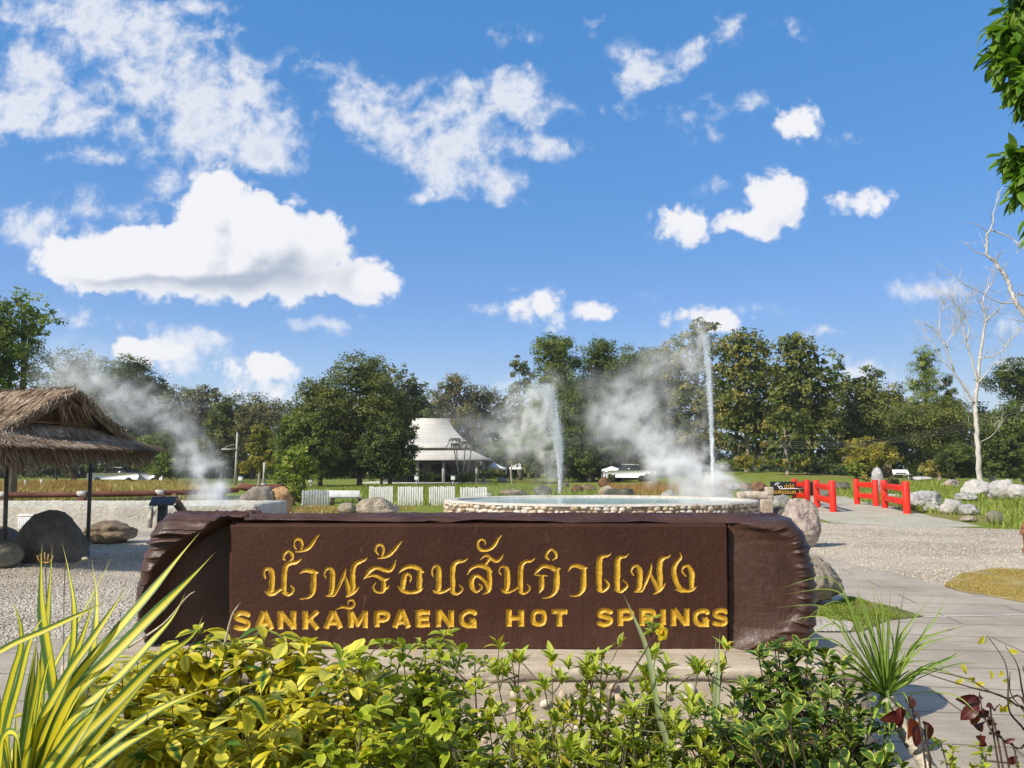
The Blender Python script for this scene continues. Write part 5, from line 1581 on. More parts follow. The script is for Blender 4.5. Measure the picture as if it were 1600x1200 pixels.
# small white stone holding the guy string at the post
# ------------------------------------------------------------------ steam and geysers
def steam_mat(name, puffs, dens, nscale, center, thr=(.36, .70), aniso=-.25, col=(1.0, 1.0, 1.0)):
    m, t = newmat(name)
    co = t.n('ShaderNodeTexCoord').outputs['Object']
    wv = t.n('ShaderNodeTexNoise', {'Vector': co, 'Scale': nscale * .8, 'Detail': 3.0}).outputs[1]
    wv = t.n('ShaderNodeVectorMath', {0: wv, 1: (.5, .5, .5)}, operation='SUBTRACT').outputs[0]
    avg = float(np.mean([p[3] for p in puffs]))
    cw = t.n('ShaderNodeVectorMath', {0: wv, 1: (avg * 1.3,) * 3, 2: co}, operation='MULTIPLY_ADD').outputs[0]
    acc = None
    for (x, y, z, r, w) in puffs:
        mp = t.n('ShaderNodeMapping', {'Vector': cw, 'Location': tuple(np.array([x, y, z]) - center), 'Scale': (r, r * .9, r)}, vector_type='TEXTURE')
        g = t.n('ShaderNodeTexGradient', {'Vector': mp.outputs[0]}, gradient_type='SPHERICAL').outputs[1]
        acc = t.math('MULTIPLY', g, w) if acc is None else t.math('MULTIPLY_ADD', g, w, acc)
    nz = t.n('ShaderNodeTexNoise', {'Vector': co, 'Scale': nscale, 'Detail': 5.0, 'Roughness': .58, 'Distortion': .3}).outputs[0]
    nf = t.smooth(nz, *thr)
    d = t.math('MULTIPLY', t.math('MULTIPLY', acc, acc), t.math('MULTIPLY_ADD', nf, .95, .05))
    d = t.math('MULTIPLY', d, dens)
    v = t.n('ShaderNodeVolumePrincipled', {'Color': col, 'Density': d, 'Anisotropy': aniso})
    t.n('ShaderNodeOutputMaterial', {'Volume': v.outputs[0]})
    m.cycles.volume_step_rate = 1.0
    return m


def plume(name, label, pts, dens, nscale, voxel, thr=(.38, .68), spread=.5, seed=0, extra=1.0):
    """pts: (px, py, D, radius px, weight) along the drift; domain = fused spheres"""
    rs = np.random.RandomState(seed)
    puffs = []
    for (px, py, D, r, w) in pts:
        c = P(px, py, D); puffs.append((c[0], c[1], max(c[2], .2), r / 1200 * D, w))
    center = np.array(puffs)[:, :3].mean(0)
    bm = bmesh.new()
    for (x, y, z, r, w) in puffs:
        q = bmesh.ops.create_icosphere(bm, subdivisions=2, radius=r * 1.12)
        for v in q['verts']: v.co = v.co + Vector((x - center[0], y - center[1], z - center[2]))
    me = bpy.data.meshes.new(name); bm.to_mesh(me); bm.free()
    o = bpy.data.objects.new(name, me); COL.objects.link(o)
    md = o.modifiers.new('remesh', 'REMESH'); md.mode = 'VOXEL'; md.voxel_size = voxel
    bpy.context.view_layer.update()
    m2 = bpy.data.meshes.new_from_object(o.evaluated_get(bpy.context.evaluated_depsgraph_get()))
    o.modifiers.clear(); o.data = m2
    o.location = center
    m2.materials.clear(); m2.materials.append(steam_mat(name + '_vapour', puffs, dens, nscale, center, thr))
    return tag(o, label, 'steam', kind='stuff')


plume('steam', 'white steam column leaning left above the cream spring basin', [
    (352, 792, 22.5, 34, .9), (320, 782, 22.5, 40, 1.1), (380, 794, 22.5, 26, .6), (325, 755, 22.6, 44, 1.1), (305, 722, 22.8, 46, 1.0), (292, 690, 23, 48, .62), (268, 655, 23.3, 50, .6), (300, 648, 23.4, 40, .4),
    (235, 640, 23.6, 50, .85), (195, 618, 24, 54, .9), (150, 590, 24.5, 60, .75), (110, 570, 25, 70, .7), (165, 650, 24.2, 55, .55), (90, 600, 25.5, 60, .4), (345, 720, 22.6, 40, .35)], 2.3, 2.1, .22, seed=1)
plume('steam', 'white steam cloud drifting left of the shorter geyser', [
    (866, 740, 37, 30, 1.0), (858, 700, 37, 38, 1.1), (850, 660, 37, 44, 1.1), (838, 622, 37, 46, 1.0), (810, 640, 37.5, 52, .7), (790, 680, 37.5, 60, .6), (820, 700, 37, 52, .75), (745, 690, 38, 70, .45), (700, 655, 39, 60, .3), (860, 600, 37, 30, .7), (800, 600, 38, 40, .45), (845, 760, 36.5, 40, .35)], 1.3, 1.45, .34, seed=2)
plume('steam', 'broad white steam bank blown left from the tall geyser', [
    (1120, 775, 29.5, 50, 1.5), (1090, 752, 29.5, 56, 1.6), (1150, 780, 29, 48, 1.4), (1060, 735, 29.8, 62, 1.35), (1020, 705, 30, 66, .85), (985, 670, 30.4, 72, .75), (960, 630, 30.8, 72, .65), (1000, 600, 31, 72, .55), (1040, 640, 30.5, 66, .5), (930, 680, 31, 60, .4), (1085, 690, 30, 50, .5), (1060, 570, 31, 60, .45), (1020, 560, 31.2, 50, .35), (1180, 785, 28.6, 40, .5), (910, 610, 31.5, 60, .3)], 1.35, 1.25, .3, seed=3)
plume('steam', 'thin veil of steam round the top of the tall geyser', [
    (1098, 520, 29.5, 34, .8), (1085, 545, 29.5, 42, .9), (1092, 580, 29.5, 38, .9), (1098, 620, 29.5, 34, .8), (1102, 660, 29.5, 28, .7), (1080, 500, 29.8, 36, .5), (1060, 540, 30, 44, .5), (1075, 450, 30, 40, .16)], 1.3, 2.0, .24, seed=4)
plume('steam', 'low faint mist lying on the pond water', [
    (760, 775, 27, 30, .6), (800, 773, 27.5, 34, .7), (850, 772, 27.5, 36, .7), (900, 774, 27.5, 34, .5), (950, 778, 27, 26, .35), (1000, 778, 27, 24, .3)], .7, 1.4, .2, seed=5)


def m_spray():
    m, t = newmat('water_spray')
    b = t.n('ShaderNodeBsdfPrincipled', {'Base Color': (.86, .9, .93, 1), 'Roughness': .25, 'Specular IOR Level': .5})
    tr = t.n('ShaderNodeBsdfTranslucent', {'Color': (.9, .95, 1, 1)})
    mx = t.n('ShaderNodeMixShader', {0: .45, 1: b.outputs[0], 2: tr.outputs[0]})
    t.n('ShaderNodeOutputMaterial', {'Surface': mx.outputs[0]})
    return m


M_SPRAY = m_spray()
OCT = np.array([[1, 0, 0], [-1, 0, 0], [0, 1, 0], [0, -1, 0], [0, 0, 1.8], [0, 0, -1.8]], float)
OF = np.array([[0, 2, 4], [2, 1, 4], [1, 3, 4], [3, 0, 4], [2, 0, 5], [1, 2, 5], [3, 1, 5], [0, 3, 5]])


def geyser(label, path, D, n, w_fn, drift, size, seed, splash=300):
    """path px points from the mouth up; droplets thin out and drift to the left with height"""
    rs = np.random.RandomState(seed)
    base = P(path[0][0], path[0][1], D); base[2] = 0
    root = thing('geyser', label, 'geyser', base)
    s = spline(np.array([P(x, y, D) for x, y in path]), 12)
    f = rs.rand(n) ** 1.25
    p = np.stack([np.interp(f, np.linspace(0, 1, len(s)), s[:, k]) for k in range(3)], -1)
    w = w_fn(f)
    sp = rs.randn(n, 2) * w[:, None]
    p[:, 0] += sp[:, 0] * .5 - np.abs(rs.randn(n)) * drift * f ** 1.5
    p[:, 1] += sp[:, 1] * .5
    p[:, 2] += rs.randn(n) * .05
    sz = size * (.5 + rs.rand(n)) * (1.1 - .5 * f)
    V = p[:, None] + OCT[None] * sz[:, None, None]
    T = (np.arange(n) * 6)[:, None, None] + OF[None]
    mk('spray', V.reshape(-1, 3), [T.reshape(-1, 3)], M_SPRAY, root)
    b = MB(); k = int(len(s) * .8)
    wob = (rs.rand(k, 3) - .5) * .05
    b.tube(s[:k] + wob, np.interp(np.linspace(0, .8, k), [0, .3, .8], [.065, .05, .022]) * (.8 + .5 * rs.rand(k)), 8); b.build('jet', M_SPRAY, root, smooth=True)
    return root


geyser('tall thin geyser jet at the right of the pond', [(1114.5, 782), (1114, 740), (1113, 690), (1111.5, 640), (1109.5, 590), (1107, 550), (1104, 522)], 29.3, 17000, lambda f: .045 + .10 * f ** 1.5, .09, .0085, 3)
geyser('shorter geyser jet left of the middle of the pond', [(875, 768), (876, 740), (876.5, 715), (875, 690), (871, 655), (866, 620), (858, 600)], 36.5, 15000, lambda f: .06 + .28 * f ** 1.2, .35, .011, 4)
# ------------------------------------------------------------------ the log sign
YF = 4.60


def topx(X, Y, Z):
    """world to photo pixels"""
    z = Z - CAMZ; cy, sy = math.cos(PITCH), math.sin(PITCH)
    d = Y * cy + z * sy; up = -Y * sy + z * cy
    return 800 + 1200 * X / d, 600 - 1200 * up / d


# --- lettering traced as pen strokes (x, y, half width), in pixels of three enlargements
R3 = (400, 820, .15, [
    [(95, 555, 9), (80, 510, 12), (93, 466, 15), (130, 458, 22), (160, 490, 30), (166, 560, 30), (162, 640, 30), (148, 690, 30), (100, 694, 5)],
    [(92, 694, 6), (130, 718, 22), (180, 718, 22), (230, 688, 16), (275, 662, 14)],
    [(288, 700, 26), (290, 600, 28), (295, 500, 28), (312, 430, 26), (350, 402, 24), (410, 392, 20), (450, 372, 11), (475, 352, 2)],
    [(288, 695, 26), (330, 730, 18), (375, 705, 14), (386, 662, 12), (358, 634, 5)],
    [(305, 372, 7), (281, 345, 14), (295, 300, 17), (335, 268, 10)], [(335, 268, 10), (370, 300, 17), (379, 345, 14), (350, 374, 7)],
    [(422, 255, 5), (396, 225, 11), (392, 180, 14), (425, 146, 14), (462, 158, 16), (480, 200, 14), (470, 245, 14)],
    [(405, 282, 4), (470, 272, 15), (540, 245, 20), (588, 190, 19), (620, 140, 13), (665, 97, 2)],
    [(452, 512, 3), (490, 482, 14), (540, 477, 22), (600, 490, 24), (652, 500, 3)], [(605, 500, 24), (600, 580, 30), (597, 660, 30), (580, 725, 22), (530, 762, 12), (445, 775, 2)],
    [(726, 555, 6), (710, 512, 10), (732, 462, 14), (770, 456, 18), (794, 500, 28), (796, 600, 28), (785, 690, 26), (765, 725, 14), (718, 744, 2)],
    [(740, 744, 5), (800, 735, 15), (840, 690, 15), (880, 600, 18), (915, 520, 18), (937, 446, 3)], [(930, 550, 14), (950, 620, 22), (962, 690, 24), (950, 735, 12), (928, 757, 2)],
    [(985, 715, 22), (1008, 650, 28), (1005, 560, 28), (1008, 470, 28), (1032, 412, 25), (1080, 385, 21), (1130, 365, 13), (1165, 335, 2)], [(930, 754, 4), (990, 722, 18), (1040, 680, 18), (1072, 643, 3)],
    [(955, 828, 5), (965, 790, 9), (1000, 784, 12), (1022, 815, 12), (1005, 855, 15), (960, 866, 16), (900, 855, 13), (820, 886, 2)],
    [(1457, 362, 2), (1432, 430, 16), (1390, 476, 21), (1330, 470, 20), (1260, 445, 20), (1195, 468, 26), (1150, 520, 18), (1118, 570, 3)],
    [(1150, 545, 8), (1220, 525, 15), (1280, 545, 18), (1330, 572, 20), (1388, 558, 3)], [(1325, 565, 16), (1330, 640, 26), (1325, 685, 22), (1285, 706, 13), (1238, 688, 11), (1218, 645, 9), (1248, 602, 4)], [(1330, 640, 16), (1362, 660, 14), (1390, 628, 2)],
    [(1272, 308, 7), (1243, 270, 12), (1254, 220, 14), (1290, 203, 14), (1322, 235, 14), (1322, 285, 15), (1308, 325, 12)],
    [(1265, 350, 3), (1330, 336, 15), (1390, 310, 20), (1440, 260, 19), (1480, 212, 13), (1522, 170, 2)],
])
R4 = (620, 820, .15, [
    [(12, 508, 3), (60, 462, 16), (110, 437, 21), (170, 437, 23), (220, 455, 24), (262, 488, 14), (290, 494, 2)], [(62, 650, 26), (70, 580, 30), (82, 530, 26), (112, 510, 13), (146, 545, 12), (138, 592, 6)],
    [(8, 638, 4), (60, 688, 20), (140, 706, 17), (220, 690, 20), (278, 658, 3)], [(235, 490, 24), (235, 580, 30), (232, 665, 26)],
    [(382, 545, 4), (365, 505, 8), (372, 452, 10), (405, 425, 14), (434, 460, 26), (436, 550, 31), (435, 640, 31), (420, 690, 20), (368, 680, 3)], [(385, 702, 6), (440, 706, 16), (500, 690, 15), (560, 655, 12)],
    [(580, 690, 26), (580, 600, 28), (580, 500, 28), (592, 420, 26), (630, 388, 20), (690, 380, 13), (747, 350, 2)], [(580, 695, 24), (610, 722, 15), (656, 706, 11), (682, 665, 11), (648, 622, 4)],
    [(862, 372, 2), (900, 330, 12), (940, 320, 16), (990, 360, 17), (1040, 378, 17), (1082, 350, 13), (1107, 302, 2)], [(965, 350, 18), (930, 402, 14)],
    [(733, 524, 3), (765, 462, 14), (830, 430, 18), (900, 432, 24), (956, 470, 25), (965, 560, 26), (962, 640, 28), (950, 690, 18), (890, 728, 2)], [(960, 475, 12), (1000, 487, 2)],
    [(950, 670, 24), (920, 600, 18), (870, 550, 16), (820, 530, 19), (782, 570, 27), (780, 640, 27), (820, 697, 14), (868, 672, 12), (882, 640, 11), (848, 612, 4)], [(945, 692, 10), (1000, 656, 2)],
    [(916, 204, 6), (920, 175, 8), (880, 150, 12), (846, 175, 13), (842, 220, 14), (872, 260, 17), (930, 265, 16), (990, 240, 18), (1030, 190, 19), (1060, 140, 12), (1102, 98, 2)],
    [(1092, 524, 4), (1064, 490, 8), (1076, 445, 10), (1115, 430, 14), (1146, 470, 26), (1150, 550, 30), (1146, 640, 30), (1122, 690, 18), (1076, 656, 3)], [(1090, 692, 6), (1150, 702, 16), (1210, 682, 13), (1260, 650, 12)],
    [(1288, 690, 26), (1285, 600, 29), (1287, 500, 29), (1298, 420, 26), (1340, 382, 19), (1400, 375, 12), (1447, 337, 2)], [(1290, 692, 24), (1316, 716, 14), (1366, 692, 11), (1382, 650, 11), (1352, 616, 4)],
])
R5 = (820, 820, .175, [
    [(80, 446, 3), (115, 405, 15), (160, 370, 18), (220, 373, 20), (270, 398, 20), (322, 386, 2)], [(82, 444, 4), (140, 450, 9), (206, 456, 2)], [(150, 462, 18), (150, 520, 26), (148, 568, 20), (122, 613, 2)],
    [(288, 400, 20), (283, 480, 27), (280, 560, 27), (258, 612, 18), (210, 645, 9), (150, 657, 2)], [(218, 314, 5), (190, 287, 12), (201, 246, 13), (236, 214, 8)], [(236, 214, 8), (270, 246, 13), (279, 287, 12), (246, 314, 5)],
    [(383, 423, 2), (415, 372, 13), (460, 364, 18), (520, 384, 20), (563, 382, 2)], [(528, 395, 18), (525, 480, 27), (520, 560, 27), (498, 608, 17), (460, 632, 10), (392, 636, 2)],
    [(668, 580, 22), (662, 500, 28), (662, 400, 28), (668, 310, 27), (692, 282, 18), (740, 275, 11), (776, 248, 2)], [(640, 576, 4), (690, 594, 14), (735, 562, 14), (746, 530, 11), (712, 486, 4)],
    [(828, 580, 22), (824, 500, 27), (826, 400, 27), (830, 315, 26), (855, 290, 17), (895, 285, 10), (932, 256, 2)], [(802, 576, 4), (852, 597, 14), (898, 565, 14), (912, 535, 11), (875, 490, 4)],
    [(972, 450, 4), (950, 416, 8), (966, 376, 12), (1000, 366, 14), (1025, 410, 25), (1026, 500, 25), (1015, 570, 22), (975, 603, 2)], [(985, 602, 4), (1040, 590, 13), (1070, 540, 13), (1100, 470, 15), (1120, 410, 14), (1132, 346, 2)],
    [(1120, 440, 12), (1150, 500, 16), (1180, 560, 20), (1182, 600, 12), (1142, 622, 2)], [(1205, 570, 22), (1206, 480, 27), (1202, 390, 26), (1212, 322, 24), (1240, 296, 17), (1280, 288, 9), (1306, 262, 2)], [(1148, 618, 4), (1210, 580, 15), (1260, 517, 2)],
    [(1384, 246, 2), (1394, 290, 12), (1360, 332, 18), (1332, 390, 22), (1336, 460, 24), (1360, 530, 22), (1400, 578, 21), (1450, 590, 17), (1500, 578, 13), (1533, 552, 2)], [(1488, 570, 20), (1490, 490, 25), (1490, 430, 25), (1455, 366, 15), (1412, 380, 11), (1405, 420, 9), (1438, 460, 4)], [(1338, 576, 3), (1400, 596, 12)],
])
G_ = {
    'A': [[(.5, .0), (.13, 1)], [(.5, .0), (.87, 1)], [(.28, .68), (.72, .68)]], 'N': [[(.15, 0), (.15, 1)], [(.85, 0), (.85, 1)], [(.16, .04), (.84, .96)]],
    'K': [[(.17, 0), (.17, 1)], [(.86, 0), (.28, .56)], [(.4, .42), (.87, 1)]], 'M': [[(.14, 0), (.14, 1)], [(.86, 0), (.86, 1)], [(.16, .06), (.5, .82), (.84, .06)]],
    'P': [[(.19, 0), (.19, 1)], [(.2, .12), (.58, .12), (.82, .2), (.86, .34), (.8, .49), (.58, .57), (.2, .57)]], 'E': [[(.19, 0), (.19, 1)], [(.19, .13), (.95, .13)], [(.19, .5), (.86, .5)], [(.19, .87), (.95, .87)]],
    'G': [[(.93, .24), (.72, .12), (.46, .13), (.23, .28), (.16, .5), (.23, .74), (.46, .88), (.7, .85), (.82, .7)], [(.83, .56), (.83, 1.02)], [(.58, .62), (.9, .62)]],
    'S': [[(.92, .2), (.66, .11), (.36, .12), (.18, .24), (.22, .39), (.5, .48), (.8, .58), (.87, .73), (.7, .88), (.4, .9), (.08, .82)]],
    'H': [[(.17, 0), (.17, 1)], [(.83, 0), (.83, 1)], [(.17, .5), (.83, .5)]], 'O': [[(.5, .12), (.76, .22), (.84, .5), (.76, .78), (.5, .88), (.24, .78), (.16, .5), (.24, .22), (.5, .12)]],
    'T': [[(.02, .14), (.98, .14)], [(.5, 0), (.5, 1)]], 'R': [[(.19, 0), (.19, 1)], [(.2, .12), (.58, .12), (.82, .2), (.86, .32), (.8, .46), (.58, .54), (.2, .54)], [(.5, .54), (.88, 1)]], 'I': [[(.5, 0), (.5, 1)]],
}
LAT = [('S', 364, 391, 955, 985), ('A', 396, 428, 956, 984), ('N', 433, 463, 955, 983), ('K', 472, 500, 955, 983), ('A', 504, 536, 955, 982), ('M', 543, 575, 954, 981), ('P', 584, 609, 954, 980), ('A', 612, 642, 953, 981), ('E', 649, 673, 953, 980), ('N', 681, 709, 953, 980), ('G', 716, 745, 952, 981),
       ('H', 790, 819, 952, 979), ('O', 828, 855, 951, 979), ('T', 861, 887, 952, 979), ('S', 932, 957, 951, 978), ('P', 964, 991, 951, 978), ('R', 998, 1025, 951, 978), ('I', 1031, 1041, 951, 977), ('N', 1048, 1077, 951, 978), ('G', 1081, 1108, 951, 979), ('S', 1112, 1138, 951, 978)]

# --- panel as a carved height field
px0, px1, py0, py1 = 354, 1141, 817.5, 1013.5
YP = YF - .03
tl = P(px0, py0, YP); br_ = P(px1, py1, YP)
step = .0031
gx = np.arange(tl[0], br_[0], step); gz = np.arange(br_[2], tl[2], step)
GX, GZ = np.meshgrid(gx, gz)
PXg, PYg = topx(GX, np.full_like(GX, YP), GZ)
K = 1200 / YP                                      # pixels per metre at the panel


ID1 = np.zeros(GX.shape, int); ID2 = np.zeros(GX.shape, int)


def stroke_sdf(S, pts, flat, IDm, sid):
    pts = np.asarray(pts, float)
    r0 = pts[:, 2].max() + 4
    lo = pts[:, :2].min(0) - r0; hi = pts[:, :2].max(0) + r0
    cols = np.where((PXg[0] >= lo[0]) & (PXg[0] <= hi[0]))[0]
    rows = np.where((PYg[:, 0] >= lo[1]) & (PYg[:, 0] <= hi[1]))[0]
    if len(cols) == 0 or len(rows) == 0: return
    sl = (slice(rows[0], rows[-1] + 1), slice(cols[0], cols[-1] + 1))
    X, Y = PXg[sl], PYg[sl]
    best = S[sl]; idm = IDm[sl]
    n = len(pts)
    for i in range(n - 1):
        a, b = pts[i], pts[i + 1]
        dx, dy = b[0] - a[0], b[1] - a[1]; L2 = dx * dx + dy * dy + 1e-9
        t = ((X - a[0]) * dx + (Y - a[1]) * dy) / L2
        tc_ = np.clip(t, 0, 1)
        d = np.hypot(X - a[0] - tc_ * dx, Y - a[1] - tc_ * dy) - (a[2] + tc_ * (b[2] - a[2]))
        if flat:
            L = math.sqrt(L2)
            if i == 0: d = np.maximum(d, -t * L)
            if i == n - 2: d = np.maximum(d, (t - 1) * L)
        idm = np.where(d < best, sid, idm); best = np.minimum(best, d)
    S[sl] = best; IDm[sl] = idm


S1 = np.full(GX.shape, 50.0); S2 = np.full(GX.shape, 50.0)
GLY = [[0] * 4 + [1] * 2 + [2] * 2 + [3] * 2 + [4] * 5 + [5] + [6] * 4 + [7] * 2, [8] * 4 + [9] * 4 + [10] * 6 + [11] + [12] * 4, [13] * 4 + [14] * 2 + [15] * 2 + [16] * 2 + [17] * 2 + [18] * 5 + [19] * 3]
for (ox, oy, sc_, strokes), gl in zip((R3, R4, R5), GLY):
    for st, gi_ in zip(strokes, gl):
        q = np.array(st, float)
        q = np.column_stack([ox + q[:, 0] * sc_, oy + q[:, 1] * sc_, q[:, 2] * sc_ * .97])
        stroke_sdf(S1, spline(q, 6) if len(q) > 2 else q, False, ID1, gi_)
rs = np.random.RandomState(4)
for li_, (ch, xa, xb, ya, yb) in enumerate(LAT):
    for st in G_[ch]:
        q = np.array(st, float) + rs.randn(len(st), 2) * .008
        curved = len(st) > 3
        rr = 4.5 if (not curved and abs(st[0][0] - st[-1][0]) < .4) else 3.9
        if ch == 'M' and len(st) == 3: rr = 3.6
        q = np.column_stack([xa + q[:, 0] * (xb - xa), ya + q[:, 1] * (yb - ya), np.full(len(q), rr)])
        stroke_sdf(S2, spline(q, 5) if curved else q, True, ID2, li_)
SD = np.minimum(S1, S2) / K
carve = np.clip(-SD * 1.1, 0, .0065) + np.clip(-SD - .006, 0, .012) * .3
ee = np.minimum(np.minimum((PXg - px0) / K, (px1 - PXg) / K * 1.3), (PYg - py0) / K * 1.4)
ee = ee + (fbm(np.stack([GX * 9, GZ * 9, 0 * GX], -1), 3, 5) - .5) * .006
rnd_ = .03
q = np.clip(1 - ee / rnd_, 0, 1)
edge = .075 * (1 - np.sqrt(np.clip(1 - q ** 2, 0, 1)))
p3 = np.stack([GX, GZ, 0 * GX], -1)
rel = (fbm(p3 * 3, 3, 2) - .5) * .010 + (fbm(p3 * 55, 3, 6) - .5) * .0028
lrel = (fbm(p3 * 130, 2, 8) - .5) * .002 * (SD < 0)
GY = YP + carve + edge + np.where(ee < .0022, .16, 0) - rel * (SD > -.001) - rel * .4 * (SD <= -.001) - lrel


def m_sign(name, cols, rough, bump, scale, spec=.45):
    m, t = newmat(name)
    co = t.n('ShaderNodeTexCoord').outputs['Object']
    a = t.noise(co, scale, 6, .65); f = t.noise(co, 70, 5, .7)
    sc2 = t.noise(t.n('ShaderNodeMapping', {'Vector': co, 'Scale': (2.5, 2.5, .7)}).outputs[0], 7, 6, .7, .4)
    col = t.ramp(a, [(.3, cols[0]), (.5, cols[1]), (.72, cols[2])])
    col = t.mix(t.smooth(sc2, .60, .72, 0, .5), col, tuple(min(1, c * 2.1 + .01) for c in cols[2]))
    z_ = t.n('ShaderNodeSeparateXYZ', {0: co}).outputs[2]
    dn = t.noise(t.n('ShaderNodeMapping', {'Vector': co, 'Scale': (9, 9, .9)}).outputs[0], 2.0, 6, .7)
    dust = t.math('MULTIPLY', t.smooth(z_, .22, -.02), t.smooth(dn, .35, .7))
    col = t.mix(t.math('MULTIPLY', dust, .14), col, (.19, .14, .10))
    sp = t.noise(co, 160, 2, .5)
    col = t.mix(t.smooth(sp, .66, .72, 0, .45), col, (.16, .11, .085))
    drip = t.noise(t.n('ShaderNodeMapping', {'Vector': co, 'Scale': (14, 14, .35)}).outputs[0], 2.0, 5, .65)
    col = t.mix(t.smooth(drip, .56, .68, 0, .35), col, cols[0])
    rg_ = t.smooth(f, .3, .7, rough - .12, rough + .15)
    surf(t, col, rg_, t.n('ShaderNodeBump', {'Height': f, 'Strength': bump, 'Distance': .004}).outputs[0], spec)
    return m


M_PANEL = m_sign('brown_panel_paint', [(.036, .0145, .0085), (.050, .0205, .0125), (.066, .029, .019)], .6, .35, 1.6, .16)
M_LOGP = m_sign('brown_log_paint', [(.036, .016, .010), (.056, .026, .017), (.082, .041, .029)], .44, .5, 3, .36)


def m_gold():
    m, t = newmat('gold_paint')
    co = t.n('ShaderNodeTexCoord').outputs['Object']
    a = t.noise(co, 22, 6, .65); f = t.noise(co, 140, 4, .7)
    dd = t.noise(co, 55, 5, .7, .5)
    col = t.ramp(a, [(.25, (.33, .165, .008)), (.45, (.50, .285, .012)), (.7, (.64, .41, .035))])
    col = t.mix(t.smooth(dd, .54, .66, 0, .55), col, (.16, .085, .02))
    surf(t, col, t.smooth(f, .3, .7, .34, .6), t.n('ShaderNodeBump', {'Height': f, 'Strength': .5, 'Distance': .002}).outputs[0], .5, .08)
    return m


M_GOLD = m_gold()
sign = thing('log_sign', 'brown log shaped sign with carved gold Thai and English lettering', 'sign', (-.22, YF + .2, .55))
ny, nx = GX.shape
V = np.stack([GX, GY, GZ], -1).reshape(-1, 3)
i = (np.arange(ny - 1)[:, None] * nx + np.arange(nx - 1)[None])
Q = np.stack([i, i + 1, i + nx + 1, i + nx], -1).reshape(-1, 4)
def fmean(S): return (S[:-1, :-1] + S[1:, :-1] + S[:-1, 1:] + S[1:, 1:]).ravel() / 4
f1 = fmean(S1) < 0; f2 = (fmean(S2) < 0) & ~f1
i1 = ID1[:-1, :-1].ravel(); i2 = ID2[:-1, :-1].ravel()
LETS = [('panel', ~(f1 | f2), M_PANEL)] + [('thai_letter', f1 & (i1 == g_), M_GOLD) for g_ in range(20)] + [('english_letter', f2 & (i2 == g_), M_GOLD) for g_ in range(len(LAT))]
for nm, sel, mt in LETS:
    q = Q[sel]; ids, inv = np.unique(q, return_inverse=True)
    mk(nm, V[ids], [inv.reshape(-1, 4)], mt, sign, smooth=True)

# --- log body
zb_, zt_ = P(700, 1014, YF)[2], P(700, 814, YF)[2]
NF, NTp, NB, NX = 170, 46, 24, 640
loop = []
for k in range(NF): loop.append((YF, zb_ + (zt_ - .035 - zb_) * k / (NF - 1), 0))
for k in range(1, NTp):
    t_ = k / (NTp - 1)
    a_ = min(1, t_ / .22) * math.pi / 2
    if t_ < .22: loop.append((YF + .035 * (1 - math.cos(a_)), zt_ - .035 + .035 * math.sin(a_), 1))
    else:
        s_ = (t_ - .22) / .78
        loop.append((YF + .035 + .36 * s_, zt_ + .016 * math.sin(math.pi * s_ * .9) - .05 * max(0, s_ - .7) ** 2 * 10, 1))
ly, lz, _ = loop[-1]
for k in range(1, NB): loop.append((ly + .02 * math.sin(math.pi * k / NB), lz + (zb_ - lz) * k / (NB - 1), 2))
loop = np.array(loop)
LY, LZ = loop[:, 0], loop[:, 1]
arc = np.concatenate([[0], np.cumsum(np.hypot(np.diff(LY), np.diff(LZ)))])
hp_ = topx(np.zeros_like(LZ), np.full_like(LZ, YF), LZ)[1]
xl = np.interp(hp_, [805, 812, 820, 832, 850, 880, 920, 965, 1000, 1014], [262, 249, 240, 232, 226, 219, 214, 217, 225, 231])
xr = np.interp(hp_, [805, 810, 816, 830, 855, 890, 925, 960, 990, 1014], [1212, 1226, 1238, 1252, 1263, 1269, 1271, 1270, 1265, 1257])
XL = (xl - 800) / 1200 * 4.52; XR = (xr - 800) / 1200 * 4.60
uu = np.linspace(0, 1, NX); uu = .5 - .5 * np.cos(np.pi * (uu * .86 + .07)); uu = (uu - uu[0]) / (uu[-1] - uu[0])
X = XL[None] + uu[:, None] * (XR - XL)[None]
Y = np.repeat(LY[None], NX, 0); Z = np.repeat(LZ[None], NX, 0)
eL = (X - XL[None]); eR = (XR[None] - X)
e = np.minimum(eL, eR)
r = .13
qq = np.clip(1 - e / r, 0, 1); rd = 1 - np.sqrt(np.clip(1 - qq ** 2, 0, 1))
midY = YF + .22
PXb, PYb = topx(X, np.full_like(X, YF), Z)
isF = np.zeros(len(loop)); isF[:NF] = 1
cL = np.interp(PYb, [812, 820, 828, 838, 852, 880, 915, 960, 1000, 1014], [372, 352, 326, 306, 290, 265, 248, 238, 232, 232])
cR = np.interp(PYb, [812, 820, 829, 842, 860, 900, 955, 980, 996, 1014], [1146, 1168, 1204, 1224, 1233, 1239, 1240, 1222, 1190, 1158])
wob = (fbm(np.stack([X * 5, Z * 5, 0 * X], -1), 3, 12) - .5) * 14
dl = PXb + wob - cL; dr = PXb + wob * .45 - cR
topb = 1 - sstep(PYb, 817, 821)
barkL = 1 - sstep(dl, -10, 6); barkR = sstep(dr, -8, 8)
bark = np.maximum(np.maximum(barkL, barkR), topb)
hL = np.where(PXb < 360, -.12 - .06 * sstep(PXb, 270, 354), 0)
tR = np.clip((PXb - 1140) / np.maximum(20, cR - 1140), 0, 1)
hR = -.012 + .10 * tR
flat_h = np.where(PXb < 420, np.where(PXb < 356, hL, -.06), np.where(PXb > 1138, hR, -.06))
bh = np.where(PXb < 600, .105, .035 + .06 * np.clip((PXb - 1140) / 95, 0, 1)) * np.ones_like(X)
bh = np.where((PXb > 356) & (PXb < 1138), .004, bh)
bh = bh + (.03 - bh) * sstep(np.abs(PXb - 747), 330, 392) * 0
h = flat_h * (1 - bark) + bh * bark
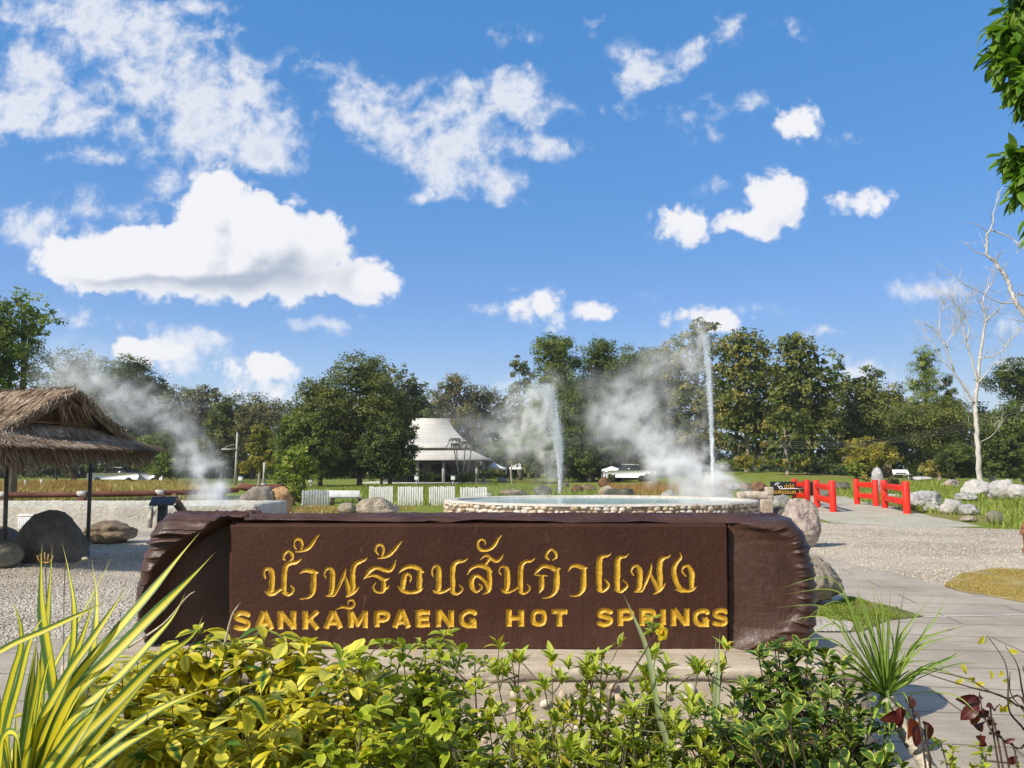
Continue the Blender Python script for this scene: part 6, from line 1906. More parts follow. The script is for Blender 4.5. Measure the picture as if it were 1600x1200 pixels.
# bark ridges run along the log
warp = fbm(np.stack([X * 1.6, arc[None] * 3 + 0 * X, 0 * X], -1), 3, 21)
rn = fbm(np.stack([X * 1.3 + warp * 1.2, arc[None] * 27 + warp * 6, 0 * X + 3], -1), 4, 22, .5)
ridge = 1 - np.abs(rn * 2 - 1) * 2.2
rn2 = fbm(np.stack([X * 5, arc[None] * 44 + warp * 4, 0 * X + 9], -1), 3, 23)
rid = ridge * .026 + (rn2 - .5) * .020
barkmask = np.where(isF[None] > 0, bark, 1.0)
amp = np.where((PXb > 380) & (PXb < 1120), .75, np.where(PXb > 800, .75, 1.35))
rad_ = np.hypot((PXb - 1185), (PYb - 905) * .9)
smoothmask = (fbm(np.stack([rad_ * .16, 0 * X, np.arctan2(PYb - 905, PXb - 1185) * 1.2], -1), 3, 33) - .5) * .0035 * (PXb > 1100) + (fbm(np.stack([X * 9, Z * 5, 0 * X], -1), 3, 31) - .5) * .006 + (fbm(np.stack([X * 60, Z * 26, 0 * X], -1), 3, 32) - .5) * .004
fr = isF[None] > 0
topw = np.zeros(len(loop)); topw[NF:NF + 12] = np.linspace(1, 0, 12); topw[:NF] = 1
Y = Y - (h + (smoothmask * (1 - bark))) * topw[None] * (1 - rd * .6)
Y = Y - np.where(fr, rid * barkmask * amp, 0)
Z = Z + np.where((loop[:, 2] == 1)[None], rid * 1.0 * amp, 0)
# ends draw in and top corners round off
Y = midY + (Y - midY) * (1 - .72 * rd)
X = X + np.where(eL < eR, 1, -1) * np.clip(-rid * barkmask * .45, -.03, .03) * qq * np.where(fr, 1, .6)
m_, k_ = X.shape
V = np.stack([X, Y, Z], -1).reshape(-1, 3)
i = np.arange(m_ - 1)[:, None] * k_; j = np.arange(k_)[None]; jj = (j + 1) % k_
Q = np.stack([i + j, i + k_ + j, i + k_ + jj, i + jj], -1).reshape(-1, 4)
c0_, c1_ = V[:k_].mean(0), V[-k_:].mean(0)
V = np.vstack([V, c0_, c1_]); n0 = m_ * k_
T_ = [[n0, q, (q + 1) % k_] for q in range(k_)] + [[n0 + 1, (m_ - 1) * k_ + (q + 1) % k_, (m_ - 1) * k_ + q] for q in range(k_)]
mk('log', V, [Q, np.array(T_)], M_LOGP, sign, smooth=True)

# ------------------------------------------------------------------ plinth
def m_plinth():
    m, t = newmat('plinth_cement')
    co = t.n('ShaderNodeTexCoord').outputs['Object']
    st = t.noise(t.n('ShaderNodeMapping', {'Vector': co, 'Scale': (1.0, 9, 3)}).outputs[0], 3.2, 8, .7, .3)
    g = t.noise(co, 1.8, 6, .65); f = t.noise(co, 60, 5, .7)
    col = t.ramp(g, [(.3, (.34, .28, .21)), (.5, (.46, .39, .30)), (.7, (.56, .49, .40))])
    col = t.mix(.7, col, t.ramp(st, [(.3, (.62, .58, .53)), (.68, (1.2,) * 3)]), 'MULTIPLY')
    hh = t.math('MULTIPLY_ADD', st, .7, t.math('MULTIPLY', f, .35))
    surf(t, col, .85, t.n('ShaderNodeBump', {'Height': hh, 'Strength': .8, 'Distance': .012}).outputs[0], .2)
    return m


M_PLINTH = m_plinth()
pl = thing('sign_plinth', 'beige cement plinth with embedded pebbles under the log sign', 'plinth', (-.2, 4.6, 0))
XA, XB, YA, YB, HP = -2.42, 1.93, 4.20, 5.25, zb_ + .004
n_ = 260
sx = np.linspace(XA, XB, n_)
prf_ = [(YA - .05, 0), (YA - .04, .08), (YA - .035, .16), (YA - .03, .24), (YA - .02, HP - .10), (YA - .02, HP - .075), (YA - .032, HP - .060), (YA - .038, HP - .035), (YA - .03, HP - .008), (YA, HP), (YA + .12, HP), (YA + .25, HP), (YA + .4, HP), (YB - .05, HP), (YB, HP - .05), (YB, 0)]
# finer front
pf = spline(np.array(prf_[:10]), 4); prf2 = np.vstack([pf, np.array(prf_[10:])])
V = np.array([[x, y, z] for x in sx for y, z in prf2]); k_ = len(prf2)
d1_ = fbm(V * np.array([3, 8, 9]), 4, 41) - .5; d2_ = fbm(V * 22, 3, 42) - .5
V[:, 1] += (d1_ * .05 + d2_ * .012) * (V[:, 1] < YA + .02); V[:, 2] += (d1_ * .014 + d2_ * .004) * (V[:, 2] > .05)
ex = np.minimum(V[:, 0] - XA, XB - V[:, 0]); qx = np.clip(1 - ex / .14, 0, 1); V[:, 1] += (1 - np.sqrt(np.clip(1 - qx ** 2, 0, 1))) * .14 * (V[:, 1] < YA + .2)
i = np.arange(n_ - 1)[:, None] * k_; j = np.arange(k_ - 1)[None]
Q = np.stack([i + j, i + k_ + j, i + k_ + j + 1, i + j + 1], -1).reshape(-1, 4)
T_ = [[0, q + 1, q] for q in range(1, k_ - 1)] + [[(n_ - 1) * k_, (n_ - 1) * k_ + q, (n_ - 1) * k_ + q + 1] for q in range(1, k_ - 1)]
mk('base', V, [Q, np.array(T_)], M_PLINTH, pl, smooth=True)
rs = np.random.RandomState(17); pts = []
for _ in range(900):
    x, z = (rs.uniform(-.15, 1.0) if rs.rand() < .62 else rs.uniform(XA + .1, XB - .1)), HP - .10 - rs.rand() ** 1.2 * (HP - .2)
    if all((x - a) ** 2 + ((z - c) * 1.1) ** 2 > .060 ** 2 for a, c in pts): pts.append((x, z))
npeb = 0
for x, z in pts:
    if npeb >= 98: break
    if rs.rand() < .2: continue
    w, hh, th = rs.uniform(.022, .038), rs.uniform(.018, .03), rs.uniform(-.6, .6)
    W3 = IV * (1 + .3 * (vnoise(IV * 1.5 + rs.rand() * 90)[:, None] - .5))
    u_ = W3[:, 0] * w * np.cos(th) - W3[:, 2] * hh * np.sin(th); v_ = W3[:, 0] * w * np.sin(th) + W3[:, 2] * hh * np.cos(th)
    b = MB(); b.add(np.column_stack([x + u_, YA - .022 - W3[:, 1] * .022, z + v_]), None, IF, rnd=.2 + .55 * rs.rand()); b.build('pebble', M_PEB, pl, smooth=True); npeb += 1
# ------------------------------------------------------------------ foreground plants
def m_var(name, cols_y, cols_g, centre=True, ratio=.5, soft=.25, trans=.35, rough=.4, edge=.5, spec=.4):
    """variegated leaf: yellow and green split between midrib and margin, plus whole-leaf variation"""
    m, t = newmat(name)
    rnd = t.n('ShaderNodeAttribute', attribute_name='rnd').outputs[2]
    lu = t.n('ShaderNodeAttribute', attribute_name='lu').outputs[2]
    lv = t.n('ShaderNodeAttribute', attribute_name='lv').outputs[2]
    co = t.n('ShaderNodeTexCoord').outputs['Object']
    nz = t.noise(co, 38, 3, .6)
    au = t.math('ABSOLUTE', lu)
    x = t.math('MULTIPLY_ADD', t.math('SUBTRACT', nz, .5), .7, au)
    mk_ = t.smooth(x, edge - soft, edge + soft)            # 0 midrib .. 1 margin
    if centre: mk_ = t.math('SUBTRACT', 1.0, mk_)          # 1 = green at midrib
    whole = t.smooth(rnd, ratio - .12, ratio + .12)        # 1 = all yellow leaf
    g = t.math('MULTIPLY', mk_, t.math('MULTIPLY_ADD', whole, -.75, 1.0))
    g = t.math('MAXIMUM', g, t.smooth(rnd, ratio * .35, ratio * .2))
    r2 = t.math('FRACT', t.math('MULTIPLY', rnd, 7.31))
    cy = t.ramp(r2, [(0, cols_y[0]), (.5, cols_y[1]), (1, cols_y[2])])
    cg = t.ramp(r2, [(0, cols_g[0]), (.5, cols_g[1]), (1, cols_g[2])])
    col = t.mix(g, cy, cg)
    bs1 = t.noise(co, 120, 3, .6); bs2 = t.noise(co, 11, 2, .5)
    tipb = t.math('MULTIPLY', t.smooth(lv, .90, .99), t.smooth(r2, .55, .7))
    spot = t.math('MULTIPLY', t.smooth(bs1, .62, .70), t.smooth(bs2, .52, .66))
    col = t.mix(t.math('MAXIMUM', t.math('MULTIPLY', spot, .75), tipb), col, (.16, .085, .03))
    rib = t.smooth(au, .0, .10, .78, 1.0)
    col = t.mix(1.0, col, t.n('ShaderNodeCombineColor', {0: rib, 1: rib, 2: rib}).outputs[0], 'MULTIPLY')
    vein = t.n('ShaderNodeTexWave', {'Vector': t.n('ShaderNodeCombineXYZ', {0: t.math('MULTIPLY_ADD', au, -.55, lv), 1: 0.0, 2: 0.0}).outputs[0], 'Scale': 3.2, 'Distortion': 1.0}).outputs[1]
    bp = t.n('ShaderNodeBump', {'Height': vein, 'Strength': .25, 'Distance': .003}).outputs[0]
    b = t.n('ShaderNodeBsdfPrincipled', {'Base Color': col, 'Roughness': rough, 'Specular IOR Level': spec, 'Normal': bp})
    tr = t.n('ShaderNodeBsdfTranslucent', {'Color': t.mix(1.0, col, (1.1, 1.15, .6), 'MULTIPLY')})
    mx = t.n('ShaderNodeMixShader', {0: trans, 1: b.outputs[0], 2: tr.outputs[0]})
    t.n('ShaderNodeOutputMaterial', {'Surface': mx.outputs[0]})
    return m


M_STEM = m_noise('stem', [(.07, .06, .03), (.13, .12, .06), (.2, .19, .10)], 20, .8, .3)
M_TWIG = m_noise('twig', [(.05, .032, .022), (.1, .07, .05)], 20, .8, .3)


def leaf_tpl(shape, wr, n=5, fold=.35, curl=.25, seed=0):
    v = np.linspace(0, 1, n + 1)
    if shape == 'obov': w = np.sin(np.pi * np.clip(v, 0, 1) ** 1.45) ** .8
    elif shape == 'lance': w = np.sin(np.pi * np.clip(v, 0, 1) ** .85) ** 1.0
    else: w = np.sin(np.pi * v) ** .75
    w = np.clip(w, .03, 1) * wr / 2
    y = np.sin(v * curl * 2.2) / (curl * 2.2); z = -(1 - np.cos(v * curl * 2.2)) / (curl * 2.2)
    V = []; lu = []; lv = []
    for i in range(n + 1):
        for s in (-1, 0, 1):
            V.append((s * w[i] * math.cos(fold), y[i], z[i] + abs(s) * w[i] * math.sin(fold))); lu.append(s); lv.append(v[i])
    Q = []
    for i in range(n):
        for s in (0, 1):
            a = i * 3 + s; Q.append([a, a + 1, a + 4, a + 3])
    return np.array(V), np.array(Q), np.array(lu, float), np.array(lv)


def place(b, tpls, pos, d, nrm, size, rnd, rs):
    pos, d, nrm = np.asarray(pos), np.asarray(d), np.asarray(nrm)
    d = d / np.linalg.norm(d, axis=1)[:, None]
    nrm = nrm - d * (nrm * d).sum(1)[:, None]; nrm /= np.linalg.norm(nrm, axis=1)[:, None] + 1e-9
    s = np.cross(d, nrm)
    which = rs.randint(0, len(tpls), len(pos))
    for k, (V, Q, lu, lv) in enumerate(tpls):
        ix = np.where(which == k)[0]
        if len(ix) == 0: continue
        W = V[None, :, 0, None] * s[ix, None] + V[None, :, 1, None] * d[ix, None] + V[None, :, 2, None] * nrm[ix, None]
        W = pos[ix, None] + W * size[ix, None, None]
        m = len(V)
        QQ = (np.arange(len(ix)) * m)[:, None, None] + Q[None]
        b.add(W.reshape(-1, 3), QQ.reshape(-1, 4), None, rnd=np.repeat(rnd[ix], m), lu=np.tile(lu, len(ix)), lv=np.tile(lv, len(ix)))


def shrub(name, label, px, ytop, D, Rx, nst, kind, mat, size, seed, group, whorl=7, elev=(.1, .7), side=3, tpls=None, low=.5, stem=.0035, tips=(), fill=1.0):
    rs = np.random.RandomState(seed + 100)
    top = P(px, ytop, D); H = top[2]
    base = np.array([top[0], D, .015])
    root = thing(name, label, 'shrub', base, group)
    lb = MB(); sb = MB()
    pos, dr, nr, sz, rd = [], [], [], [], []
    ends = []
    nst = int(nst * (1.15 if kind == 'small' else 1.6))
    for k in range(nst):
        a = rs.rand() * 2 * np.pi; r = math.sqrt(rs.rand())
        ends.append(base + np.array([math.cos(a) * r * Rx, math.sin(a) * r * Rx * .75, H * (1 - .30 * r * r) * rs.uniform(low, 1.0)]))
    ends[0] = np.array([top[0], D, H])
    for (tx, ty) in tips: ends.append(P(tx, ty, D + rs.uniform(-.1, .1)))
    for e in ends:
        root_p = base + np.array([rs.uniform(-.3, .3) * Rx, rs.uniform(-.3, .3) * Rx, 0])
        mid = root_p * .45 + e * .55 + np.array([rs.randn() * .06, rs.randn() * .05, .02])
        s = spline([root_p, mid, e], 7)
        sb.tube(s, np.linspace(stem * 1.5, stem * .6, len(s)), 5, cap=False)
        ax = s[-1] - s[-3]; ax /= np.linalg.norm(ax)
        tipc = rs.rand()
        spots = [(len(s) - 1, 1.0, whorl)]
        for q in range(side * 2):
            spots.append((rs.randint(int(len(s) * .4), len(s) - 1), rs.uniform(.7, 1), rs.randint(2, 4)))
        for (ii, scl, nw) in spots:
            p = s[ii]
            if ii < len(s) - 1 and rs.rand() < .75:      # a short side branch with its own rosette
                dd = rs.randn(3) * np.array([1, 1, .4]) + np.array([0, 0, .6]); dd /= np.linalg.norm(dd)
                p2 = p + dd * rs.uniform(.04, .15)
                sb.tube([p, (p + p2) / 2 + rs.randn(3) * .006, p2], [stem * .8, stem * .7, stem * .5], 4, cap=False); p = p2; nw = max(3, whorl - 2)
            a0 = rs.rand() * 6.3
            nw = max(2, int(round(nw * fill)))
            for w in range(nw):
                a = a0 + w * 2.4
                el = rs.uniform(*elev) + (.25 if w > nw - 3 else 0)
                d = np.array([math.cos(a) * math.cos(el), math.sin(a) * math.cos(el), math.sin(el)]) + ax * .15
                n_ = np.array([-math.cos(a) * math.sin(el), -math.sin(a) * math.sin(el), math.cos(el)]) + rs.randn(3) * .22
                pos.append(p + rs.randn(3) * .004 - ax * .018 * rs.rand()); dr.append(d); nr.append(n_); sz.append(size * scl * rs.uniform(.6, 1.15)); rd.append(np.clip(tipc * .35 + rs.rand() * .65, 0, 1))
    place(lb, tpls, np.array(pos), np.array(dr), np.array(nr), np.array(sz), np.array(rd), rs)
    sb.build('stems', M_STEM if kind != 'dark' else M_TWIG, root)
    lb.build('leaves', mat, root, smooth=True)
    return root


YEL = [(.58, .48, .02), (.70, .60, .035), (.80, .74, .12)]
M_V1 = m_var('leaf_golden', YEL, [(.05, .13, .015), (.10, .22, .025), (.2, .33, .04)], True, .34, .22, .34, .38, .38)
M_V2 = m_var('leaf_fresh', [(.62, .52, .03), (.56, .56, .04), (.48, .56, .06)], [(.13, .21, .012), (.27, .36, .018), (.47, .52, .035)], True, .64, .3, .36, .36, .8)
M_V3 = m_var('leaf_small', [(.66, .48, .03), (.46, .52, .05), (.36, .48, .05)], [(.12, .18, .014), (.23, .31, .02), (.42, .46, .035)], True, .66, .3, .32, .42, .75)
M_V4 = m_var('leaf_edged', [(.60, .56, .06), (.50, .54, .09), (.66, .6, .1)], [(.035, .085, .012), (.065, .14, .016), (.12, .21, .022)], True, .9, .16, .26, .34, .78)
T_OB = [leaf_tpl('obov', .45, 5, .25 + .1 * i, .2 + .28 * i) for i in range(3)]
T_OV = [leaf_tpl('obov', .50, 5, .3, .12 + .22 * i) for i in range(3)]
T_SM = [leaf_tpl('lance', .36, 5, .35, .1 + .2 * i) for i in range(3)]
T_ED = [leaf_tpl('obov', .52, 5, .25, .12 + .25 * i) for i in range(3)]
HY, HG, HS, HD = 'golden variegated shrubs of the hedge', 'fresh green shrubs of the hedge', 'small leafed sparse shrubs of the hedge', 'dark yellow edged shrubs of the hedge'
for i, (lab, px, yt, D, Rx, n, tips) in enumerate([
    ('golden yellow shrub beside the striped strap leaves at the left', 150, 1065, 2.5, .26, 30, [(190, 1045), (110, 1085)]),
    ('golden yellow shrub below the dark left recess of the sign', 245, 1022, 2.75, .27, 34, [(215, 1030), (290, 1018), (300, 1028)]),
    ('golden yellow shrub under the first letters of the English line', 352, 1020, 2.8, .24, 34, [(330, 1010), (385, 1008)]),
    ('golden yellow shrub with the highest tips reaching the letters K and A', 448, 1002, 2.85, .24, 34, [(415, 1002), (478, 1003), (470, 1020)]),
    ('golden yellow shrub in the front row at the left of the hedge', 268, 1095, 2.35, .28, 36, []),
    ('golden yellow shrub in the front row left of the fresh green ones', 408, 1085, 2.38, .28, 38, []),
    ('last golden yellow shrub before the fresh green ones', 520, 1048, 2.6, .25, 34, [(545, 1035)]),
]):
    shrub('golden_shrub', lab, px, yt, D, Rx, n, 'yellow', M_V1, .116, i, HY, 7, (-.3, .5), 4, T_OB, .45, tips=tips)
for i, (lab, px, yt, D, Rx, n, tips) in enumerate([
    ('fresh green shrub under the letters E and N', 628, 1018, 2.8, .2, 26, [(628, 1006), (612, 1020)]),
    ('fresh green shrub with the tip touching the letter N before G', 692, 992, 2.85, .17, 26, [(665, 1008), (690, 1000), (722, 1020), (742, 1030)]),
    ('fresh green leaning shrub right of the golden ones', 572, 1040, 2.55, .2, 24, [(532, 1030), (560, 1026)]),
    ('fresh green shrub low in the front row under the letter G', 690, 1092, 2.42, .26, 30, []),
    ('fresh green shrub low in the front row right of the golden ones', 590, 1105, 2.32, .24, 28, []),
]):
    shrub('green_shrub', lab, px, yt, D, Rx, n, 'green', M_V2, .066, i + 20, HG, 7, (-.2, .9), 5, T_OV, .45, tips=tips)
for i, (lab, px, yt, D, Rx, n, tips) in enumerate([
    ('sparse small leafed shrub left of the bare gap before the plinth', 800, 1032, 2.75, .15, 14, [(775, 1052), (812, 1030)]),
    ('low sparse shrub in the gap before the plinth pebbles', 868, 1125, 2.55, .2, 20, [(850, 1070), (862, 1028)]),
    ('sparse small leafed shrub under the word gap of the English line', 930, 1028, 2.75, .13, 18, [(940, 1024), (950, 1048), (918, 1036)]),
    ('small leafed shrub below the yellow flower', 1020, 1024, 2.75, .14, 18, [(1025, 1020), (1008, 1045), (1042, 1038)]),
    ('small leafed shrub with a wilted yellow leaf in the front row', 985, 1112, 2.4, .22, 26, []),
    ('small leafed shrub beside the tall pale grass blade', 1105, 1048, 2.7, .17, 22, [(1090, 1046), (1128, 1044)]),
    ('small leafed shrub in the front row left of the dark shrubs', 1080, 1098, 2.4, .22, 28, []),
    ('small leafed shrub in the front row below the bare gap', 800, 1150, 2.35, .24, 26, []),
    ('small leafed shrub at the bottom edge between the bare gap and the flower', 890, 1165, 2.2, .2, 22, []),
]):
    shrub('sparse_shrub', lab, px, yt, D, Rx, n, 'small', M_V3, .062, i + 40, HS, 9, (.25, 1.2), 4, T_SM, .5, stem=.003, tips=tips)
for i, (lab, px, yt, D, Rx, n, tips) in enumerate([
    ('dark shrub with the tip in front of the lower right sign corner', 1215, 1012, 2.8, .2, 34, [(1210, 1010), (1185, 1024), (1242, 1022)]),
    ('dark yellow edged shrub left of the spiky green rosette', 1290, 1026, 2.75, .2, 36, [(1262, 1022), (1315, 1034)]),
    ('dark shrub in the front row below the sign corner', 1165, 1075, 2.45, .24, 40, []),
    ('dark shrub in the front row under the spiky green rosette', 1290, 1090, 2.4, .26, 44, []),
    ('dark shrub at the bottom edge left of the pale ringed stem', 1235, 1125, 2.2, .24, 40, []),
]):
    shrub('dark_shrub', lab, px, yt, D, Rx, n, 'dark', M_V4, .060, i + 60, HD, 8, (.15, 1.15), 5, T_ED, .4, tips=tips)
shrub('green_shrub', 'small bright green shrub at the bottom edge among the dark red leaves', 1535, 1168, 2.6, .16, 14, 'green', M_V2, .045, 81, None, 6, (.1, .9), 3, T_SM, .5)
shrub('green_shrub', 'small bright green shrub at the bottom edge right of the pale ringed stem', 1490, 1172, 2.55, .12, 10, 'green', M_V3, .05, 82, None, 6, (.1, .9), 3, T_OV, .5)


# --- strap leaves
def ribbon(b, pts, w, fold=.35, rnd=.5, twist=0.0, face=None, wpow=.6, tipf=.0):
    """pts 3D control points base to tip, w full width in metres at the widest"""
    s = spline(pts, 7); n = len(s)
    t_ = np.linspace(0, 1, n)
    wd = w * np.clip(np.sin(np.pi * (0.12 + .88 * t_) ** .8) ** wpow, 0, 1) * np.clip((1 - t_) * 3.0 + tipf, .02, 1)
    tan = np.gradient(s, axis=0); tan /= np.linalg.norm(tan, axis=1)[:, None]
    f = np.array([0, -1, .35]) if face is None else np.asarray(face, float)
    nr = f - tan * (tan @ f)[:, None]; nr /= np.linalg.norm(nr, axis=1)[:, None]
    sd = np.cross(tan, nr)
    if twist:
        c_, s_ = np.cos(twist * t_)[:, None], np.sin(twist * t_)[:, None]
        sd, nr = sd * c_ + nr * s_, nr * c_ - sd * s_
    V = []; lu = []
    for k in (-1, -.5, 0, .5, 1):
        V.append(s + sd * (k * wd / 2 * math.cos(fold))[:, None] + nr * (abs(k) * wd / 2 * math.sin(fold))[:, None]); lu.append(np.full(n, k))
    V = np.stack(V, 1).reshape(-1, 3); lu = np.stack(lu, 1).ravel()
    i = np.arange(n - 1)[:, None] * 5; j = np.arange(4)[None]
    Q = np.stack([i + j, i + j + 1, i + 6 + j, i + 5 + j], -1).reshape(-1, 4)
    b.add(V, Q, None, rnd=rnd, lu=lu, lv=np.repeat(t_, 5))


def m_strap(name, yel, grn, edge, soft, trans=.3, dead=True):
    m, t = newmat(name)
    lu = t.n('ShaderNodeAttribute', attribute_name='lu').outputs[2]
    lv = t.n('ShaderNodeAttribute', attribute_name='lv').outputs[2]
    rnd = t.n('ShaderNodeAttribute', attribute_name='rnd').outputs[2]
    v = t.n('ShaderNodeCombineXYZ', {0: t.math('MULTIPLY', lu, 3.0), 1: t.math('MULTIPLY', rnd, 40.0), 2: t.math('MULTIPLY', lv, .6)}).outputs[0]
    st = t.noise(v, 2.2, 4, .6)
    x = t.math('MULTIPLY_ADD', t.math('SUBTRACT', st, .5), .9, t.math('ABSOLUTE', t.math('ADD', lu, t.math('MULTIPLY_ADD', rnd, .5, -.25))))
    f = t.smooth(x, edge - soft, edge + soft)
    col = t.mix(f, t.ramp(st, [(.3, yel[0]), (.7, yel[1])]), t.ramp(st, [(.3, grn[0]), (.7, grn[1])]))
    if dead: col = t.mix(t.smooth(lv, .93, .985), col, (.46, .36, .22))
    fine = t.n('ShaderNodeTexWave', {'Vector': t.n('ShaderNodeCombineXYZ', {0: lu, 1: 0.0, 2: 0.0}).outputs[0], 'Scale': 5.0, 'Distortion': .5}).outputs[1]
    bp = t.n('ShaderNodeBump', {'Height': fine, 'Strength': .15, 'Distance': .002}).outputs[0]
    b = t.n('ShaderNodeBsdfPrincipled', {'Base Color': col, 'Roughness': .42, 'Specular IOR Level': .4, 'Normal': bp})
    tr = t.n('ShaderNodeBsdfTranslucent', {'Color': t.mix(1.0, col, (1.1, 1.1, .5), 'MULTIPLY')})
    mx = t.n('ShaderNodeMixShader', {0: trans, 1: b.outputs[0], 2: tr.outputs[0]})
    t.n('ShaderNodeOutputMaterial', {'Surface': mx.outputs[0]})
    return m


M_STRAP = m_strap('strap_leaf', [(.60, .50, .012), (.70, .62, .04)], [(.05, .12, .025), (.13, .23, .05)], .50, .13)
M_SPIKE = m_strap('spike_leaf', [(.26, .36, .04), (.40, .46, .10)], [(.06, .14, .015), (.13, .24, .03)], .45, .35, dead=False)
M_REED = m_strap('reed_leaf', [(.34, .40, .2), (.42, .46, .26)], [(.28, .34, .16), (.36, .42, .22)], .5, .4, dead=False)

base = P(25, 1330, 2.15); base[2] = .02
st = thing('striped_strap_plant', 'big yellow and green striped strap leaf plant at the lower left corner', 'plant', base)
crown = P(22, 1320, 2.12)
b = MB(); b.tube(spline([base, base * .5 + crown * .5 + np.array([.02, 0, 0]), crown], 6), np.linspace(.05, .06, 13), 10); b.build('stem', M_TWIG, st, smooth=True)
LEAVES = [  # photo points base to tip, width px, depth at base and tip
    ([(110, 1075), (180, 990), (240, 920), (282, 868), (317, 826)], 26, 2.15, 2.35),
    ([(110, 1095), (190, 1010), (255, 945), (303, 898), (338, 861)], 28, 2.1, 2.3),
    ([(110, 1130), (180, 1065), (240, 1000), (272, 962), (292, 921)], 22, 2.05, 2.2),
    ([(120, 1160), (190, 1090), (250, 1030), (300, 994), (319, 958)], 24, 2.0, 2.15),
    ([(-40, 1055), (10, 1012), (70, 985), (120, 962), (150, 948), (176, 932)], 15, 2.0, 2.1),
    ([(88, 1130), (78, 1040), (66, 960), (64, 900), (66, 843)], 24, 2.2, 2.3),
    ([(60, 1130), (68, 1040), (75, 960), (79, 900), (82, 845)], 17, 2.25, 2.4),
    ([(98, 1120), (112, 1040), (117, 960), (109, 900), (96, 843)], 18, 2.25, 2.4),
    ([(105, 1140), (138, 1050), (150, 970), (150, 920), (142, 868)], 18, 2.2, 2.4),
    ([(60, 1140), (105, 1055), (150, 990), (180, 945), (201, 912)], 21, 2.1, 2.25),
    ([(10, 1150), (30, 1070), (45, 1010), (60, 975), (84, 950)], 18, 2.15, 2.2),
    ([(-10, 1130), (-10, 1060), (-4, 1010), (-14, 985)], 20, 2.0, 1.95),
    ([(110, 1235), (180, 1175), (240, 1140), (278, 1122)], 22, 1.85, 1.95),
    ([(90, 1200), (130, 1140), (160, 1090), (172, 1064)], 22, 1.9, 2.0),
    ([(-4, 1240), (2, 1170), (12, 1146), (26, 1152), (34, 1200)], 26, 1.85, 1.75),
    ([(0, 1150), (20, 1060), (34, 1010), (30, 965), (12, 930)], 20, 2.1, 2.1),
    ([(20, 1180), (62, 1090), (102, 1010), (150, 920), (180, 860)], 16, 2.3, 2.5),
    ([(110, 1205), (185, 1110), (240, 1045), (262, 1012)], 20, 2.0, 2.2),
    ([(-10, 1190), (-4, 1110), (-12, 1050), (-40, 1000)], 22, 1.95, 1.9),
    ([(60, 1220), (105, 1155), (140, 1118), (160, 1110)], 20, 1.85, 1.85),
    ([(60, 1170), (90, 1100), (120, 1020), (140, 960), (152, 905)], 20, 2.12, 2.2),
    ([(40, 1180), (52, 1110), (60, 1050), (56, 1000)], 22, 2.05, 2.05),
    ([(150, 1180), (230, 1120), (300, 1085), (345, 1072)], 18, 2.0, 2.1),
]
rs = np.random.RandomState(3)
for k, (pp, w, da, db) in enumerate(LEAVES):
    n = len(pp); Dk = np.linspace(da, db, n)
    q = np.array([P(x, y, d) for (x, y), d in zip(pp, Dk)])
    d0 = q[0] - crown; q = np.vstack([crown + d0 * .08 - np.array([0, 0, .01]), crown * .5 + q[0] * .5 + np.array([0, 0, .02]), q])
    b = MB(); ribbon(b, q, w / 1200 * da * .74, .22, rs.rand(), rs.uniform(-.7, .7)); b.build('leaf', M_STRAP, st, smooth=True)
for k in range(40):
    a = rs.rand() * 2 * np.pi; L = rs.uniform(.4, .72); el = rs.uniform(.35, 1.35)
    d = np.array([math.cos(a) * .8, math.sin(a) * .45, 0])
    q = [crown, crown + d * L * .3 * math.cos(el) + np.array([0, 0, L * .3 * math.sin(el)]), crown + d * L * .7 * math.cos(el) + np.array([0, 0, L * .62 * math.sin(el)]), crown + d * L * 1.1 * math.cos(el) + np.array([0, 0, L * .85 * math.sin(el)])]
    b = MB(); ribbon(b, q, rs.uniform(.018, .030), .22, rs.rand(), rs.uniform(-.7, .7), face=(-d[0], -.9, .4)); b.build('leaf', M_STRAP, st, smooth=True)
M_DRYT = m_noise('dry_leaf', [(.42, .34, .22), (.55, .48, .36)], 20, .8, .2)
for pp in ([(350, 1010), (362, 963), (376, 941)], [(200, 1012), (255, 975), (290, 935), (304, 924)]):
    q = spline(np.array([P(x, y, 2.4) for x, y in pp]), 5); b = MB(); b.tube(q, np.linspace(.004, .0012, len(q)), 5); b.build('dry_tip', M_DRYT, st)

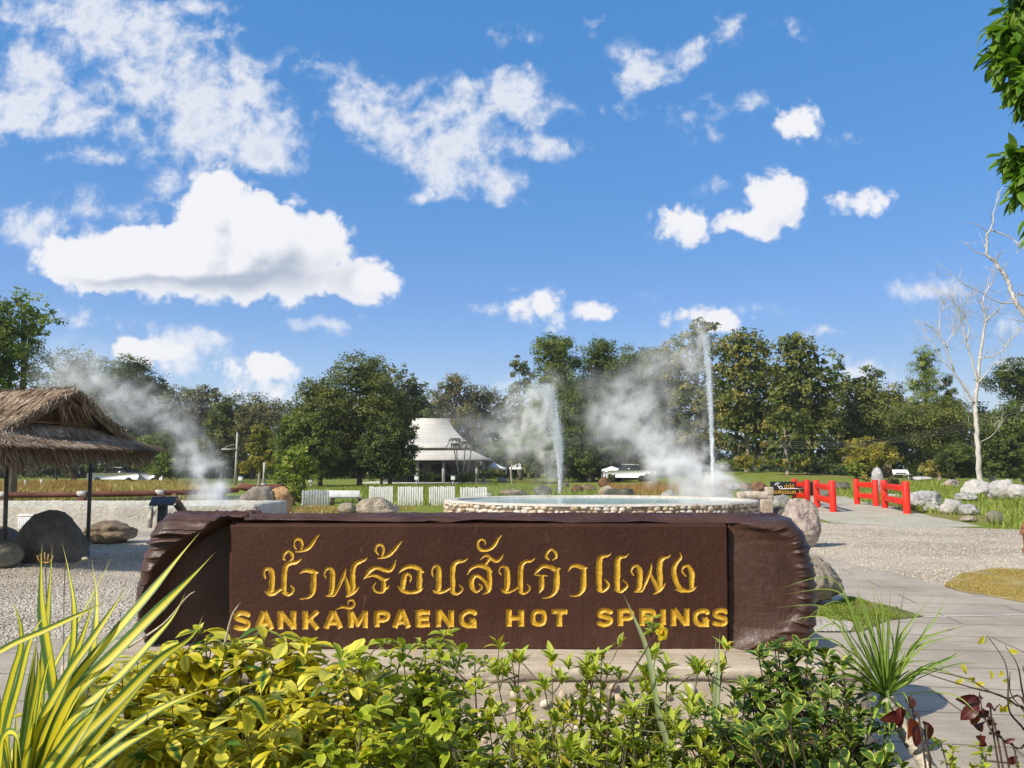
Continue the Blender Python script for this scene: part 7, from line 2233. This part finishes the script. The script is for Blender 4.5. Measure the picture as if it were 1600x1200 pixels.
# --- spiky rosette on a ringed stem
cen = P(1384, 1088, 2.7)
sp = thing('spiky_rosette', 'spiky green rosette plant on a pale ringed stem at the lower right', 'plant', (P(1460, 1230, 2.6)[0], 2.6, .02))
b = MB(); tr = spline([P(1480, 1290, 2.55), P(1450, 1200, 2.6), P(1422, 1155, 2.65), P(1400, 1118, 2.7), cen], 10)
b.tube(tr, .026 * (1 + .10 * np.sin(np.arange(len(tr)) * 2.1)), 12)
b.build('stem', m_noise('ringed_stem', [(.3, .26, .19), (.45, .4, .31), (.55, .5, .41)], 14, .9, .7, 60, .01, stretch=(1, 1, 2)), sp, smooth=True)
SP = [((1395, 1000), (1350, 881), 9), ((1400, 1000), (1416, 901), 10), ((1410, 990), (1471, 917), 10), ((1440, 1000), (1545, 968), 11), ((1435, 1010), (1532, 985), 9), ((1430, 1050), (1484, 1045), 9), ((1300, 905), (1205, 923), 7),
      ((1310, 925), (1214, 930), 7), ((1290, 950), (1200, 950), 7), ((1290, 965), (1200, 977), 7), ((1300, 1000), (1222, 1002), 8), ((1380, 990), (1376, 907), 10), ((1360, 980), (1334, 896), 9), ((1330, 1045), (1279, 1057), 9), ((1320, 1055), (1255, 1076), 9),
      ((1365, 1120), (1343, 1197), 14), ((1382, 1130), (1383, 1230), 13), ((1388, 1120), (1394, 1220), 11), ((1420, 1120), (1480, 1210), 11), ((1460, 1045), (1620, 1112), 9), ((1350, 990), (1310, 905), 9), ((1340, 1010), (1290, 930), 9), ((1388, 980), (1392, 915), 9), ((1372, 985), (1362, 905), 10),
      ((1330, 1020), (1262, 985), 8), ((1320, 1035), (1250, 1010), 8), ((1405, 1010), (1440, 960), 9), ((1415, 1030), (1470, 1000), 9), ((1345, 1060), (1300, 1100), 9), ((1350, 1080), (1292, 1140), 9), ((1310, 940), (1235, 985), 6), ((1300, 975), (1212, 1040), 6), ((1420, 1035), (1500, 1035), 8), ((1365, 1000), (1325, 925), 9), ((1375, 1000), (1345, 915), 9)]
rs = np.random.RandomState(6)
for (m_, t_, w) in SP:
    dd = rs.uniform(-.25, .2)
    q = [cen, P((cen[0] * 0 + 1384 + m_[0]) / 2, (1088 + m_[1]) / 2 - 3, 2.7 + dd * .25), P(m_[0], m_[1], 2.7 + dd * .6), P(t_[0], t_[1], 2.7 + dd)]
    b = MB(); ribbon(b, q, w / 1200 * 2.7 * .58, .5, rs.rand(), rs.uniform(-.4, .4), face=(0, -.7, .7)); b.build('leaf', M_SPIKE, sp, smooth=True)
for k in range(40):
    a = rs.rand() * 2 * np.pi; L = rs.uniform(.16, .40); el = rs.uniform(.2, 1.35)
    d = np.array([math.cos(a) * math.cos(el), math.sin(a) * math.cos(el), math.sin(el)])
    q = [cen, cen + d * L * .5, cen + d * L * .85 - np.array([0, 0, .02]), cen + d * L * 1.1 - np.array([0, 0, .10 * rs.rand()])]
    b = MB(); ribbon(b, q, rs.uniform(.008, .012), .5, rs.rand(), 0, face=(-d[0], -d[1] - .3, .8)); b.build('leaf', M_SPIKE, sp, smooth=True)

# --- reed blades, allamanda flower, dry grass head
for lab, blades_ in (('pale green reed blade leaning across the letters S and P', [([(1045, 1200), (1030, 1120), (1012, 1020), (992, 968), (974, 928)], 9)]),
                     ('upright pale grass blade below the last letter of the sign', [([(1118, 1190), (1119, 1110), (1122, 1050), (1125, 985)], 9), ([(1116, 1190), (1115, 1100), (1117, 1040), (1119, 985)], 3)]),
                     ('thin upright green blade at the bottom edge among the dark red leaves', [([(1533, 1240), (1534, 1200), (1535, 1150)], 7)])):
    x, y = blades_[0][0][0]; D = 2.6
    bs_ = P(x, y, D); bs_[2] = .02
    rb = thing('reed_blade', lab, 'grass blade', bs_)
    for pp, w in blades_:
        q = np.array([P(a_, b_, D) for a_, b_ in pp]); q = np.vstack([bs_, q])
        b = MB(); ribbon(b, q, w / 1200 * D, .3, .4, 0.2, tipf=.1); b.build('blade', M_REED, rb, smooth=True)
D = 2.55
fb = P(955, 1110, D); fb[2] = .02
fl = thing('flower_stem', 'thin leafy stem with one yellow trumpet flower below the word SPRINGS', 'flower', fb)
b = MB(); s = spline([fb, P(950, 1120, D), P(985, 1055, D), P(1012, 1010, D), P(1018, 988, D), P(1022, 962, D)], 8); b.tube(s, np.linspace(.004, .0015, len(s)), 5)
s2 = spline([P(1014, 1006, D), P(1024, 994, D), P(1032, 990, D)], 4); b.tube(s2, .0015, 5); b.build('stem', M_TWIG, fl)
rs = np.random.RandomState(2); pos = []; dr = []; nr = []
for k in range(16):
    f = rs.uniform(0, 1); p = P(1018 + 4 * f, 996 - 34 * f, D); a = rs.rand() * 6.3
    pos.append(p); dr.append((math.cos(a), math.sin(a) * .6, .5)); nr.append((-math.cos(a) * .5, -math.sin(a) * .5 - .4, .8))
b = MB(); place(b, T_SM, np.array(pos), np.array(dr), np.array(nr), np.full(16, .034), rs.rand(16) * .4, rs); b.build('leaves', M_V3, fl, smooth=True)
M_PETAL = m_noise('yellow_petal', [(.75, .48, .01), (.82, .58, .015), (.85, .64, .03)], 40, .5, .1, fine=False)
fc = P(1034, 989, D - .01); ax = np.array([.45, -.85, .1]); ax /= np.linalg.norm(ax)
e1_ = np.cross(ax, (0, 0, 1)); e1_ /= np.linalg.norm(e1_); e2_ = np.cross(e1_, ax)
tp = [leaf_tpl('obov', .78, 5, .1, .3)]
for k in range(5):
    a = k * 2 * np.pi / 5 + .3; d = e1_ * math.cos(a) + e2_ * math.sin(a) + ax * .35
    b = MB(); place(b, tp, fc[None], d[None], (ax - .3 * (e1_ * math.cos(a) + e2_ * math.sin(a)))[None], np.array([.028]), np.array([.5]), rs); b.build('petal', M_PETAL, fl, smooth=True)
b = MB(); b.tube([fc - ax * .03, fc - ax * .004, fc + ax * .003], [.003, .006, .009], 8); b.build('throat', m_noise('orange_throat', [(.6, .22, .01), (.7, .3, .015)], 30, .6, .1), fl)
D = 2.6
gb = P(72, 1010, D); gb[2] = .02
gh = thing('grass_head', 'dry orange finger grass head rising above the strap leaves', 'grass head', gb)
b = MB(); tip = P(71, 880, D); b.tube(spline([gb, P(73, 1000, D), P(72, 930, D), tip], 6), .0018, 5); b.build('stem', M_STEM, gh)
b = MB()
for x, y in ((58, 868), (63, 866), (70, 863), (76, 866), (83, 869), (60, 874), (80, 874)):
    q = spline([tip, P((71 + x) / 2 + (x - 71) * .2, 877, D), P(x, y, D + (x % 3 - 1) * .02)], 5); b.tube(q, np.linspace(.003, .0022, len(q)), 5)
b.build('spikes', m_noise('dry_spike', [(.42, .22, .09), (.55, .34, .16)], 60, .9, .3), gh)
D = 2.7
gb = P(130, 1010, D); gb[2] = .02
gh = thing('grass_head', 'pale dry seed tuft in front of the right hut post foot', 'grass head', gb)
b = MB(); b.tube(spline([gb, P(100, 930, D), P(112, 890, D), P(133, 873, D)], 6), .0016, 5); b.build('stem', M_STEM, gh)
b = MB(); q = P(133, 873, D); b.bm((lambda m: (bmesh.ops.create_icosphere(m, subdivisions=2, radius=.009), m)[1])(bmesh.new()), q, np.diag([1.3, 1, .7])); b.build('seed_tuft', m_noise('seed', [(.45, .38, .25), (.6, .52, .38)], 90, .9, .5), gh)

# --- dark red leaf shrubs and bare twigs at the right
def m_red():
    m, t = newmat('dark_red_leaf')
    rnd = t.n('ShaderNodeAttribute', attribute_name='rnd').outputs[2]; lu = t.n('ShaderNodeAttribute', attribute_name='lu').outputs[2]
    col = t.ramp(rnd, [(0, (.035, .008, .008)), (.55, (.09, .016, .012)), (.8, (.16, .035, .02)), (1, (.3, .09, .03))])
    col = t.mix(t.smooth(t.math('ABSOLUTE', lu), .12, .0), col, (.2, .05, .04))
    b = t.n('ShaderNodeBsdfPrincipled', {'Base Color': col, 'Roughness': .4, 'Specular IOR Level': .4})
    tr = t.n('ShaderNodeBsdfTranslucent', {'Color': t.mix(1.0, col, (1.8, .8, .6), 'MULTIPLY')})
    t.n('ShaderNodeOutputMaterial', {'Surface': t.n('ShaderNodeMixShader', {0: .3, 1: b.outputs[0], 2: tr.outputs[0]}).outputs[0]})
    return m


M_REDL = m_red()
T_RD = [leaf_tpl('ell', .52, 6, .3, .2), leaf_tpl('ell', .52, 6, .4, .4)]
T_RS = [leaf_tpl('ell', .46, 5, .45, .35), leaf_tpl('ell', .5, 5, .3, .6)]


def red_shrub(lab, D, basepx, stems, leaves, seed):
    rs = np.random.RandomState(seed)
    bs_ = P(basepx[0], basepx[1], D); bs_[2] = .02
    root = thing('red_leaf_shrub', lab, 'shrub', bs_, 'dark red leafed shrubs')
    b = MB()
    for pp in stems: s = spline(np.vstack([bs_] + [P(x, y, D + rs.uniform(-.02, .02)) for x, y in pp]), 6); b.tube(s, np.linspace(.0036, .0014, len(s)), 6)
    b.build('stems', M_TWIG, root)
    for (x0, y0, x1, y1, rn, tp) in leaves:
        a_, c_ = P(x0, y0, D + rs.uniform(-.03, .03)), P(x1, y1, D + rs.uniform(-.05, .05)); d = c_ - a_
        q = MB(); place(q, tp, a_[None], d[None], (np.array([0, -1, .4]) + rs.randn(3) * .35)[None], np.array([np.linalg.norm(d)]), np.array([rn]), rs); q.build('leaf', M_REDL, root, smooth=True)


red_shrub('dark red leafed shrub right of the spiky rosette with one orange brown leaf', 2.5, (1470, 1230), [[(1452, 1180), (1432, 1135), (1424, 1095), (1425, 1085)], [(1440, 1150), (1428, 1120), (1412, 1108)], [(1450, 1170), (1450, 1140), (1440, 1128)]],
          [(1424, 1108, 1426, 1082, .5, T_RD), (1410, 1104, 1396, 1140, .45, T_RD), (1408, 1106, 1418, 1140, .35, T_RD), (1420, 1122, 1432, 1162, 1.0, T_RD), (1442, 1126, 1465, 1165, .6, T_RD), (1424, 1104, 1404, 1100, .3, T_RS), (1430, 1130, 1438, 1168, .2, T_RD), (1400, 1112, 1392, 1130, .5, T_RS)], 1)
red_shrub('dark red crinkled leaf shrub near the right edge of the paving', 2.5, (1600, 1240), [[(1575, 1190), (1550, 1145), (1535, 1110), (1532, 1090)], [(1560, 1160), (1540, 1125), (1520, 1110)], [(1552, 1145), (1555, 1110), (1562, 1100)], [(1590, 1200), (1570, 1160), (1550, 1145)]],
          [(1530, 1100, 1505, 1120, .4, T_RS), (1532, 1096, 1507, 1094, .3, T_RS), (1528, 1090, 1540, 1082, .35, T_RS), (1540, 1104, 1566, 1100, .5, T_RS), (1536, 1110, 1508, 1134, .9, T_RS), (1532, 1106, 1548, 1122, .2, T_RS), (1545, 1124, 1562, 1120, .5, T_RS), (1535, 1128, 1548, 1146, .2, T_RS), (1556, 1144, 1572, 1148, .45, T_RS), (1540, 1150, 1518, 1166, .6, T_RS), (1525, 1088, 1512, 1098, .15, T_RS), (1546, 1112, 1530, 1120, .1, T_RS), (1560, 1140, 1550, 1156, .3, T_RS), (1570, 1160, 1585, 1155, .5, T_RS), (1590, 1182, 1572, 1196, .4, T_RS), (1530, 1150, 1545, 1162, .2, T_RS)], 2)
D = 2.55
tb_ = P(1640, 1230, D); tb_[2] = .02
tw = thing('bare_twig_shrub', 'thin bare twigs with a few yellow leaves at the lower right edge', 'shrub', tb_)
b = MB()
for pp in ([(1620, 1180), (1600, 1140), (1577, 1110), (1575, 1060), (1568, 1030), (1542, 992)], [(1610, 1150), (1585, 1100), (1545, 1080), (1510, 1060), (1440, 1045)], [(1625, 1160), (1600, 1090), (1590, 1040), (1570, 1008)], [(1620, 1190), (1590, 1170), (1560, 1150), (1545, 1135)], [(1630, 1170), (1606, 1120), (1580, 1085), (1578, 1050)], [(1610, 1130), (1570, 1090), (1520, 1075), (1470, 1060), (1440, 1050)], [(1640, 1120), (1605, 1060), (1598, 1040)]):
    s = spline(np.vstack([tb_] + [P(x, y, D + np.random.RandomState(x + y).uniform(-.05, .05)) for x, y in pp]), 6); b.tube(s, np.linspace(.005, .001, len(s)), 5)
b.build('stems', M_TWIG, tw)
M_YL = m_var('leaf_yellow', [(.6, .5, .02), (.7, .6, .04), (.5, .48, .05)], [(.1, .14, .02), (.16, .2, .03), (.2, .26, .04)], True, .3, .2, .4)
pos, dr = [], []
for x, y, dx, dy in ((1510, 1054, -3, -8), (1512, 1058, 8, 4), (1506, 1060, -8, 6), (1540, 1066, -12, 4), (1548, 1062, 4, -10), (1560, 1058, 8, -8), (1565, 1064, 12, 0), (1562, 1100, 6, 14), (1570, 1092, 10, 8), (1574, 1100, -4, 12), (1596, 1118, 6, 4), (1593, 1020, -10, -2), (1541, 994, 2, 14), (1538, 992, -6, 12)):
    p = P(x, y, D); pos.append(p); dr.append(P(x + dx, y + dy, D) - p)
rs = np.random.RandomState(4)
b = MB(); place(b, T_OV, np.array(pos), np.array(dr), np.array([0, -1, .3]) + rs.randn(len(pos), 3) * .3, np.full(len(pos), .036), .3 + .7 * rs.rand(len(pos)), rs); b.build('leaves', M_YL, tw, smooth=True)
# carved post cut by the right edge
c = G(1600, 905)
ps = thing('wooden_post', 'reddish brown wooden post cut by the right edge beside the gravel', 'post', c)
b = MB(); D = c[1]; h = P(1600, 826, D)[2]; x = P(1603.5, 830, D)[0]
b.tube([(x, D, 0), (x, D, h * .5), (x, D, h * .58), (x, D, h * .62), (x, D, h * .86), (x, D, h * .9), (x, D, h)], [.055, .05, .085, .05, .055, .09, .07], 10); b.build('shaft', m_noise('red_wood', [(.16, .07, .04), (.28, .14, .08)], 6, .8, .4, stretch=(1, 1, .3)), ps, smooth=True)
b = MB(); b.tube([(x, D, h), (x, D, h + .05), (x, D, h + .09)], [.07, .06, .02], 10); b.build('cap', bpy.data.materials['red_wood'], ps, smooth=True)

# --- overhanging tree at the upper right
D = 5.2
base = np.array([P(1850, 700, D)[0], D + .3, 0])
ot = thing('overhanging_tree', 'tree at the upper right corner with big pointed green leaves hanging into the sky', 'tree', base)
b = MB(); fork = P(1830, 300, D)
b.tube(spline([base, base + np.array([.05, 0, 1.5]), fork], 8), np.linspace(.16, .08, 17), 10)
CL = [(1640, -60, 60, 90), (1600, 20, 34, 36), (1575, 60, 30, 34), (1590, 105, 26, 36), (1612, 130, 32, 44), (1655, 60, 60, 80), (1606, 245, 24, 30), (1590, 250, 22, 22), (1618, 285, 26, 30), (1650, 270, 50, 50), (1700, 150, 80, 110), (1720, 0, 90, 100), (1640, 355, 22, 14), (1600, 300, 14, 14)]
rs = np.random.RandomState(12); pos, dr, nr, sz, rd = [], [], [], [], []
for (x, y, rx, ry) in CL:
    c = P(x, y, D + rs.uniform(-.2, .2))
    b.tube(spline([fork, fork * .5 + c * .5 + np.array([0, 0, .12]), c], 6), np.linspace(.04, .008, 13), 6)
    n = int(13 + rx * ry / 55)
    for k in range(n):
        q = rs.randn(3); q /= np.linalg.norm(q); r_ = rs.rand() ** .5
        p = c + np.array([q[0] * rx, q[1] * rx, q[2] * ry]) / 1200 * D * r_
        for f in range(rs.randint(3, 5)):       # leaves in small hanging fans
            d = np.array([-.35 + rs.randn() * .6, rs.randn() * .5, -.35 + rs.randn() * .45])
            pos.append(p + rs.randn(3) * .012); dr.append(d); nr.append(np.array([-.2, -.25, .9]) + rs.randn(3) * .35); sz.append(rs.uniform(.11, .19)); rd.append(rs.rand())
pos.append(P(1612, 340, D)); dr.append(P(1578, 357, D) - pos[-1]); nr.append(np.array([0, -.3, 1.])); sz.append(.17); rd.append(.3)
T_BG = [leaf_tpl('ell', .42, 5, .35, .15), leaf_tpl('lance', .38, 5, .3, .35), leaf_tpl('lance', .34, 5, .4, .5)]
q = MB(); place(q, T_BG, np.array(pos), np.array(dr), np.array(nr), np.array(sz), np.array(rd), rs)
M_OH = m_var('leaf_overhang', [(.26, .38, .04), (.32, .42, .05), (.2, .32, .03)], [(.05, .13, .012), (.09, .2, .018), (.17, .3, .03)], True, .95, .3, .4, .4, .9)
b.build('trunk', M_BARK, ot, smooth=True); q.build('crown', M_OH, ot, smooth=True)

# ------------------------------------------------------------------ thin air over the lawn
hm, t = newmat('haze_air')
v = t.n('ShaderNodeVolumePrincipled', {'Color': (.86, .92, 1.0), 'Density': .00025, 'Anisotropy': .2})
t.n('ShaderNodeOutputMaterial', {'Volume': v.outputs[0]})
b = MB(); b.box((0, 120, 19.5), (700, 330, 42)); tag(b.build('haze', hm), 'thin pale air veiling the far trees', kind='stuff')
